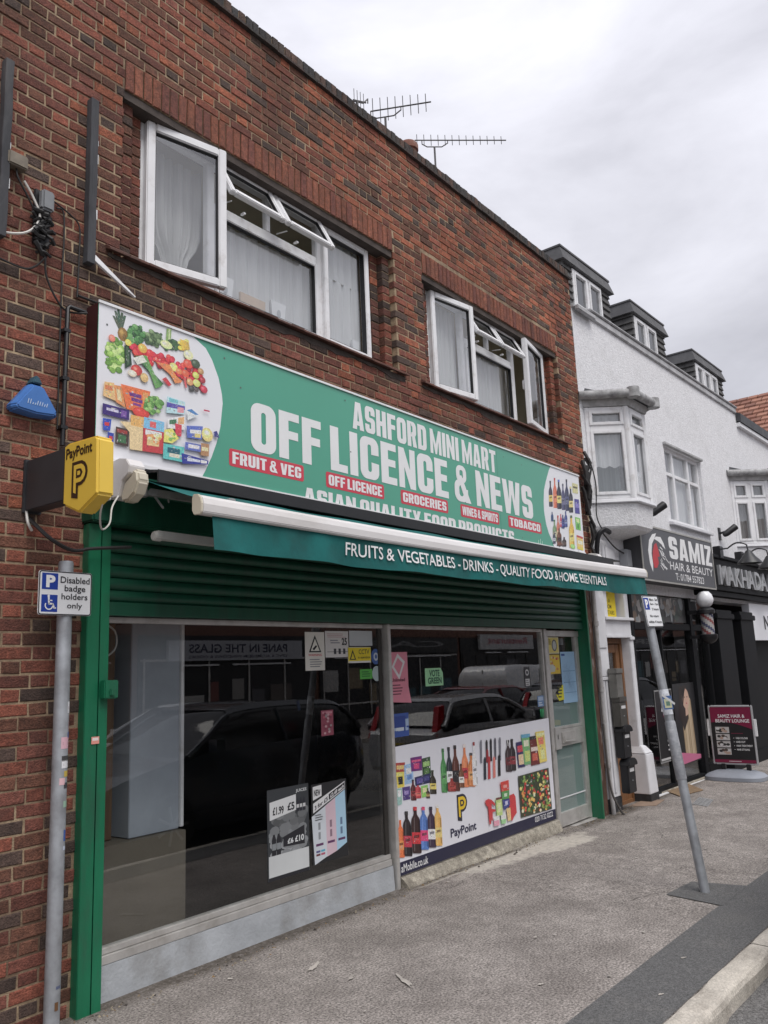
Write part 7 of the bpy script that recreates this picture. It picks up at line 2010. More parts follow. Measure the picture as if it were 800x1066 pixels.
# dormers: slate hung cheeks and front piers, felt fascia, white casements
def dormer(s0, s1, w0, w1, zt, zb=6.62, o=.30, panes=2):
    d = NB(); d.box(s0+.02, o+.02, zb-.1, s1-.02, 2.6, zt-.16)
    d_ = d.build('dormer', M_slate, NBL)
    d = NB(); d.hexa([(s0-.075, o-.085, zt-.24), (s1+.075, o-.085, zt-.24), (s1+.075, 2.7, zt-.24), (s0-.075, 2.7, zt-.24)], [(s0-.03, o-.02, zt-.03), (s1+.03, o-.02, zt-.03), (s1+.03, 2.7, zt-.03), (s0-.03, 2.7, zt-.03)]); d.box(s0-.045, o-.035, zt-.0285, s1+.045, 2.7, zt); d.build('dormer_roof', M_felt, d_)
    d = NB(); k = 0; z = zb-.02; r_ = random.Random(int(s0*10))
    while z < zt-.24:
        h = .115
        for (a, b, c) in ((s0, w0, 'f'), (w1, s1, 'f')):
            if b-a > .03: d.hexa([(a-.012, o-.035, z), (b, o-.035, z), (b, o+.03, z), (a-.012, o+.03, z)], [(a-.002, o-.004, z+h), (b, o-.004, z+h), (b, o+.03, z+h), (a-.002, o+.03, z+h)])
        y = o-.03
        while y < 2.5:
            L = .17; j = r_.uniform(-.004, .004); d.hexa([(s0-.035+j, y+.002, z), (s0+.03, y+.002, z), (s0+.03, y+L-.002, z), (s0-.035+j, y+L-.002, z)], [(s0-.004, y+.002, z+h), (s0+.03, y+.002, z+h), (s0+.03, y+L-.002, z+h), (s0-.004, y+L-.002, z+h)]); y += L
        z += .11
    d.build('hung_slates', M_slate, d_)
    f = NB(); zz0, zz1 = zb+.20, zt-.265; ring(f, w0, zz0, w1, zz1, .05, o-.04, o+.05); n = panes
    for k in range(1, n): x = w0+(w1-w0)*k/n; f.box(x-.035, o-.038, zz0+.05, x+.035, o+.05, zz1-.05)
    for k in range(n): a = w0+(w1-w0)*k/n+.04; b = w0+(w1-w0)*(k+1)/n-.04; ring(f, a, zz0+.04, b, zz1-.04, .035, o-.055, o+.0)
    f.box(w0-.03, o-.09, zz0-.05, w1+.03, o+.02, zz0-.001)
    fw_ = f.build('dormer_window', M_upvc, d_, bevel=.005)
    # panes are flush with the frame and belong to the dormer
    g = NB(); g.poly([(w0+.05, o-.02, zz0+.05), (w1-.05, o-.02, zz0+.05), (w1-.05, o-.02, zz1-.05), (w0+.05, o-.02, zz1-.05)]); g.build('dormer_pane', MATS.get('sky_pane') or glassmat('sky_pane', .25, (.55, .6, .63), 0., .05), d_, recalc=False)
    return d_
dormer(.42, 1.98, .70, 1.66, 7.70); dormer(2.86, 4.26, 2.90, 3.84, 7.66); dormer(5.72, 7.40, 5.76, 7.02, 7.60, panes=3)
mb = NB(); mb.lathe([(.16, 0), (.17, 1.2), (.20, 1.25), (.20, 1.35), (.13, 1.40), (.12, 1.75), (.14, 1.77), (.14, 1.82)], (5.9, 3.3, 6.4), 4); mb.build('chimney', mat('pale_render', (.5, .49, .47), rough=.9, var=.2), NBL)
# flat first floor window
def nwin(s0, z0, s1, z1, bars, sill=True):
    f = NB(); ring(f, s0, z0, s1, z1, .055, .05, .12)
    for b in bars: f.box(*b)
    w = f.build('window', M_upvc, NBL, bevel=.006)
    g = NB(); g.poly([(s0+.05, .085, z0+.05), (s1-.05, .085, z0+.05), (s1-.05, .085, z1-.05), (s0+.05, .085, z1-.05)]); g.build('pane', M_pane, w, recalc=False)
    f = NB(); f.hexa([(s0-.10, -.07, z0-.075), (s1+.10, -.07, z0-.075), (s1+.10, .06, z0-.07), (s0-.10, .06, z0-.07)], [(s0-.10, -.07, z0-.03), (s1+.10, -.07, z0-.03), (s1+.10, .06, z0-.002), (s0-.10, .06, z0-.002)]); f.build('sill', M_wpaint, w, bevel=.006)
    f = NB(); f.box(s0-.03, -.05, z1+.003, s1+.03, .05, z1+.05); f.build('drip_board', mat('grimy_white_trim', (.40, .40, .40), rough=.8, var=.25, scale=10), w, bevel=.008)
    return w
a, b, c, d = FW; m1, m2, zt = 3.36, 4.05, 4.66
nwin(a, b, c, d, [(m1-.04, .052, b+.055, m1+.04, .118, d-.055), (m2-.04, .052, b+.055, m2+.04, .118, d-.055), (m1+.04, .054, zt-.03, m2-.04, .116, zt+.03), (m2+.04, .054, zt-.03, c-.055, .116, zt+.03), (a+.055, .054, zt-.03, m1-.04, .116, zt+.03)])
def ncurt(pts, z0, z1, label, seed, m=M_net, amp=.01, waves=9, scallop=0.):
    """curtain hung along a plan polyline (s, y)"""
    c = NB(); r_ = random.Random(seed); P = [Vector((q[0], q[1], 0)) for q in pts]; rows = []; L = [0]
    for p, q in zip(P, P[1:]): L.append(L[-1]+(q-p).length)
    n = 90
    for j in range(7):
        row = []
        for i in range(n+1):
            t = L[-1]*i/n; k = max(q for q in range(len(P)-1) if L[q] <= t+1e-9); u = (t-L[k])/(L[k+1]-L[k]); p = P[k].lerp(P[k+1], min(1, u)); d = (P[k+1]-P[k]).normalized(); nn_ = Vector((-d.y, d.x, 0))
            w = amp*(math.sin(t*waves*6.3)+.5*math.sin(t*waves*13+seed)); zz = z0+(z1-z0)*j/6-(scallop*abs(math.sin(t*22)) if j == 0 else 0); row.append(c.p((p.x+nn_.x*w, p.y+nn_.y*w, zz)))
        rows.append(row)
    for a_, b_ in zip(rows, rows[1:]):
        for i in range(n): c.face((a_[i], a_[i+1], b_[i+1], b_[i]))
    tag(c.build('net_curtain', m, smooth=True, recalc=False), label, 'curtain', 'curtains in the white building')
ncurt([(2.96, .16), (4.5, .16)], 3.9, 5.04, 'pale net curtain filling the flat upper window of the white building', 3)
# canted bays
def bay(s0, s1, s2, s3, o, z0, z1, zt, lights, label):
    P = [(s0, 0.), (s1, -o), (s2, -o), (s3, 0.)]
    f = NB(); g = NB(); kk = NB()
    for i, ((a0, b0), (a1, b1)) in enumerate(zip(P, P[1:])):
        d = Vector((a1-a0, b1-b0, 0)); L = d.length; d.normalize(); n = Vector((d.y, -d.x, 0))
        Lm = Matrix.Translation((a0, b0, 0)) @ Matrix(((d.x, -n.x, 0, 0), (d.y, -n.y, 0, 0), (0, 0, 1, 0), (0, 0, 0, 1)))
        q = MB(NM @ Lm); e = .012
        ring(q, e, z0, L-e, z1, .06, 0, .07); q.box(e+.06, .002, zt-.045, L-e-.06, .068, zt+.045)
        nl = lights[i]
        for k in range(1, nl): x = L*k/nl; q.box(x-.04, .001, z0+.06, x+.04, .069, z1-.06)
        for k in range(nl):
            xa = max(L*k/nl+.03, e+.05); xb = min(L*(k+1)/nl-.03, L-e-.05); ring(q, xa, z0+.05, xb, zt-.035, .045, -.015, .03); ring(q, xa, zt+.035, xb, z1-.05, .045, -.015, .03)
        f.v += q.v and []; o_ = len(f.v); f.v += q.v; f.f += [tuple(t+o_ for t in fc) for fc in q.f]; f.mi += q.mi; f.c += q.c
        gg = MB(NM @ Lm); gg.poly([(e+.05, .035, z0+.05), (L-e-.05, .035, z0+.05), (L-e-.05, .035, z1-.05), (e+.05, .035, z1-.05)]); o_ = len(g.v); g.v += gg.v; g.f += [tuple(t+o_ for t in fc) for fc in gg.f]; g.mi += gg.mi; g.c += gg.c
    for (a0, b0) in P[1:3]: f.tube([(a0, b0+.03, z0), (a0, b0+.03, z1)], .045, 8)
    w = f.build('bay_window', M_upvc, NBL, bevel=.006)
    g.build('pane', M_pane, w, recalc=False)
    def plan(k, y1=.02): return [(s0-k*.8, y1), (s1-k*.45, -o-k), (s2+k*.45, -o-k), (s3+k*.8, y1)]
    r = NB(); r.loft([[(x, y, z1+.004) for x, y in plan(.03)], [(x, y, z1+.10) for x, y in plan(.06)]]); r.build('bay_head', mat('grimy_white_trim'), w)
    r = NB()
    pl = plan(.13); pl[0] = (pl[0][0], -.0); pl[3] = (pl[3][0], 0)
    for (p, q) in zip(pl, pl[1:]): r.tube([(p[0], p[1], z1+.145), (q[0], q[1], z1+.145)], .06, 10)
    for p in pl[1:3]: r.lathe([(.05, -.07), (.085, -.068), (.085, .068), (.05, .07)], (p[0], p[1], z1+.145), 10)
    r.build('bay_gutter', mat('old_grey_gutter', (.36, .36, .36), rough=.75, var=.35, scale=12, dirt=((.09, .09, .09), .5, .72, .8), dscale=9), w, smooth=True)
    r = NB(); r.loft([[(x, y, z1+.11) for x, y in plan(.10)], [(x, y, z1+.30) for x, y in [(s0+.1, .0), (s1+.1, -.12), (s2-.1, -.12), (s3-.1, 0)]]]); r.build('bay_roof', M_lead, w)
    r = NB(); r.loft([[(x, y, z0-.06) for x, y in plan(.055)], [(x, y, z0-.004) for x, y in plan(.04)]]); r.build('bay_sill', M_wpaint, w, bevel=.01)
    r = NB(); r.loft([[(x, y, z0-.47) for x, y in [(s0+.02, .02), (s1+.1, -.012), (s2-.1, -.012), (s3-.02, .02)]], [(x, y, z0-.40) for x, y in plan(-.07)], [(x, y, z0-.36) for x, y in plan(-.03)], [(x, y, z0-.064) for x, y in plan(.0)]]); r.build('bay_apron', M_rough, w)
    ncurt([(s0+.06, .12), (s1+.06, -o+.13), (s2-.06, -o+.13), (s3-.06, .12)], z0+.42, z1-.04, label+' upper net', int(s0*10), scallop=.04) if False else None
    return w
BZ0, BZ1 = 3.83, 5.09
bay(.10, .475, 1.04, 1.40, .45, BZ0, BZ1, 4.80, (1, 1, 1), '')
ncurt([(.20, .05), (.53, -.33), (.98, -.33), (1.30, .05)], 4.30, 5.02, 'scalloped net curtain in the nearer bay window of the white building', 4, scallop=.03)
ncurt([(.30, .35), (.60, -.18), (1.2, .2)], 3.9, 4.5, 'grey drape below the scalloped net in the nearer bay window', 7, m=mat('grey_green_drape', (.30, .34, .34), rough=.9, var=.2, scale=3, stretch=(9, 9, .4)), amp=.03, waves=3)
bay(6.12, 6.66, 7.6, 8.14, .52, 3.78, 4.98, 4.62, (2, 2, 2), '')
ncurt([(6.28, .06), (6.74, -.40), (7.5, -.40), (8.0, .06)], 3.85, 4.9, 'pale curtain in the farther bay window of the white building', 8, m=M_drape, amp=.02)
mb = NB(); mb.box(.02, .6, 3.4, 9.0, .64, 5.6); mb.build('room', mat('dim_room', (.20, .20, .20), rough=.9, var=.2), NBL)
# ground floor of the neighbour: white door surround
gn = -.10
mb = NB(); mb.box(-.455, -.022, gn, -.215, -.003, 2.62); bp = mb.build('brown_pier', mat('flaking_brown_pier', (.12, .065, .045), rough=.9, var=.45, scale=14, bump=.7, bscale=50, dirt=((.45, .43, .42), .56, .68, .9), dscale=7, stretch=(1, 1, .35)), NBL, bevel=.012)
mb = NB(); mb.box(-.20, -.02, gn+.2, .16, .25, 2.62); mb.box(-.17, -.035, 1.90, .12, -.0205, 2.55); mb.box(-.17, -.035, 1.55, .12, -.0205, 1.84)
for x in (-.17, -.09, -.01): mb.box(x, -.032, gn+.25, x+.06, -.0205, 1.5)
mb.box(-.21, -.045, 1.50, .17, -.019, 1.545); pil = mb.build('white_pilaster', M_wpaint, NBL, bevel=.006)
mb = NB(); mb.box(-.205, -.03, gn-.05, .165, .25, gn+.198); mb.build('plinth', mat('chipped_black_plinth', (.03, .03, .032), rough=.7, var=.4, scale=12, bump=.5, bscale=40, dirt=((.4, .4, .4), .58, .7, .9), dscale=11), pil, bevel=.008)
mb = NB(); mb.box(.18, .02, 2.05, 1.02, .25, 2.28); mb.box(.17, -.03, 2.26, 1.04, .02, 2.30); mb.box(.20, -.0, 2.03, 1.0, .019, 2.07); mb.box(.18, .03, 2.30, .36, .25, 2.66); mb.box(.90, .03, 2.30, 1.02, .25, 2.66); mb.build('door_head', M_wpaint, NBL, bevel=.006)
mb = NB(); mb.poly([(.36, .16, 2.30), (.90, .16, 2.30), (.90, .16, 2.66), (.36, .16, 2.66)]); mb.build('transom_pane', M_pane, NBL, recalc=False)
mb = NB(); sy = Sheet((.44, .13, 2.315), (1, 0, 0), (0, 0, 1)); sy.O = NM @ Vector((.42, .13, 2.315)); sy.U = (NM.to_3x3() @ Vector((1, 0, 0))); sy.N = sy.U.cross(sy.V)
b = MB(); b.col = (.80, .62, .02); b.prism([sy.at(0, 0), sy.at(.42, 0), sy.at(.42, .34), sy.at(0, .34)], (0, .002, 0))
for t, u0, u1, v in (('WAY', .06, .2, .27), ('TO', .06, .13, .19), ('A', .2, .25, .19), ('ROOM', .06, .28, .11), ('UPSTAIRS', .06, .36, .03)): write(b, sy, t, u0, v, u1, v+.055, (.12, .10, .02), .01, .001)
tag(b.build('yellow_notice', M_print, recalc=False), 'yellow printed sheet in the fanlight over the brown door', 'notice')
mb = NB(); mb.box(.90, .0, gn+.35, 1.02, .25, 2.048); mb.box(.885, -.02, 2.0, 1.03, -.0005, 2.048); wp = mb.build('white_pilaster', M_wpaint, NBL, bevel=.008)
mb = NB(); mb.hexa([(.86, -.10, gn+.12), (1.14, -.10, gn+.12), (1.14, .25, gn+.12), (.86, .25, gn+.12)], [(.87, -.08, .52), (1.12, -.08, .52), (1.12, .25, .52), (.87, .25, .52)]); mb.hexa([(.87, -.08, .523), (1.12, -.08, .523), (1.12, .25, .523), (.87, .25, .523)], [(.90, -.02, .62), (1.04, -.02, .62), (1.04, .25, .62), (.90, .25, .62)]); mb.build('pedestal', M_wpaint, wp, bevel=.008)
mb = NB(); mb.box(.862, -.102, gn-.05, 1.142, .25, gn+.118); mb.build('plinth', mat('chipped_black_plinth'), wp, bevel=.006)
M_oak = mat('brown_door_wood', (.21, .10, .045), rough=.5, var=.25, scale=3, stretch=(8, 8, .7), bump=.15, bscale=30)
mb = NB(); ring(mb, .18, gn, .90, 2.03, .07, .12, .22); ring(mb, .25, gn+.06, .83, 1.95, .11, .14, .19); mb.box(.36, .145, .62, .72, .185, .82); mb.box(.36, .155, gn+.1, .72, .18, .62); nd = mb.build('door', M_oak, NBL, bevel=.006)
mb = NB(); mb.poly([(.35, .165, .8), (.73, .165, .8), (.73, .165, 1.85), (.35, .165, 1.85)]); mb.build('pane', M_pane, nd, recalc=False)
mb = NB(); mb.box(.28, .10, .92, .31, .14, 1.15); mb.tube([(.295, .10, 1.05), (.295, .05, 1.05), (.40, .05, 1.05)], .011, 6); mb.build('handle', M_galv, nd)
mb = NB(); mb.box(.2, .3, -.1, .9, .34, 2.6); mb.build('hallway', M_dark, NBL)
mb = NB(); mb.box(.17, -.05, gn-.05, .86, .25, gn+.012); mb.build('door_step', M_conc, NBL, bevel=.01)
# letter boxes
def lbox(s, z, w, h, label, m, first=False, domed=True, white=True):
    t = thing('letter_box', tuple(NM @ Vector((s, -.05, z))), label, 'letter box', 'letter boxes beside the brown door', rz=NR)
    b = NB(); b.box(s-w/2, -.15, z, s+w/2, -.045, z+h*.82); b.build('body', m, t, bevel=.008)
    b = NB()
    if domed:
        pr = [(-w*.56, h*.78)]+[(-w*.56*math.cos(R(180*k/8)), h*.80+h*.2*math.sin(R(180*k/8))) for k in range(9)]+[(w*.56, h*.78)]
        b.prism([(s+u, -.185, z+v) for u, v in pr], (0, .14, 0)); b.build('lid', m, t, bevel=.005)
    else:
        b.box(s-w*.52, -.16, z+h*.825, s+w*.52, -.045, z+h); b.build('lid', m, t, bevel=.006)
    if white:
        b = NB(); b.col = (.66, .66, .66); b.box(s-w*.26, -.1525, z+h*.60, s+w*.30, -.149, z+h*.70); b.build('name_card', M_print, t)
    b = NB(); b.lathe([(.008, 0), (.008, .006)], (s, -.157, z+h*.35), 10, 'Y'); b.build('lock', M_galv, t)
lbox(.13, 1.28, .19, .36, 'bare grey metal letter box, topmost of the column beside the brown door', mat('brushed_grey_box', (.20, .195, .18), rough=.45, metal=.4, var=.2, scale=5), domed=False, white=False)
lbox(.165, .93, .21, .36, 'dark brushed letter box directly under the bare grey one', mat('dark_brushed_box', (.10, .095, .085), rough=.4, metal=.4, var=.25, scale=6), domed=False)
lbox(.195, .55, .22, .40, 'black domed letter box, upper of the two domed ones', M_black)
lbox(.245, .13, .22, .42, 'black domed letter box, lowest of the column near the pavement', M_black)
# rainwater pipe and cables at the party wall
mb = NB(); pts = [(-.215, -.06, 2.62), (-.213, -.06, 1.2), (-.20, -.06, .3), (-.17, -.06, gn)]; mb.tube(pts, .028, 10)
for z in (.5, 1.4, 2.2): mb.lathe([(.036, -.03), (.036, .03)], (-.212, -.06, z), 12)
tag(mb.build('drainpipe', mat('dirty_white_pipe', (.46, .45, .45), rough=.6, var=.2, scale=6, dirt=((.2, .17, .15), .5, .7, .8), dscale=6), smooth=True), 'dirty white rainwater pipe between the shop and the white pilaster', 'drainpipe')
cable([(9.64, -.10, 1.0), (9.66, -.10, .5), (9.70, -.11, .2), (9.80, -.15, .0), (9.86, -.17, -.07)], .014, 'loose grey cable trailing down beside the rainwater pipe', mat('grey_cable', (.10, .09, .085), rough=.7))
mb = MB(); rr_ = random.Random(31)
for k in range(16): x = 9.86+rr_.uniform(-.06, .06); z = 4.0+rr_.uniform(-.28, .28); mb.tube([(x, -.03-rr_.uniform(0, .06), z-.16), (x+rr_.uniform(-.04, .04), -.06-rr_.uniform(0, .06), z), (x+rr_.uniform(-.05, .05), -.03-rr_.uniform(0, .05), z+.16)], rr_.uniform(.012, .028), 6)
for k in range(12): x = 9.90+rr_.uniform(-.04, .05); z = 3.1+rr_.uniform(-.32, .38); mb.tube([(x, -.03-rr_.uniform(0, .05), z-.14), (x+rr_.uniform(-.03, .03), -.05-rr_.uniform(0, .06), z), (x+rr_.uniform(-.03, .03), -.03-rr_.uniform(0, .05), z+.14)], rr_.uniform(.010, .022), 6)
tag(mb.build('cable_bundle', M_cable, smooth=True), 'black bundle of cables and joints at the far corner of the brick building', 'cable')
cable([(9.96, -.05, 2.7), (9.97, -.06, 3.0), (9.98, -.10, 3.3), (10.06, -.16, 3.40), (10.2, -.17, 3.38)], .035, 'fat black swan neck cable duct at the far brick corner', M_black)
cable([(9.98, -.08, 4.35), (10.02, -.12, 4.0), (10.0, -.10, 3.6), (10.08, -.12, 3.42)], .008, 'thin black drop wire hanging by the nearer bay window')
cable([(10.1, -.10, 3.40), (10.5, -.10, 3.22), (10.9, -.10, 3.16), (11.1, -.12, 3.22)], .010, 'black cable sagging from the brick corner to the dark salon sign')
mb = NB(); mb.box(.25, -.03, 2.67, .62, -.0, 3.30); mb.box(.30, -.045, 2.74, .57, -.031, 3.22); tag(mb.build('meter_cupboard', M_wpaint, bevel=.006), 'white panelled cover on the wall above the brown door', 'cupboard')
mb = NB(); mb.box(.80, -.11, 2.98, .98, -.0, 3.22); tag(mb.build('junction_box', mat('pale_grey_box', (.33, .34, .36), rough=.5), bevel=.01), 'pale grey box on the white wall left of the dark salon sign', 'junction box')
# salon shopfront
mb = NB(); bars = [(1.06, .03, gn, 1.16, .12, 2.72), (1.165, .03, gn, 3.30, .12, gn+.10), (1.165, .03, 2.15, 3.30, .12, 2.25), (3.30, .02, gn, 3.42, .13, 2.72), (1.165, .04, 2.66, 4.2, .12, 2.72), (2.10, .045, gn+.1, 2.15, .11, 2.149), (3.425, .03, 2.15, 4.10, .12, 2.25), (3.425, .03, gn, 3.5, .12, 2.149), (4.02, .03, gn, 4.10, .12, 2.149), (3.505, .03, gn, 4.015, .12, gn+.2)]
for b in bars: mb.box(*b)
sf = mb.build('salon_shopfront', M_blkp, NBL, bevel=.006)
mb = NB(); mb.poly([(1.16, .08, gn+.1), (4.1, .08, gn+.1), (4.1, .08, 2.66), (1.16, .08, 2.66)]); mb.build('pane', M_glass, sf, recalc=False)
mb = NB(); mb.box(1.165, -.02, gn-.02, 3.30, .028, gn+.035); mb.build('white_rail', M_upvc, sf)
for s0, s1 in ((4.10, 5.0), (5.35, 6.2)):
    mb = NB(); mb.box(s0+.1, -.10, gn-.05, s1, .2, 2.5); mb.box(s0+.06, -.13, 2.35, s1+.04, .2, 2.44); mb.box(s0+.06, -.13, gn-.05, s1+.04, .2, gn+.22); mb.build('black_pilaster', M_blkp, NBL, bevel=.01)
mb = NB(); mb.box(3.55, -.16, 2.72, 9.3, .02, 2.80); mb.build('fascia_soffit', M_blkp, NBL)
mb = NB(); mb.box(1.0, 2.5, gn, 9.3, 2.55, 2.7); mb.box(1.04, .13, gn, 1.08, 2.5, 2.7); mb.box(1.08, .13, gn, 9.2, 2.5, gn+.02); mb.box(1.08, .13, 2.67, 9.2, 2.5, 2.7); mb.build('salon_interior', M_dark, NBL)
mb = NB(); mb.box(5.01, .14, gn, 5.34, .2, 2.5); mb.box(6.26, .25, gn, 9.2, .3, 2.0); mb.build('shop_door_recess', M_blkp, NBL)
def nsheet(s, y, z, U=(1, 0, 0)):
    q = Sheet(NM @ Vector((s, y, z)), NM.to_3x3() @ Vector(U), (0, 0, 1)); return q
def nposter(name, s0, z0, s1, z1, y, col, label, cat, draw):
    b = MB(); q = nsheet(s0, y, z0); w, h = s1-s0, z1-z0; b.col = col; b.prism([q.at(0, 0), q.at(w, 0), q.at(w, h), q.at(0, h)], (0, .002, 0)); draw(b, q, w, h); return tag(b.build(name, M_print, recalc=False), label, cat)
PINK = (.42, .025, .14); SKIN = (.58, .38, .29)
def d_model(b, q, w, h):
    # head and shoulders advert: dark hair, face, long blonde hair
    prect(b, q, 0, 0, w, h, (.02, .02, .022), .0005)
    for k in range(18): u = .30+.45*k/18; ppoly(b, q, [(w*u, h*.92-.02*abs(k-9)), (w*(u+.05), h*.92-.02*abs(k-9)), (w*(u+.10), h*.10), (w*(u+.02), h*.08)], random.Random(k).choice([(.50, .39, .26), (.40, .30, .19), (.58, .47, .33), (.33, .24, .15)]), .001+.00005*k)
    ppoly(b, q, [(w*.28, h*.95), (w*.62, h*.97), (w*.60, h*.55), (w*.36, h*.40), (w*.22, h*.6)], (.03, .022, .02), .0022)
    pell(b, q, w*.55, h*.80, w*.16, h*.13, SKIN, .003, 18); pell(b, q, w*.51, h*.82, w*.022, h*.008, INK, .0036, 8); pell(b, q, w*.62, h*.82, w*.022, h*.008, INK, .0036, 8); pell(b, q, w*.57, h*.74, w*.035, h*.010, (.45, .1, .12), .0036, 8); ppoly(b, q, [(w*.50, h*.70), (w*.60, h*.70), (w*.62, h*.60), (w*.48, h*.58)], SKIN, .0028)
    ppoly(b, q, [(w*.40, h*.92), (w*.58, h*.94), (w*.50, h*.86), (w*.40, h*.70)], (.02, .016, .015), .0034)
    ppoly(b, q, [(0, 0), (w, h*.02), (w, h*.07), (0, h*.16)], (.55, .16, .28), .004)
nposter('hair_poster', 2.40, .20, 3.28, 1.36, .070, (.02, .02, .022), 'tall advert of a long haired model in the salon window', 'poster', d_model)
def d_svc(b, q, w, h):
    prect(b, q, w*.02, h*.02, w*.98, h*.98, (.018, .018, .02), .0005); r_ = random.Random(3)
    ppoly(b, q, [(w*.30, h*.70), (w*.42, h*.86), (w*.5, h*.76), (w*.62, h*.98), (w*.72, h*.78), (w*.86, h*.94), (w*.92, h*.72), (w*.6, h*.66)], (.60, .60, .62), .001)
    pell(b, q, w*.62, h*.76, w*.10, h*.05, (.66, .55, .50), .0016, 12); write(b, q, 'Hair', w*.38, h*.62, w*.62, h*.67, PINK, .01, .002); write(b, q, 'Beauty', w*.46, h*.55, w*.92, h*.61, PINK, .01, .002)
    for k in range(6): prect(b, q, w*.50, h*(.46-.062*k), w*(.78+.12*r_.random()), h*(.482-.062*k), (.55, .55, .56), .001)
    prect(b, q, w*.05, h*.03, w*.9, h*.06, (.5, .5, .5), .001)
nposter('price_poster', 1.72, .30, 2.36, 1.30, .072, (.25, .25, .25), 'black services poster with a white crown of hair beside the model advert', 'poster', d_svc)
def d_tr(b, q, w, h):
    r_ = random.Random(6)
    for k in range(60): u, v = r_.random(), r_.random(); pell(b, q, u*w, v*h, w*r_.uniform(.01, .05), h*r_.uniform(.08, .3), r_.choice([(.28, .25, .22), (.12, .13, .12), (.4, .38, .36), (.20, .14, .10), (.05, .05, .05), (.3, .32, .33), (.08, .1, .09)]), .0005+.00003*k, 8)
nposter('transom_picture', 1.20, 2.27, 3.28, 2.64, .074, (.08, .08, .08), 'faded picture strip along the fanlights over the salon window', 'picture', d_tr)
# dark salon sign
SS = thing('salon_sign', tuple(NM @ Vector((2.42, -.1, 2.80))), 'dark grey salon sign with white lettering and a red and white hair emblem', 'shop sign', rz=NR)
mb = NB(); mb.box(.98, -.25, 2.80, 3.86, -.0, 3.57); mb.build('case', mat('sign_case_grey', (.05, .05, .055), rough=.5), SS, bevel=.004)
mb = NB(); ring(mb, .97, 2.79, 3.87, 3.58, .025, -.262, -.2505); mb.build('edge_trim', mat('pale_trim', (.42, .41, .38), rough=.45, metal=.4), SS)
mb = NB(); mb.box(1.0, -.256, 2.82, 3.84, -.2505, 3.55); mb.build('panel', mat('slate_grey_panel', (.075, .077, .085), rough=.4, var=.06), SS)
q = nsheet(1.0, -.2565, 2.82); b = MB()
heavy(b, q, 'SAMIZ', .985, .345, 2.80, .675, WHITE, .001, gap=.09); write(b, q, 'HAIR & BEAUTY', .96, .18, 2.78, .30, WHITE, .004, .001); write(b, q, 'T: 01784 557823', 1.14, .035, 2.32, .14, WHITE, .004, .001)
# emblem: flowing white hair round a red flash
o = [(.30, .10), (.22, .22), (.20, .40), (.27, .55), (.40, .64), (.55, .67), (.70, .63), (.80, .54), (.84, .46), (.72, .52), (.62, .52), (.70, .42), (.78, .36), (.66, .38), (.60, .42), (.56, .54), (.46, .58), (.36, .50), (.31, .36), (.33, .22)]
ppoly(b, q, o[:6]+[(.46, .58), (.36, .50), (.31, .36), (.33, .22)], WHITE, .001); ppoly(b, q, [(.52, .62), (.70, .63), (.80, .54), (.84, .46), (.72, .52), (.58, .56), (.46, .58)], WHITE, .0012)
ppoly(b, q, [(.36, .16), (.33, .28), (.36, .40), (.44, .50), (.52, .53), (.56, .45), (.60, .34), (.52, .33), (.54, .24), (.46, .17)], (.50, .03, .04), .0016)
rr_ = random.Random(14)
for k in range(22):
    u, v = .58+rr_.uniform(0, .24), .16+rr_.uniform(0, .40); prline(b, q, u, v, u+rr_.uniform(.03, .12), v-rr_.uniform(.02, .10), .014, WHITE, .002+.0001*k)
b.build('lettering', M_print, SS, recalc=False)
# second black fascia with raised letters and swan neck lamps
BF = thing('black_fascia', tuple(NM @ Vector((6.5, -.1, 2.8))), 'black shop fascia with raised silver capital letters', 'shop sign', rz=NR)
mb = NB(); mb.box(3.90, -.20, 2.81, 9.2, -.0, 3.34); mb.box(3.88, -.24, 3.342, 9.25, .0, 3.40); mb.build('panel', M_blkp, BF, bevel=.008)
M_silver = mat('brushed_silver_letter', (.50, .51, .52), rough=.4, metal=.55, var=.25, scale=5)
q = nsheet(4.18, -.2, 2.90); vs, fs = text_geo('MAKHADAA', .02, 1.05); b = MB(); W_, H_, T_ = 3.05, .33, .045
from collections import Counter
ed = Counter(); 
for f in fs:
    for a, c in zip(f, f[1:]+f[:1]): ed[(a, c)] += 1
fr = [b.p(q.at(u*W_, v*H_, T_)) for u, v in vs]; bk = [b.p(q.at(u*W_, v*H_, .001)) for u, v in vs]
for f in fs: b.face([fr[k] for k in f])
for (a, c) in ed:
    if (c, a) not in ed: b.face((fr[a], fr[c], bk[c], bk[a]))
b.build('lettering', M_silver, BF, recalc=True)
def lamp(s, label):
    t = thing('swan_neck_lamp', tuple(NM @ Vector((s, -.24, 3.40))), label, 'lamp', 'swan neck lamps over the black fascia', rz=NR)
    b = NB(); b.box(s-.09, -.26, 3.35, s+.09, -.14, 3.55); b.build('bracket', M_black, t, bevel=.008)
    b = NB(); pts = [(s, -.22, 3.50)]+[(s, -.36-.16*math.sin(R(k*18))*0-.034*k, 3.50+.075*math.sin(R(k*18))) for k in range(0, 10)]+[(s, -.68, 3.42)]; b.tube(pts, .013, 6); b.build('neck', M_black, t, smooth=True)
    b = NB(); b.lathe([(.03, .10), (.05, .08), (.10, .0), (.19, -.10), (.20, -.12), (.17, -.115), (.08, -.01), (.02, .03)], (s, -.68, 3.33), 18); b.build('shade', M_black, t, smooth=True)
lamp(4.35, 'black swan neck lamp nearest the salon sign over the silver letters'); lamp(5.50, 'second black swan neck lamp over the silver letters'); lamp(6.75, 'black swan neck lamp at the right edge of the picture')
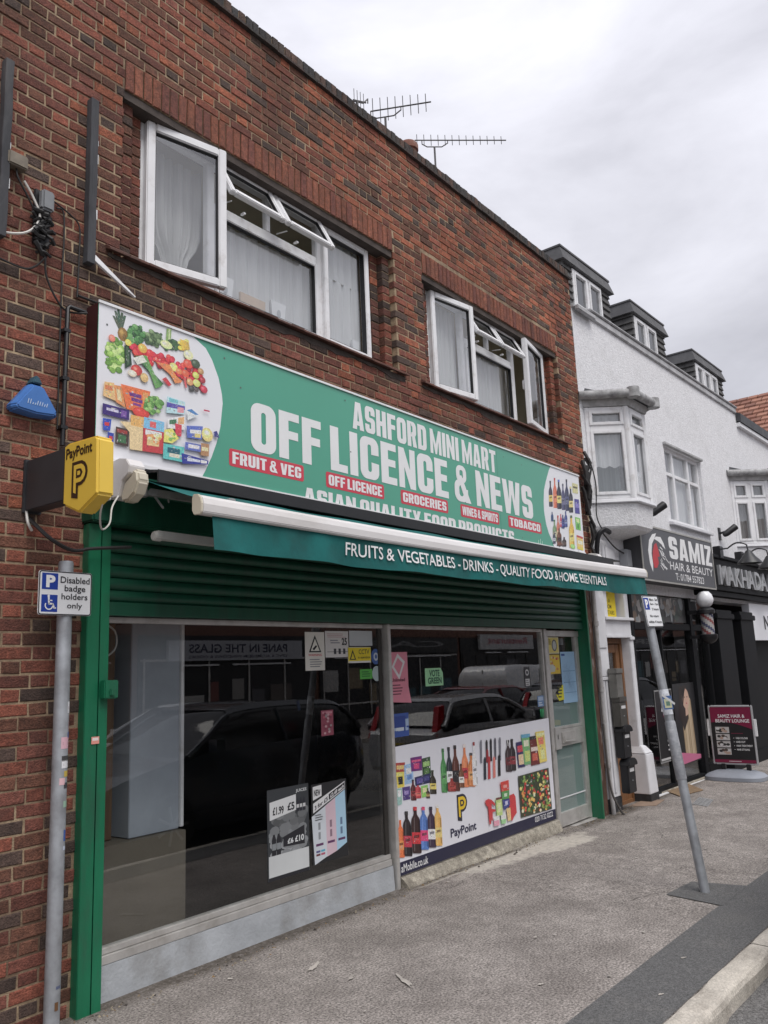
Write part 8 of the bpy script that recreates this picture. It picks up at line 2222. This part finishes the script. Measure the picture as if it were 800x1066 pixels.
for s, z, lab in ((1.86, 3.86, 'small black floodlight below the nearer bay window'), (5.15, 3.88, 'small black floodlight on the white wall below the farther bay window')):
    t = thing('floodlight', tuple(NM @ Vector((s, 0, z))), lab, 'floodlight', 'small black floodlights', rz=NR)
    b = NB(); b.box(s-.05, -.02, z-.12, s+.05, -.0, z+.1); b.tube([(s, -.02, z), (s, -.12, z+.02)], .02, 8); b.build('bracket', M_black, t)
    b = NB(); c0, c1 = Vector((s-.05, -.10, z-.05)), Vector((s+.12, -.26, z+.10)); b.tube([c0, c0.lerp(c1, .2), c1], [.035, .055, .06], 12); b.build('head', M_black, t, smooth=True)
# barber pole
BP = thing('barber_pole', tuple(NM @ Vector((3.28, -.25, 2.02))), 'barber pole with a white globe and striped cylinder on the black shopfront', 'barber pole', rz=NR)
c = (3.28, -.25, 0)
b = NB(); b.lathe([(.0, 2.49), (.06, 2.495), (.10, 2.53), (.125, 2.58), (.128, 2.62), (.11, 2.69), (.07, 2.735), (.0, 2.745)], c, 20); b.build('globe', mat('white_globe', (.78, .78, .80), rough=.25), BP, smooth=True)
b = NB(); b.lathe([(.05, 2.495), (.10, 2.48), (.13, 2.45), (.13, 2.40), (.11, 2.39)], c, 18); b.build('top_collar', M_black, BP, smooth=True)
b = NB(); b.lathe([(.11, 2.08), (.135, 2.07), (.135, 2.02), (.10, 1.97), (.05, 1.94), (.03, 1.93)], c, 18); b.build('bottom_collar', M_black, BP, smooth=True)
b = NB(); n = 18
for j in range(12):
    for k in range(n):
        zz = 2.08+.31*j/12; z2 = 2.08+.31*(j+1)/12; a, d = R(360*k/n), R(360*(k+1)/n); g = (k+j) % 9; b.col = (.22, .06, .06) if g < 2 else ((.06, .065, .12) if 4 <= g < 6 else (.36, .35, .34)); b.poly([(c[0]+.095*math.cos(a), c[1]+.095*math.sin(a), zz), (c[0]+.095*math.cos(d), c[1]+.095*math.sin(d), zz), (c[0]+.095*math.cos(d), c[1]+.095*math.sin(d), z2), (c[0]+.095*math.cos(a), c[1]+.095*math.sin(a), z2)])
b.build('striped_cylinder', M_print, BP, smooth=True, recalc=False)
b = NB(); b.box(3.24, -.25, 2.40, 3.32, .03, 2.46); b.box(3.24, -.25, 2.02, 3.32, .03, 2.07); b.build('wall_arm', M_black, BP)
# white board with a black initial
b = NB(); b.box(6.28, -.03, 2.0, 9.0, .1, 2.68); nb_ = b.build('white_board', mat('white_sign_face')); tag(nb_, 'white shop board with a black capital letter under the black fascia', 'shop sign')
b = MB(); q = nsheet(7.12, -.031, 2.2); write(b, q, 'NAILS', 0, 0, 1.3, .27, INK, .03, .002); b.build('lettering', M_print, nb_, recalc=False)
# next house with a red tiled roof
HS = thing('tiled_house', tuple(NM @ Vector((12, 2, 0))), 'house with an orange red tiled roof beyond the white building', 'house', rz=NR)
b = NB(); b.box(9.6, .4, -.2, 14.5, 8, 6.2); b.build('wall', M_rough, HS)
b = NB(); RG0 = (9.3, 5.95); RG1 = (12.05, 8.3); ntile = 16; r_ = random.Random(2)
for k in range(ntile):
    t0, t1 = k/ntile, (k+1)/ntile; xa = RG0[0]+(RG1[0]-RG0[0])*t0; za = RG0[1]+(RG1[1]-RG0[1])*t0; xb = RG0[0]+(RG1[0]-RG0[0])*t1; zb = RG0[1]+(RG1[1]-RG0[1])*t1
    y = -.15+.12*(k % 2)
    while y < 8.2:
        L = .26; c = r_.choice([(.27, .12, .08), (.22, .095, .065), (.30, .145, .10), (.19, .085, .06)]); b.col = c
        b.hexa([(xa, y+.01, za+.0), (xa, y+L-.01, za), (xb, y+L-.01, zb-.02), (xb, y+.01, zb-.02)], [(xa, y+.01, za+.045), (xa, y+L-.01, za+.045), (xb, y+L-.01, zb+.0), (xb, y+.01, zb+.0)]); y += L
b.hexa([(12.05, -.15, 8.2), (12.05, 8.2, 8.2), (14.8, 8.2, 5.95), (14.8, -.15, 5.95)], [(12.05, -.15, 8.28), (12.05, 8.2, 8.28), (14.8, 8.2, 6.05), (14.8, -.15, 6.05)])
b.build('tiled_roof', mat('clay_tile', rough=.85, attr=True, var=.2, scale=6, bump=.2), HS)
b = NB(); b.prism([(9.35, -.17, 5.86), (12.05, -.17, 8.2), (14.75, -.17, 5.86), (14.75, -.17, 6.0), (12.05, -.17, 8.35), (9.35, -.17, 6.0)], (0, .03, 0)); b.prism([(9.6, -.1, 5.9), (14.5, -.1, 5.9), (12.05, -.1, 8.15)], (0, .4, 0)); b.build('barge_board', M_upvc, HS)

# ================================================================== pavement board, mats, drain cover
AB = thing('pavement_board', (13.3, -.55, -.07), 'maroon and black salon pavement board in a silver frame on a grey base', 'pavement sign')
M_abase = mat('silver_grey_moulding', (.27, .29, .33), rough=.4, var=.1, scale=4)
ab_y0, ab_y1, ab_z0, ab_z1 = -.215, -.865, .135, 1.005      # left and right edges seen from the street
LT = 9
b = MB(); rings = []
for k, (kz, m) in enumerate(((-.07, 1.), (-.02, 1.), (.015, .9), (.05, .62), (.065, .3))):
    ring_ = []
    for a in range(28):
        t = 2*math.pi*a/28; ring_.append((13.3+.30*m*math.copysign(abs(math.cos(t))**.6, math.cos(t)), -.525+.43*(m if k < 3 else m*.75+.2)*math.copysign(abs(math.sin(t))**.7, math.sin(t)), kz))
    rings.append(ring_)
b.loft(rings); b.build('base', M_abase, AB, smooth=True)
b = MB()
for y in (-.36, -.72): b.box(13.27, y-.03, .05, 13.33, y+.03, .15)
b.build('spring_foot', M_black, AB, bevel=.006)
b = MB(); 
fr_ = .035
for (ya, za, yb, zb) in ((ab_y0, ab_z0, ab_y0-fr_, ab_z1), (ab_y1+fr_, ab_z0, ab_y1, ab_z1), (ab_y0-fr_, ab_z0, ab_y1+fr_, ab_z0+fr_), (ab_y0-fr_, ab_z1-fr_, ab_y1+fr_, ab_z1)): b.box(13.282, min(ya, yb), za, 13.318, max(ya, yb), zb)
b.build('frame', mat('satin_silver_frame', (.50, .50, .51), rough=.4, metal=.4, var=.08), AB, bevel=.012, seg=3)
b = MB()
for y in (ab_y0+.015, ab_y1-.015): b.box(13.29, y-.02, .55, 13.31, y+.02, .80)
b.build('side_clip', M_upvc, AB, bevel=.004)
q = Sheet((13.284, ab_y0-.03, ab_z0+.03), (0, -1, 0), (0, 0, 1)); w, h = .59, .81
b = MB(); b.col = (.014, .014, .016); b.prism([q.at(u, v) for u, v in ((0, 0), (w, 0), (w, h), (0, h))], (.02, 0, 0)); MR = (.20, .012, .05)
n = 14; ppoly(b, q, [(0, h), (w, h)]+[(w*(1-k/n), h*(.60+.12*math.sin(math.pi*.5*(k/n))+.03*math.sin(math.pi*k/n))) for k in range(n+1)], MR, .001); prect(b, q, 0, 0, w, h*.055, MR, .001); prect(b, q, w*.35, h*.018, w*.65, h*.034, (.5, .4, .42), .0016)
write(b, q, 'SAMIZ HAIR &', .11, .655, .50, .705, WHITE, .02, .0016); write(b, q, 'BEAUTY LOUNGE', .07, .585, .56, .635, WHITE, .02, .0016)
r_ = random.Random(7)
for k in range(4):
    u0, v0 = .055, .46-.105*k-.03; prect(b, q, u0, v0, u0+.20, v0+.09, (.50, .49, .48), .001)
    for j in range(9): pell(b, q, u0+r_.uniform(.03, .17), v0+r_.uniform(.02, .07), .028, .02, r_.choice([(.03, .03, .03), (.45, .33, .27), (.62, .62, .62), (.08, .06, .05)]), .0016+.0001*j, 8)
prect(b, q, .28, .425, .45, .429, (.35, .03, .09), .001)
for k, t in enumerate(('HAIR COLOUR', 'HAIR CUT', 'HAIR TREATMENT', 'HAIR STYLING')): write(b, q, t, .34, .345-.055*k, .34+(.17, .13, .23, .18)[k], .372-.055*k, WHITE, .02, .0016); pell(b, q, .31, .358-.055*k, .005, .006, WHITE, .0016, 8)
b.build('poster', M_print, AB, recalc=False)
def slab(name, pts, z, th, m, label, cat):
    b = MB(); b.loft([[(x, y, z) for x, y in pts], [(x, y, z+th) for x, y in pts]]); tag(b.build(name, m, bevel=.003, seg=1), label, cat)
M_mat = mat('brown_matting', (.22, .15, .09), rough=.95, var=.3, scale=20, bump=.5, bscale=120)
zg = gz(12)
slab('doormat', [(11.42, -.30), (12.05, -.42), (12.62, .0), (11.75, -.02)], zg+.002, .014, M_mat, 'brown fibre mat on the pavement before the salon window', 'mat')
slab('cardboard_mat', [(10.42, .0), (10.62, -.28), (11.1, -.22), (10.98, .02)], zg+.002, .006, mat('worn_brown_card', (.24, .17, .125), rough=.95, var=.25, scale=8), 'flattened piece of brown card outside the brown door', 'mat')
slab('sill_slab', [(11.5, -.02), (13.8, -.16), (13.8, .0), (11.5, .05)], zg+.001, .03, M_conc, 'worn stone slab strip under the salon window', 'slab')
b = MB(); P = [Vector((10.83, -.62, zg+.003)), Vector((11.5, -.56, zg+.003)), Vector((11.3, -.80, zg+.003)), Vector((10.78, -.85, zg+.003))]
P = [Vector((10.80, -.86, 0)), Vector((11.33, -.77, 0)), Vector((11.48, -.54, 0)), Vector((10.90, -.63, 0))]
for i in range(6):
    for j in range(4):
        f = lambda u, v: (P[0].lerp(P[1], u)).lerp(P[3].lerp(P[2], u), v)
        u0, u1, v0, v1 = i/6+.02, (i+1)/6-.02, j/4+.03, (j+1)/4-.03; c = [f(u0, v0), f(u1, v0), f(u1, v1), f(u0, v1)]; b.hexa([(q.x, q.y, zg) for q in c], [(q.x, q.y, zg+.008) for q in c])
b.poly([(q.x, q.y, zg+.003) for q in P]); tag(b.build('drain_cover', mat('cast_iron_cover', (.26, .26, .26), rough=.7, var=.2, scale=20), recalc=False), 'square ribbed grey drain cover in the pavement beyond the leaning post', 'drain cover')

# ================================================================== across the street and the parked cars (seen mirrored in the shop glass)
M_dbrick = mat('far_brick', (.19, .10, .075), rough=.9, var=.35, scale=12, bump=.3, bscale=40)
M_dshop = mat('far_dark_shop', (.02, .02, .022), rough=.5, var=.3, scale=2)
def farshop(x0, x1, h, sign, signcol, inkcol, label, sx0=None, sx1=None, sz=(2.35, 2.95), text2=None, blind=False):
    t = thing('opposite_shop', ((x0+x1)/2, -16, 0), label, 'building', 'shops across the street')
    b = MB(); b.box(x0+.01, -24, -.1, x1-.01, -16.0, h); n = int((x1-x0)/2.4)
    w = b.build('wall', M_dbrick, t)
    f = MB(); g = MB()
    for k in range(n):
        a = x0+(x1-x0)*(k+.5)/n; ring2 = [(a-.6, 4.1, a+.6, 5.4)]
        f.box(a-.65, -15.99, 4.05, a+.65, -15.95, 5.45); g.box(a-.55, -15.949, 4.15, a+.55, -15.94, 5.35)
    f.build('window', M_upvc, t); g.build('pane', M_dshop, t)
    s = MB(); s.box(x0+.15, -15.99, -.05, x1-.15, -15.93, 3.0); sfr = s.build('shopfront', M_dshop, t)
    s = MB(); r_ = random.Random(int(x0*7))
    x = x0+.3
    while x < x1-.4: s.box(x, -15.929, .1, x+.06, -15.90, 2.3); x += r_.uniform(.9, 1.7)
    s.box(x0+.2, -15.929, .5, x1-.2, -15.905, .56); s.box(x0+.2, -15.929, 2.22, x1-.2, -15.905, 2.28)
    s.build('glazing_bars', M_alu if int(x0) % 2 == 0 else M_alud, sfr)
    s = MB(); x = x0+.4
    while x < x1-1.2:
        w_ = r_.uniform(.3, 1.1); za = r_.uniform(.2, 1.2); zb = za+r_.uniform(.3, 1.1); s.col = r_.choice([(.30, .29, .27), (.12, .10, .09), (.45, .44, .42), (.20, .07, .06), (.06, .12, .14), (.10, .10, .11), (.25, .20, .13)]); s.box(x, -15.928, za, x+w_, -15.915, min(2.15, zb)); x += w_+r_.uniform(.1, .7)
    s.build('window_display', M_print, sfr)
    sx0 = sx0 or x0+.3; sx1 = sx1 or x1-.3
    b = MB(); b.box(sx0, -15.9, sz[0], sx1, -15.78, sz[1]); p = b.build('sign_board', mat('far_sign_%d' % int(x0), signcol, rough=.4, var=.05), t)
    q = Sheet((sx1, -15.779, sz[0]), (-1, 0, 0), (0, 0, 1)); L = sx1-sx0; H = sz[1]-sz[0]; b = MB(); write(b, q, sign, L*.13, H*.38, L*.87, H*.82, inkcol, .02, .003)
    if text2: write(b, q, text2, L*.13, H*.12, L*.87, H*.26, inkcol, .01, .003)
    b.build('lettering', M_print, p, recalc=False)
    s = MB(); s.box(sx0+.6, -15.9, sz[0]-.16, sx0+2.0, -15.85, sz[0]-.11); s.box(sx0+2.6, -15.9, sz[0]-.16, sx1-.5, -15.85, sz[0]-.11); s.build('light_strip', M_upvc, p)
farshop(3, 14.5, 6.6, 'OPEN', (.05, .05, .05), (.2, .2, .2), 'dark brick shop across the street at the near end of the row')
farshop(14.5, 22.2, 6.8, 'PANE IN THE GLASS', (.46, .47, .50), (.02, .025, .06), 'dark brick shop across the street with a long white glaziers sign', 15.6, 21.3, (2.22, 2.84), 'UPVC & ALUMINIUM WINDOWS & DOORS')
farshop(22.2, 31.6, 6.5, 'CAFE', (.03, .03, .03), (.2, .2, .2), 'dark brick shop across the street with an unlit black sign')
farshop(31.6, 41, 6.9, 'Restaurant', (.50, .50, .50), (.35, .06, .09), 'dark brick shop across the street with a short white and red sign', 33.2, 38.4, (2.45, 3.15))
farshop(41, 58, 6.4, 'FLOWERS', (.06, .06, .07), (.3, .3, .3), 'dark brick shop across the street at the far end of the row')
M_cglass = mat('dark_car_glass', (.012, .013, .015), rough=.06, var=.1, spec=.8)
M_tyre = mat('tyre_rubber', (.018, .018, .018), rough=.85, var=.2); M_rim = mat('alloy_rim', (.35, .36, .37), rough=.35, metal=.7)
M_red = mat('red_lamp', (.35, .015, .02), rough=.15); M_lamp = mat('clear_lamp', (.6, .62, .65), rough=.12)
def smooth_prof(pts, n=5):
    out = []
    for i in range(len(pts)-1):
        p0, p1, p2, p3 = pts[max(i-1, 0)], pts[i], pts[i+1], pts[min(i+2, len(pts)-1)]
        for k in range(n):
            t = k/n; out.append(tuple(.5*((2*p1[j])+(p2[j]-p0[j])*t+(2*p0[j]-5*p1[j]+4*p2[j]-p3[j])*t*t+(3*p1[j]-p0[j]-3*p2[j]+p3[j])*t**3) for j in range(len(p1))))
    out.append(pts[-1]); return out
def car(name, x, y, zg_, L, W_, paint, kind, facing, label):
    """x,y: middle of the car on the road, facing -1 = nose towards lower X. Stations run nose to tail (0..1)."""
    M = Matrix.Translation((x, y, zg_)) @ Matrix.Rotation(0 if facing < 0 else math.pi, 4, 'Z')
    t = thing(name, (x, y, zg_), label, 'van' if kind == 'van' else 'car', None, 0 if facing < 0 else math.pi)
    # t, belt height, half width factor, bottom height | greenhouse stations: t, roof height, half width factor
    if kind == 'suv': belt = [(0, .62, .60, .34), (.03, .74, .78, .24), (.10, .86, .90, .20), (.26, 1.0, .97, .20), (.5, 1.03, 1, .20), (.75, 1.06, 1, .20), (.93, 1.06, .95, .24), (1., .95, .82, .34)]; gh = [(.25, 1.0, .86), (.33, 1.22, .80), (.42, 1.46, .74), (.55, 1.52, .73), (.75, 1.51, .73), (.90, 1.44, .72), (.965, 1.10, .80)]
    elif kind == 'hatch': belt = [(0, .55, .60, .32), (.03, .66, .78, .22), (.10, .76, .90, .18), (.27, .92, .97, .18), (.5, .95, 1, .18), (.75, .98, 1, .18), (.94, .98, .93, .24), (1., .86, .78, .34)]; gh = [(.25, .92, .86), (.35, 1.18, .79), (.45, 1.38, .72), (.56, 1.43, .70), (.72, 1.42, .70), (.86, 1.36, .69), (.965, 1.0, .78)]
    elif kind == 'saloon': belt = [(0, .56, .60, .32), (.03, .68, .78, .22), (.10, .78, .90, .18), (.27, .93, .97, .18), (.5, .95, 1, .18), (.8, .99, .98, .20), (.95, .98, .90, .26), (1., .84, .76, .34)]; gh = [(.25, .93, .85), (.35, 1.2, .78), (.44, 1.40, .72), (.55, 1.44, .70), (.68, 1.41, .70), (.80, 1.20, .73), (.88, .98, .78)]
    else: belt = [(0, .7, .70, .34), (.02, .9, .86, .24), (.08, 1.0, .95, .20), (.16, 1.12, .98, .20), (.5, 1.15, 1, .20), (.97, 1.15, 1, .24), (1., 1.1, .96, .34)]; gh = [(.13, 1.12, .92), (.20, 1.45, .88), (.27, 1.78, .85), (.34, 1.86, .84), (.6, 1.88, .84), (.97, 1.86, .84), (.995, 1.15, .93)]
    hw = W_/2; B = smooth_prof(belt); Gs = smooth_prof(gh)
    b = MB(M); rings = []
    for (u, zb, wf, zl) in B:
        xx = -L/2+L*u; w = hw*wf; m = zl+(zb-zl)*.45; rings.append([(xx, -w*.90, zl), (xx, -w*.985, zl+.10), (xx, -w, m), (xx, -w*.985, zb-.10), (xx, -w*.93, zb), (xx, w*.93, zb), (xx, w*.985, zb-.10), (xx, w, m), (xx, w*.985, zl+.10), (xx, w*.90, zl)])
    b.loft(rings); body = b.build('body', paint, t, smooth=True)
    belt_at = lambda u: (lambda i: B[i][1])(min(range(len(B)), key=lambda k: abs(B[k][0]-u)))
    def ghring(u, zr, wf, s=1., dz=0):
        xx = -L/2+L*u; z0 = min(belt_at(u), zr)-.04; w0 = hw*.92; w1 = hw*wf; zr = zr+dz
        k = max(0, (zr-z0)); w1 = w0+(w1-w0)*min(1, k/.5)
        return [(xx, -w0*s, z0), (xx, -(w0+(w1-w0)*.55)*s, z0+k*.55), (xx, -w1*s, z0+k*.88), (xx, -w1*.9*s, zr), (xx, w1*.9*s, zr), (xx, w1*s, z0+k*.88), (xx, (w0+(w1-w0)*.55)*s, z0+k*.55), (xx, w0*s, z0)]
    b = MB(M); b.loft([ghring(*q) for q in Gs]); (b.build('cabin_glass', M_cglass if kind != 'van' else paint, t, smooth=True))
    if kind != 'van':
        # painted roof and pillars stand just proud of the glass
        b = MB(M); top = [q for q in Gs if gh[2][0]-.015 <= q[0] <= gh[5][0]+.012]
        b.loft([[(p_[0], p_[1]*1.012, p_[2]+.008) for p_ in ghring(*q)[2:6]] for q in top], closed=False, caps=False)
        for sgn in (-1, 1):
            for seq in ([q for q in Gs if q[0] <= gh[2][0]+.01], [q for q in Gs if q[0] >= gh[5][0]-.01]):
                pts = [Vector((ghring(*q)[2 if sgn < 0 else 5])) for q in seq]
                if len(pts) > 1: b.tube([(p_.x, p_.y, p_.z) for p_ in pts], .035, 6)
            u = .62; g0 = ghring(u, 1.42 if kind != 'suv' else 1.5, .72); p0 = Vector(g0[0 if sgn < 0 else 7]); p1 = Vector(g0[2 if sgn < 0 else 5]); b.tube([p0+Vector((0, sgn*.012, 0)), p1+Vector((-.05, sgn*.012, 0))], .03, 6)
        b.build('roof', paint, t, smooth=True)
    else:
        b = MB(M)
        b.poly([(-L/2+L*.155, -hw*.80, 1.18), (-L/2+L*.155, hw*.80, 1.18), (-L/2+L*.262, hw*.76, 1.74), (-L/2+L*.262, -hw*.76, 1.74)])
        for s in (-1, 1): b.poly([(-L/2+L*.22, s*hw*.925, 1.2), (-L/2+L*.38, s*hw*.925, 1.2), (-L/2+L*.38, s*hw*.875, 1.68), (-L/2+L*.27, s*hw*.875, 1.68)])
        b.build('cab_glass', M_cglass, t, recalc=False)
        b = MB(M)
        for s in (-1, 1):
            b.box(-L/2+L*.62, s*hw*.97-.01, .4, -L/2+L*.623, s*hw*.97+.01, 1.75); b.box(-L/2+L*.40, s*hw*1.0-.012, .75, -L/2+L*.97, s*hw*1.0+.012, .80)
        b.box(L/2-.02, -.01, .4, L/2+.012, .01, 1.8); b.build('door_seam', M_black, t)
    for u in (.185, .80):
        for s in (-1, 1):
            xx = -L/2+L*u; r = .33; yy = s*hw*.93
            b = MB(M); b.lathe([(r*.62, -.10), (r*.93, -.10), (r, -.07), (r, .07), (r*.93, .10), (r*.62, .10)], (xx, yy, r), 26, 'Y'); wh = b.build('wheel', M_tyre, t, smooth=True)
            b = MB(M)
            for k in range(7):
                a = 2*math.pi*k/7; c, d = math.cos(a), math.sin(a); b.tube([(xx+.03*c, yy+s*.085, r+.03*d), (xx+r*.62*c, yy+s*.092, r+r*.62*d)], .022, 5)
            b.lathe([(.05, .07*s), (.05, .10*s), (.0, .105*s)], (xx, yy, r), 10, 'Y'); b.build('rim', M_rim, wh)
    b = MB(M)
    for s in (-1, 1): b.lathe([(.0, -.03), (.09, -.02), (.11, .01), (.10, .05)], (-L/2+.10, s*hw*.62, belt[1][1]-.06), 12, 'X')
    b.build('headlight', M_lamp, t, smooth=True)
    b = MB(M)
    for s in (-1, 1): b.hexa([(L/2-.18, s*hw*.80-.05, .80), (L/2-.02, s*hw*.74-.05, .80), (L/2-.02, s*hw*.74+.06, .80), (L/2-.18, s*hw*.86+.06, .80)], [(L/2-.34, s*hw*.70-.05, 1.32 if kind != 'saloon' else 1.0), (L/2-.22, s*hw*.68-.05, 1.30 if kind != 'saloon' else 1.0), (L/2-.22, s*hw*.68+.05, 1.30 if kind != 'saloon' else 1.0), (L/2-.34, s*hw*.72+.06, 1.32 if kind != 'saloon' else 1.0)])
    b.build('tail_lamp', M_red, t)
    b = MB(M); b.col = (.62, .62, .60); b.box(-L/2-.012, -.26, .42, -L/2+.03, .26, .53); b.col = (.62, .45, .04); b.box(L/2-.05, -.26, .62, L/2+.012, .26, .73); b.build('number_plate', M_print, t)
    b = MB(M)
    for s in (-1, 1): b.tube([(-L/2+L*.33, s*hw*.90, belt[3][1]+.06), (-L/2+L*.325, s*hw*1.10, belt[3][1]+.10)], .05, 8); b.box(-L/2+L*.31, s*hw*1.04-.05, belt[3][1]+.03, -L/2+L*.34, s*hw*1.04+.09, belt[3][1]+.17)
    b.build('wing_mirror', paint, t, smooth=True)
    return t
def paint(name, c, **k): return mat(name, c, rough=.25, var=.04, coat=.7, **k)
zr_ = gz(7)-.115
car('parked_car', 7.2, -3.98, zr_, 4.25, 1.78, paint('black_car_paint', (.035, .04, .05)), 'suv', -1, 'black tall family car parked at the kerb before the large pane')
car('parked_car', 13.3, -4.0, gz(13)-.115, 4.2, 1.76, paint('grey_car_paint', (.42, .42, .43)), 'hatch', 1, 'dark silver hatchback parked at the kerb with its tail towards the viewer')
car('parked_car', 8.9, -6.5, zr_, 4.4, 1.8, paint('silver_car_paint', (.74, .76, .78)), 'saloon', -1, 'pale silver car in the road behind the black family car')
car('parked_car', 17.4, -6.6, gz(16)-.115, 4.2, 1.76, paint('red_car_paint', (.22, .02, .025)), 'hatch', -1, 'red car in the far lane of the road')
car('parked_van', 24.6, -9.0, gz(20)-.115, 5.0, 1.95, paint('white_van_paint', (.70, .70, .70)), 'van', 1, 'white panel van parked on the far side of the road')
car('parked_car', 18.6, -3.95, gz(18)-.115, 4.3, 1.78, paint('navy_car_paint', (.015, .017, .025)), 'suv', 1, 'dark blue tall car parked at the kerb beyond the hatchback')
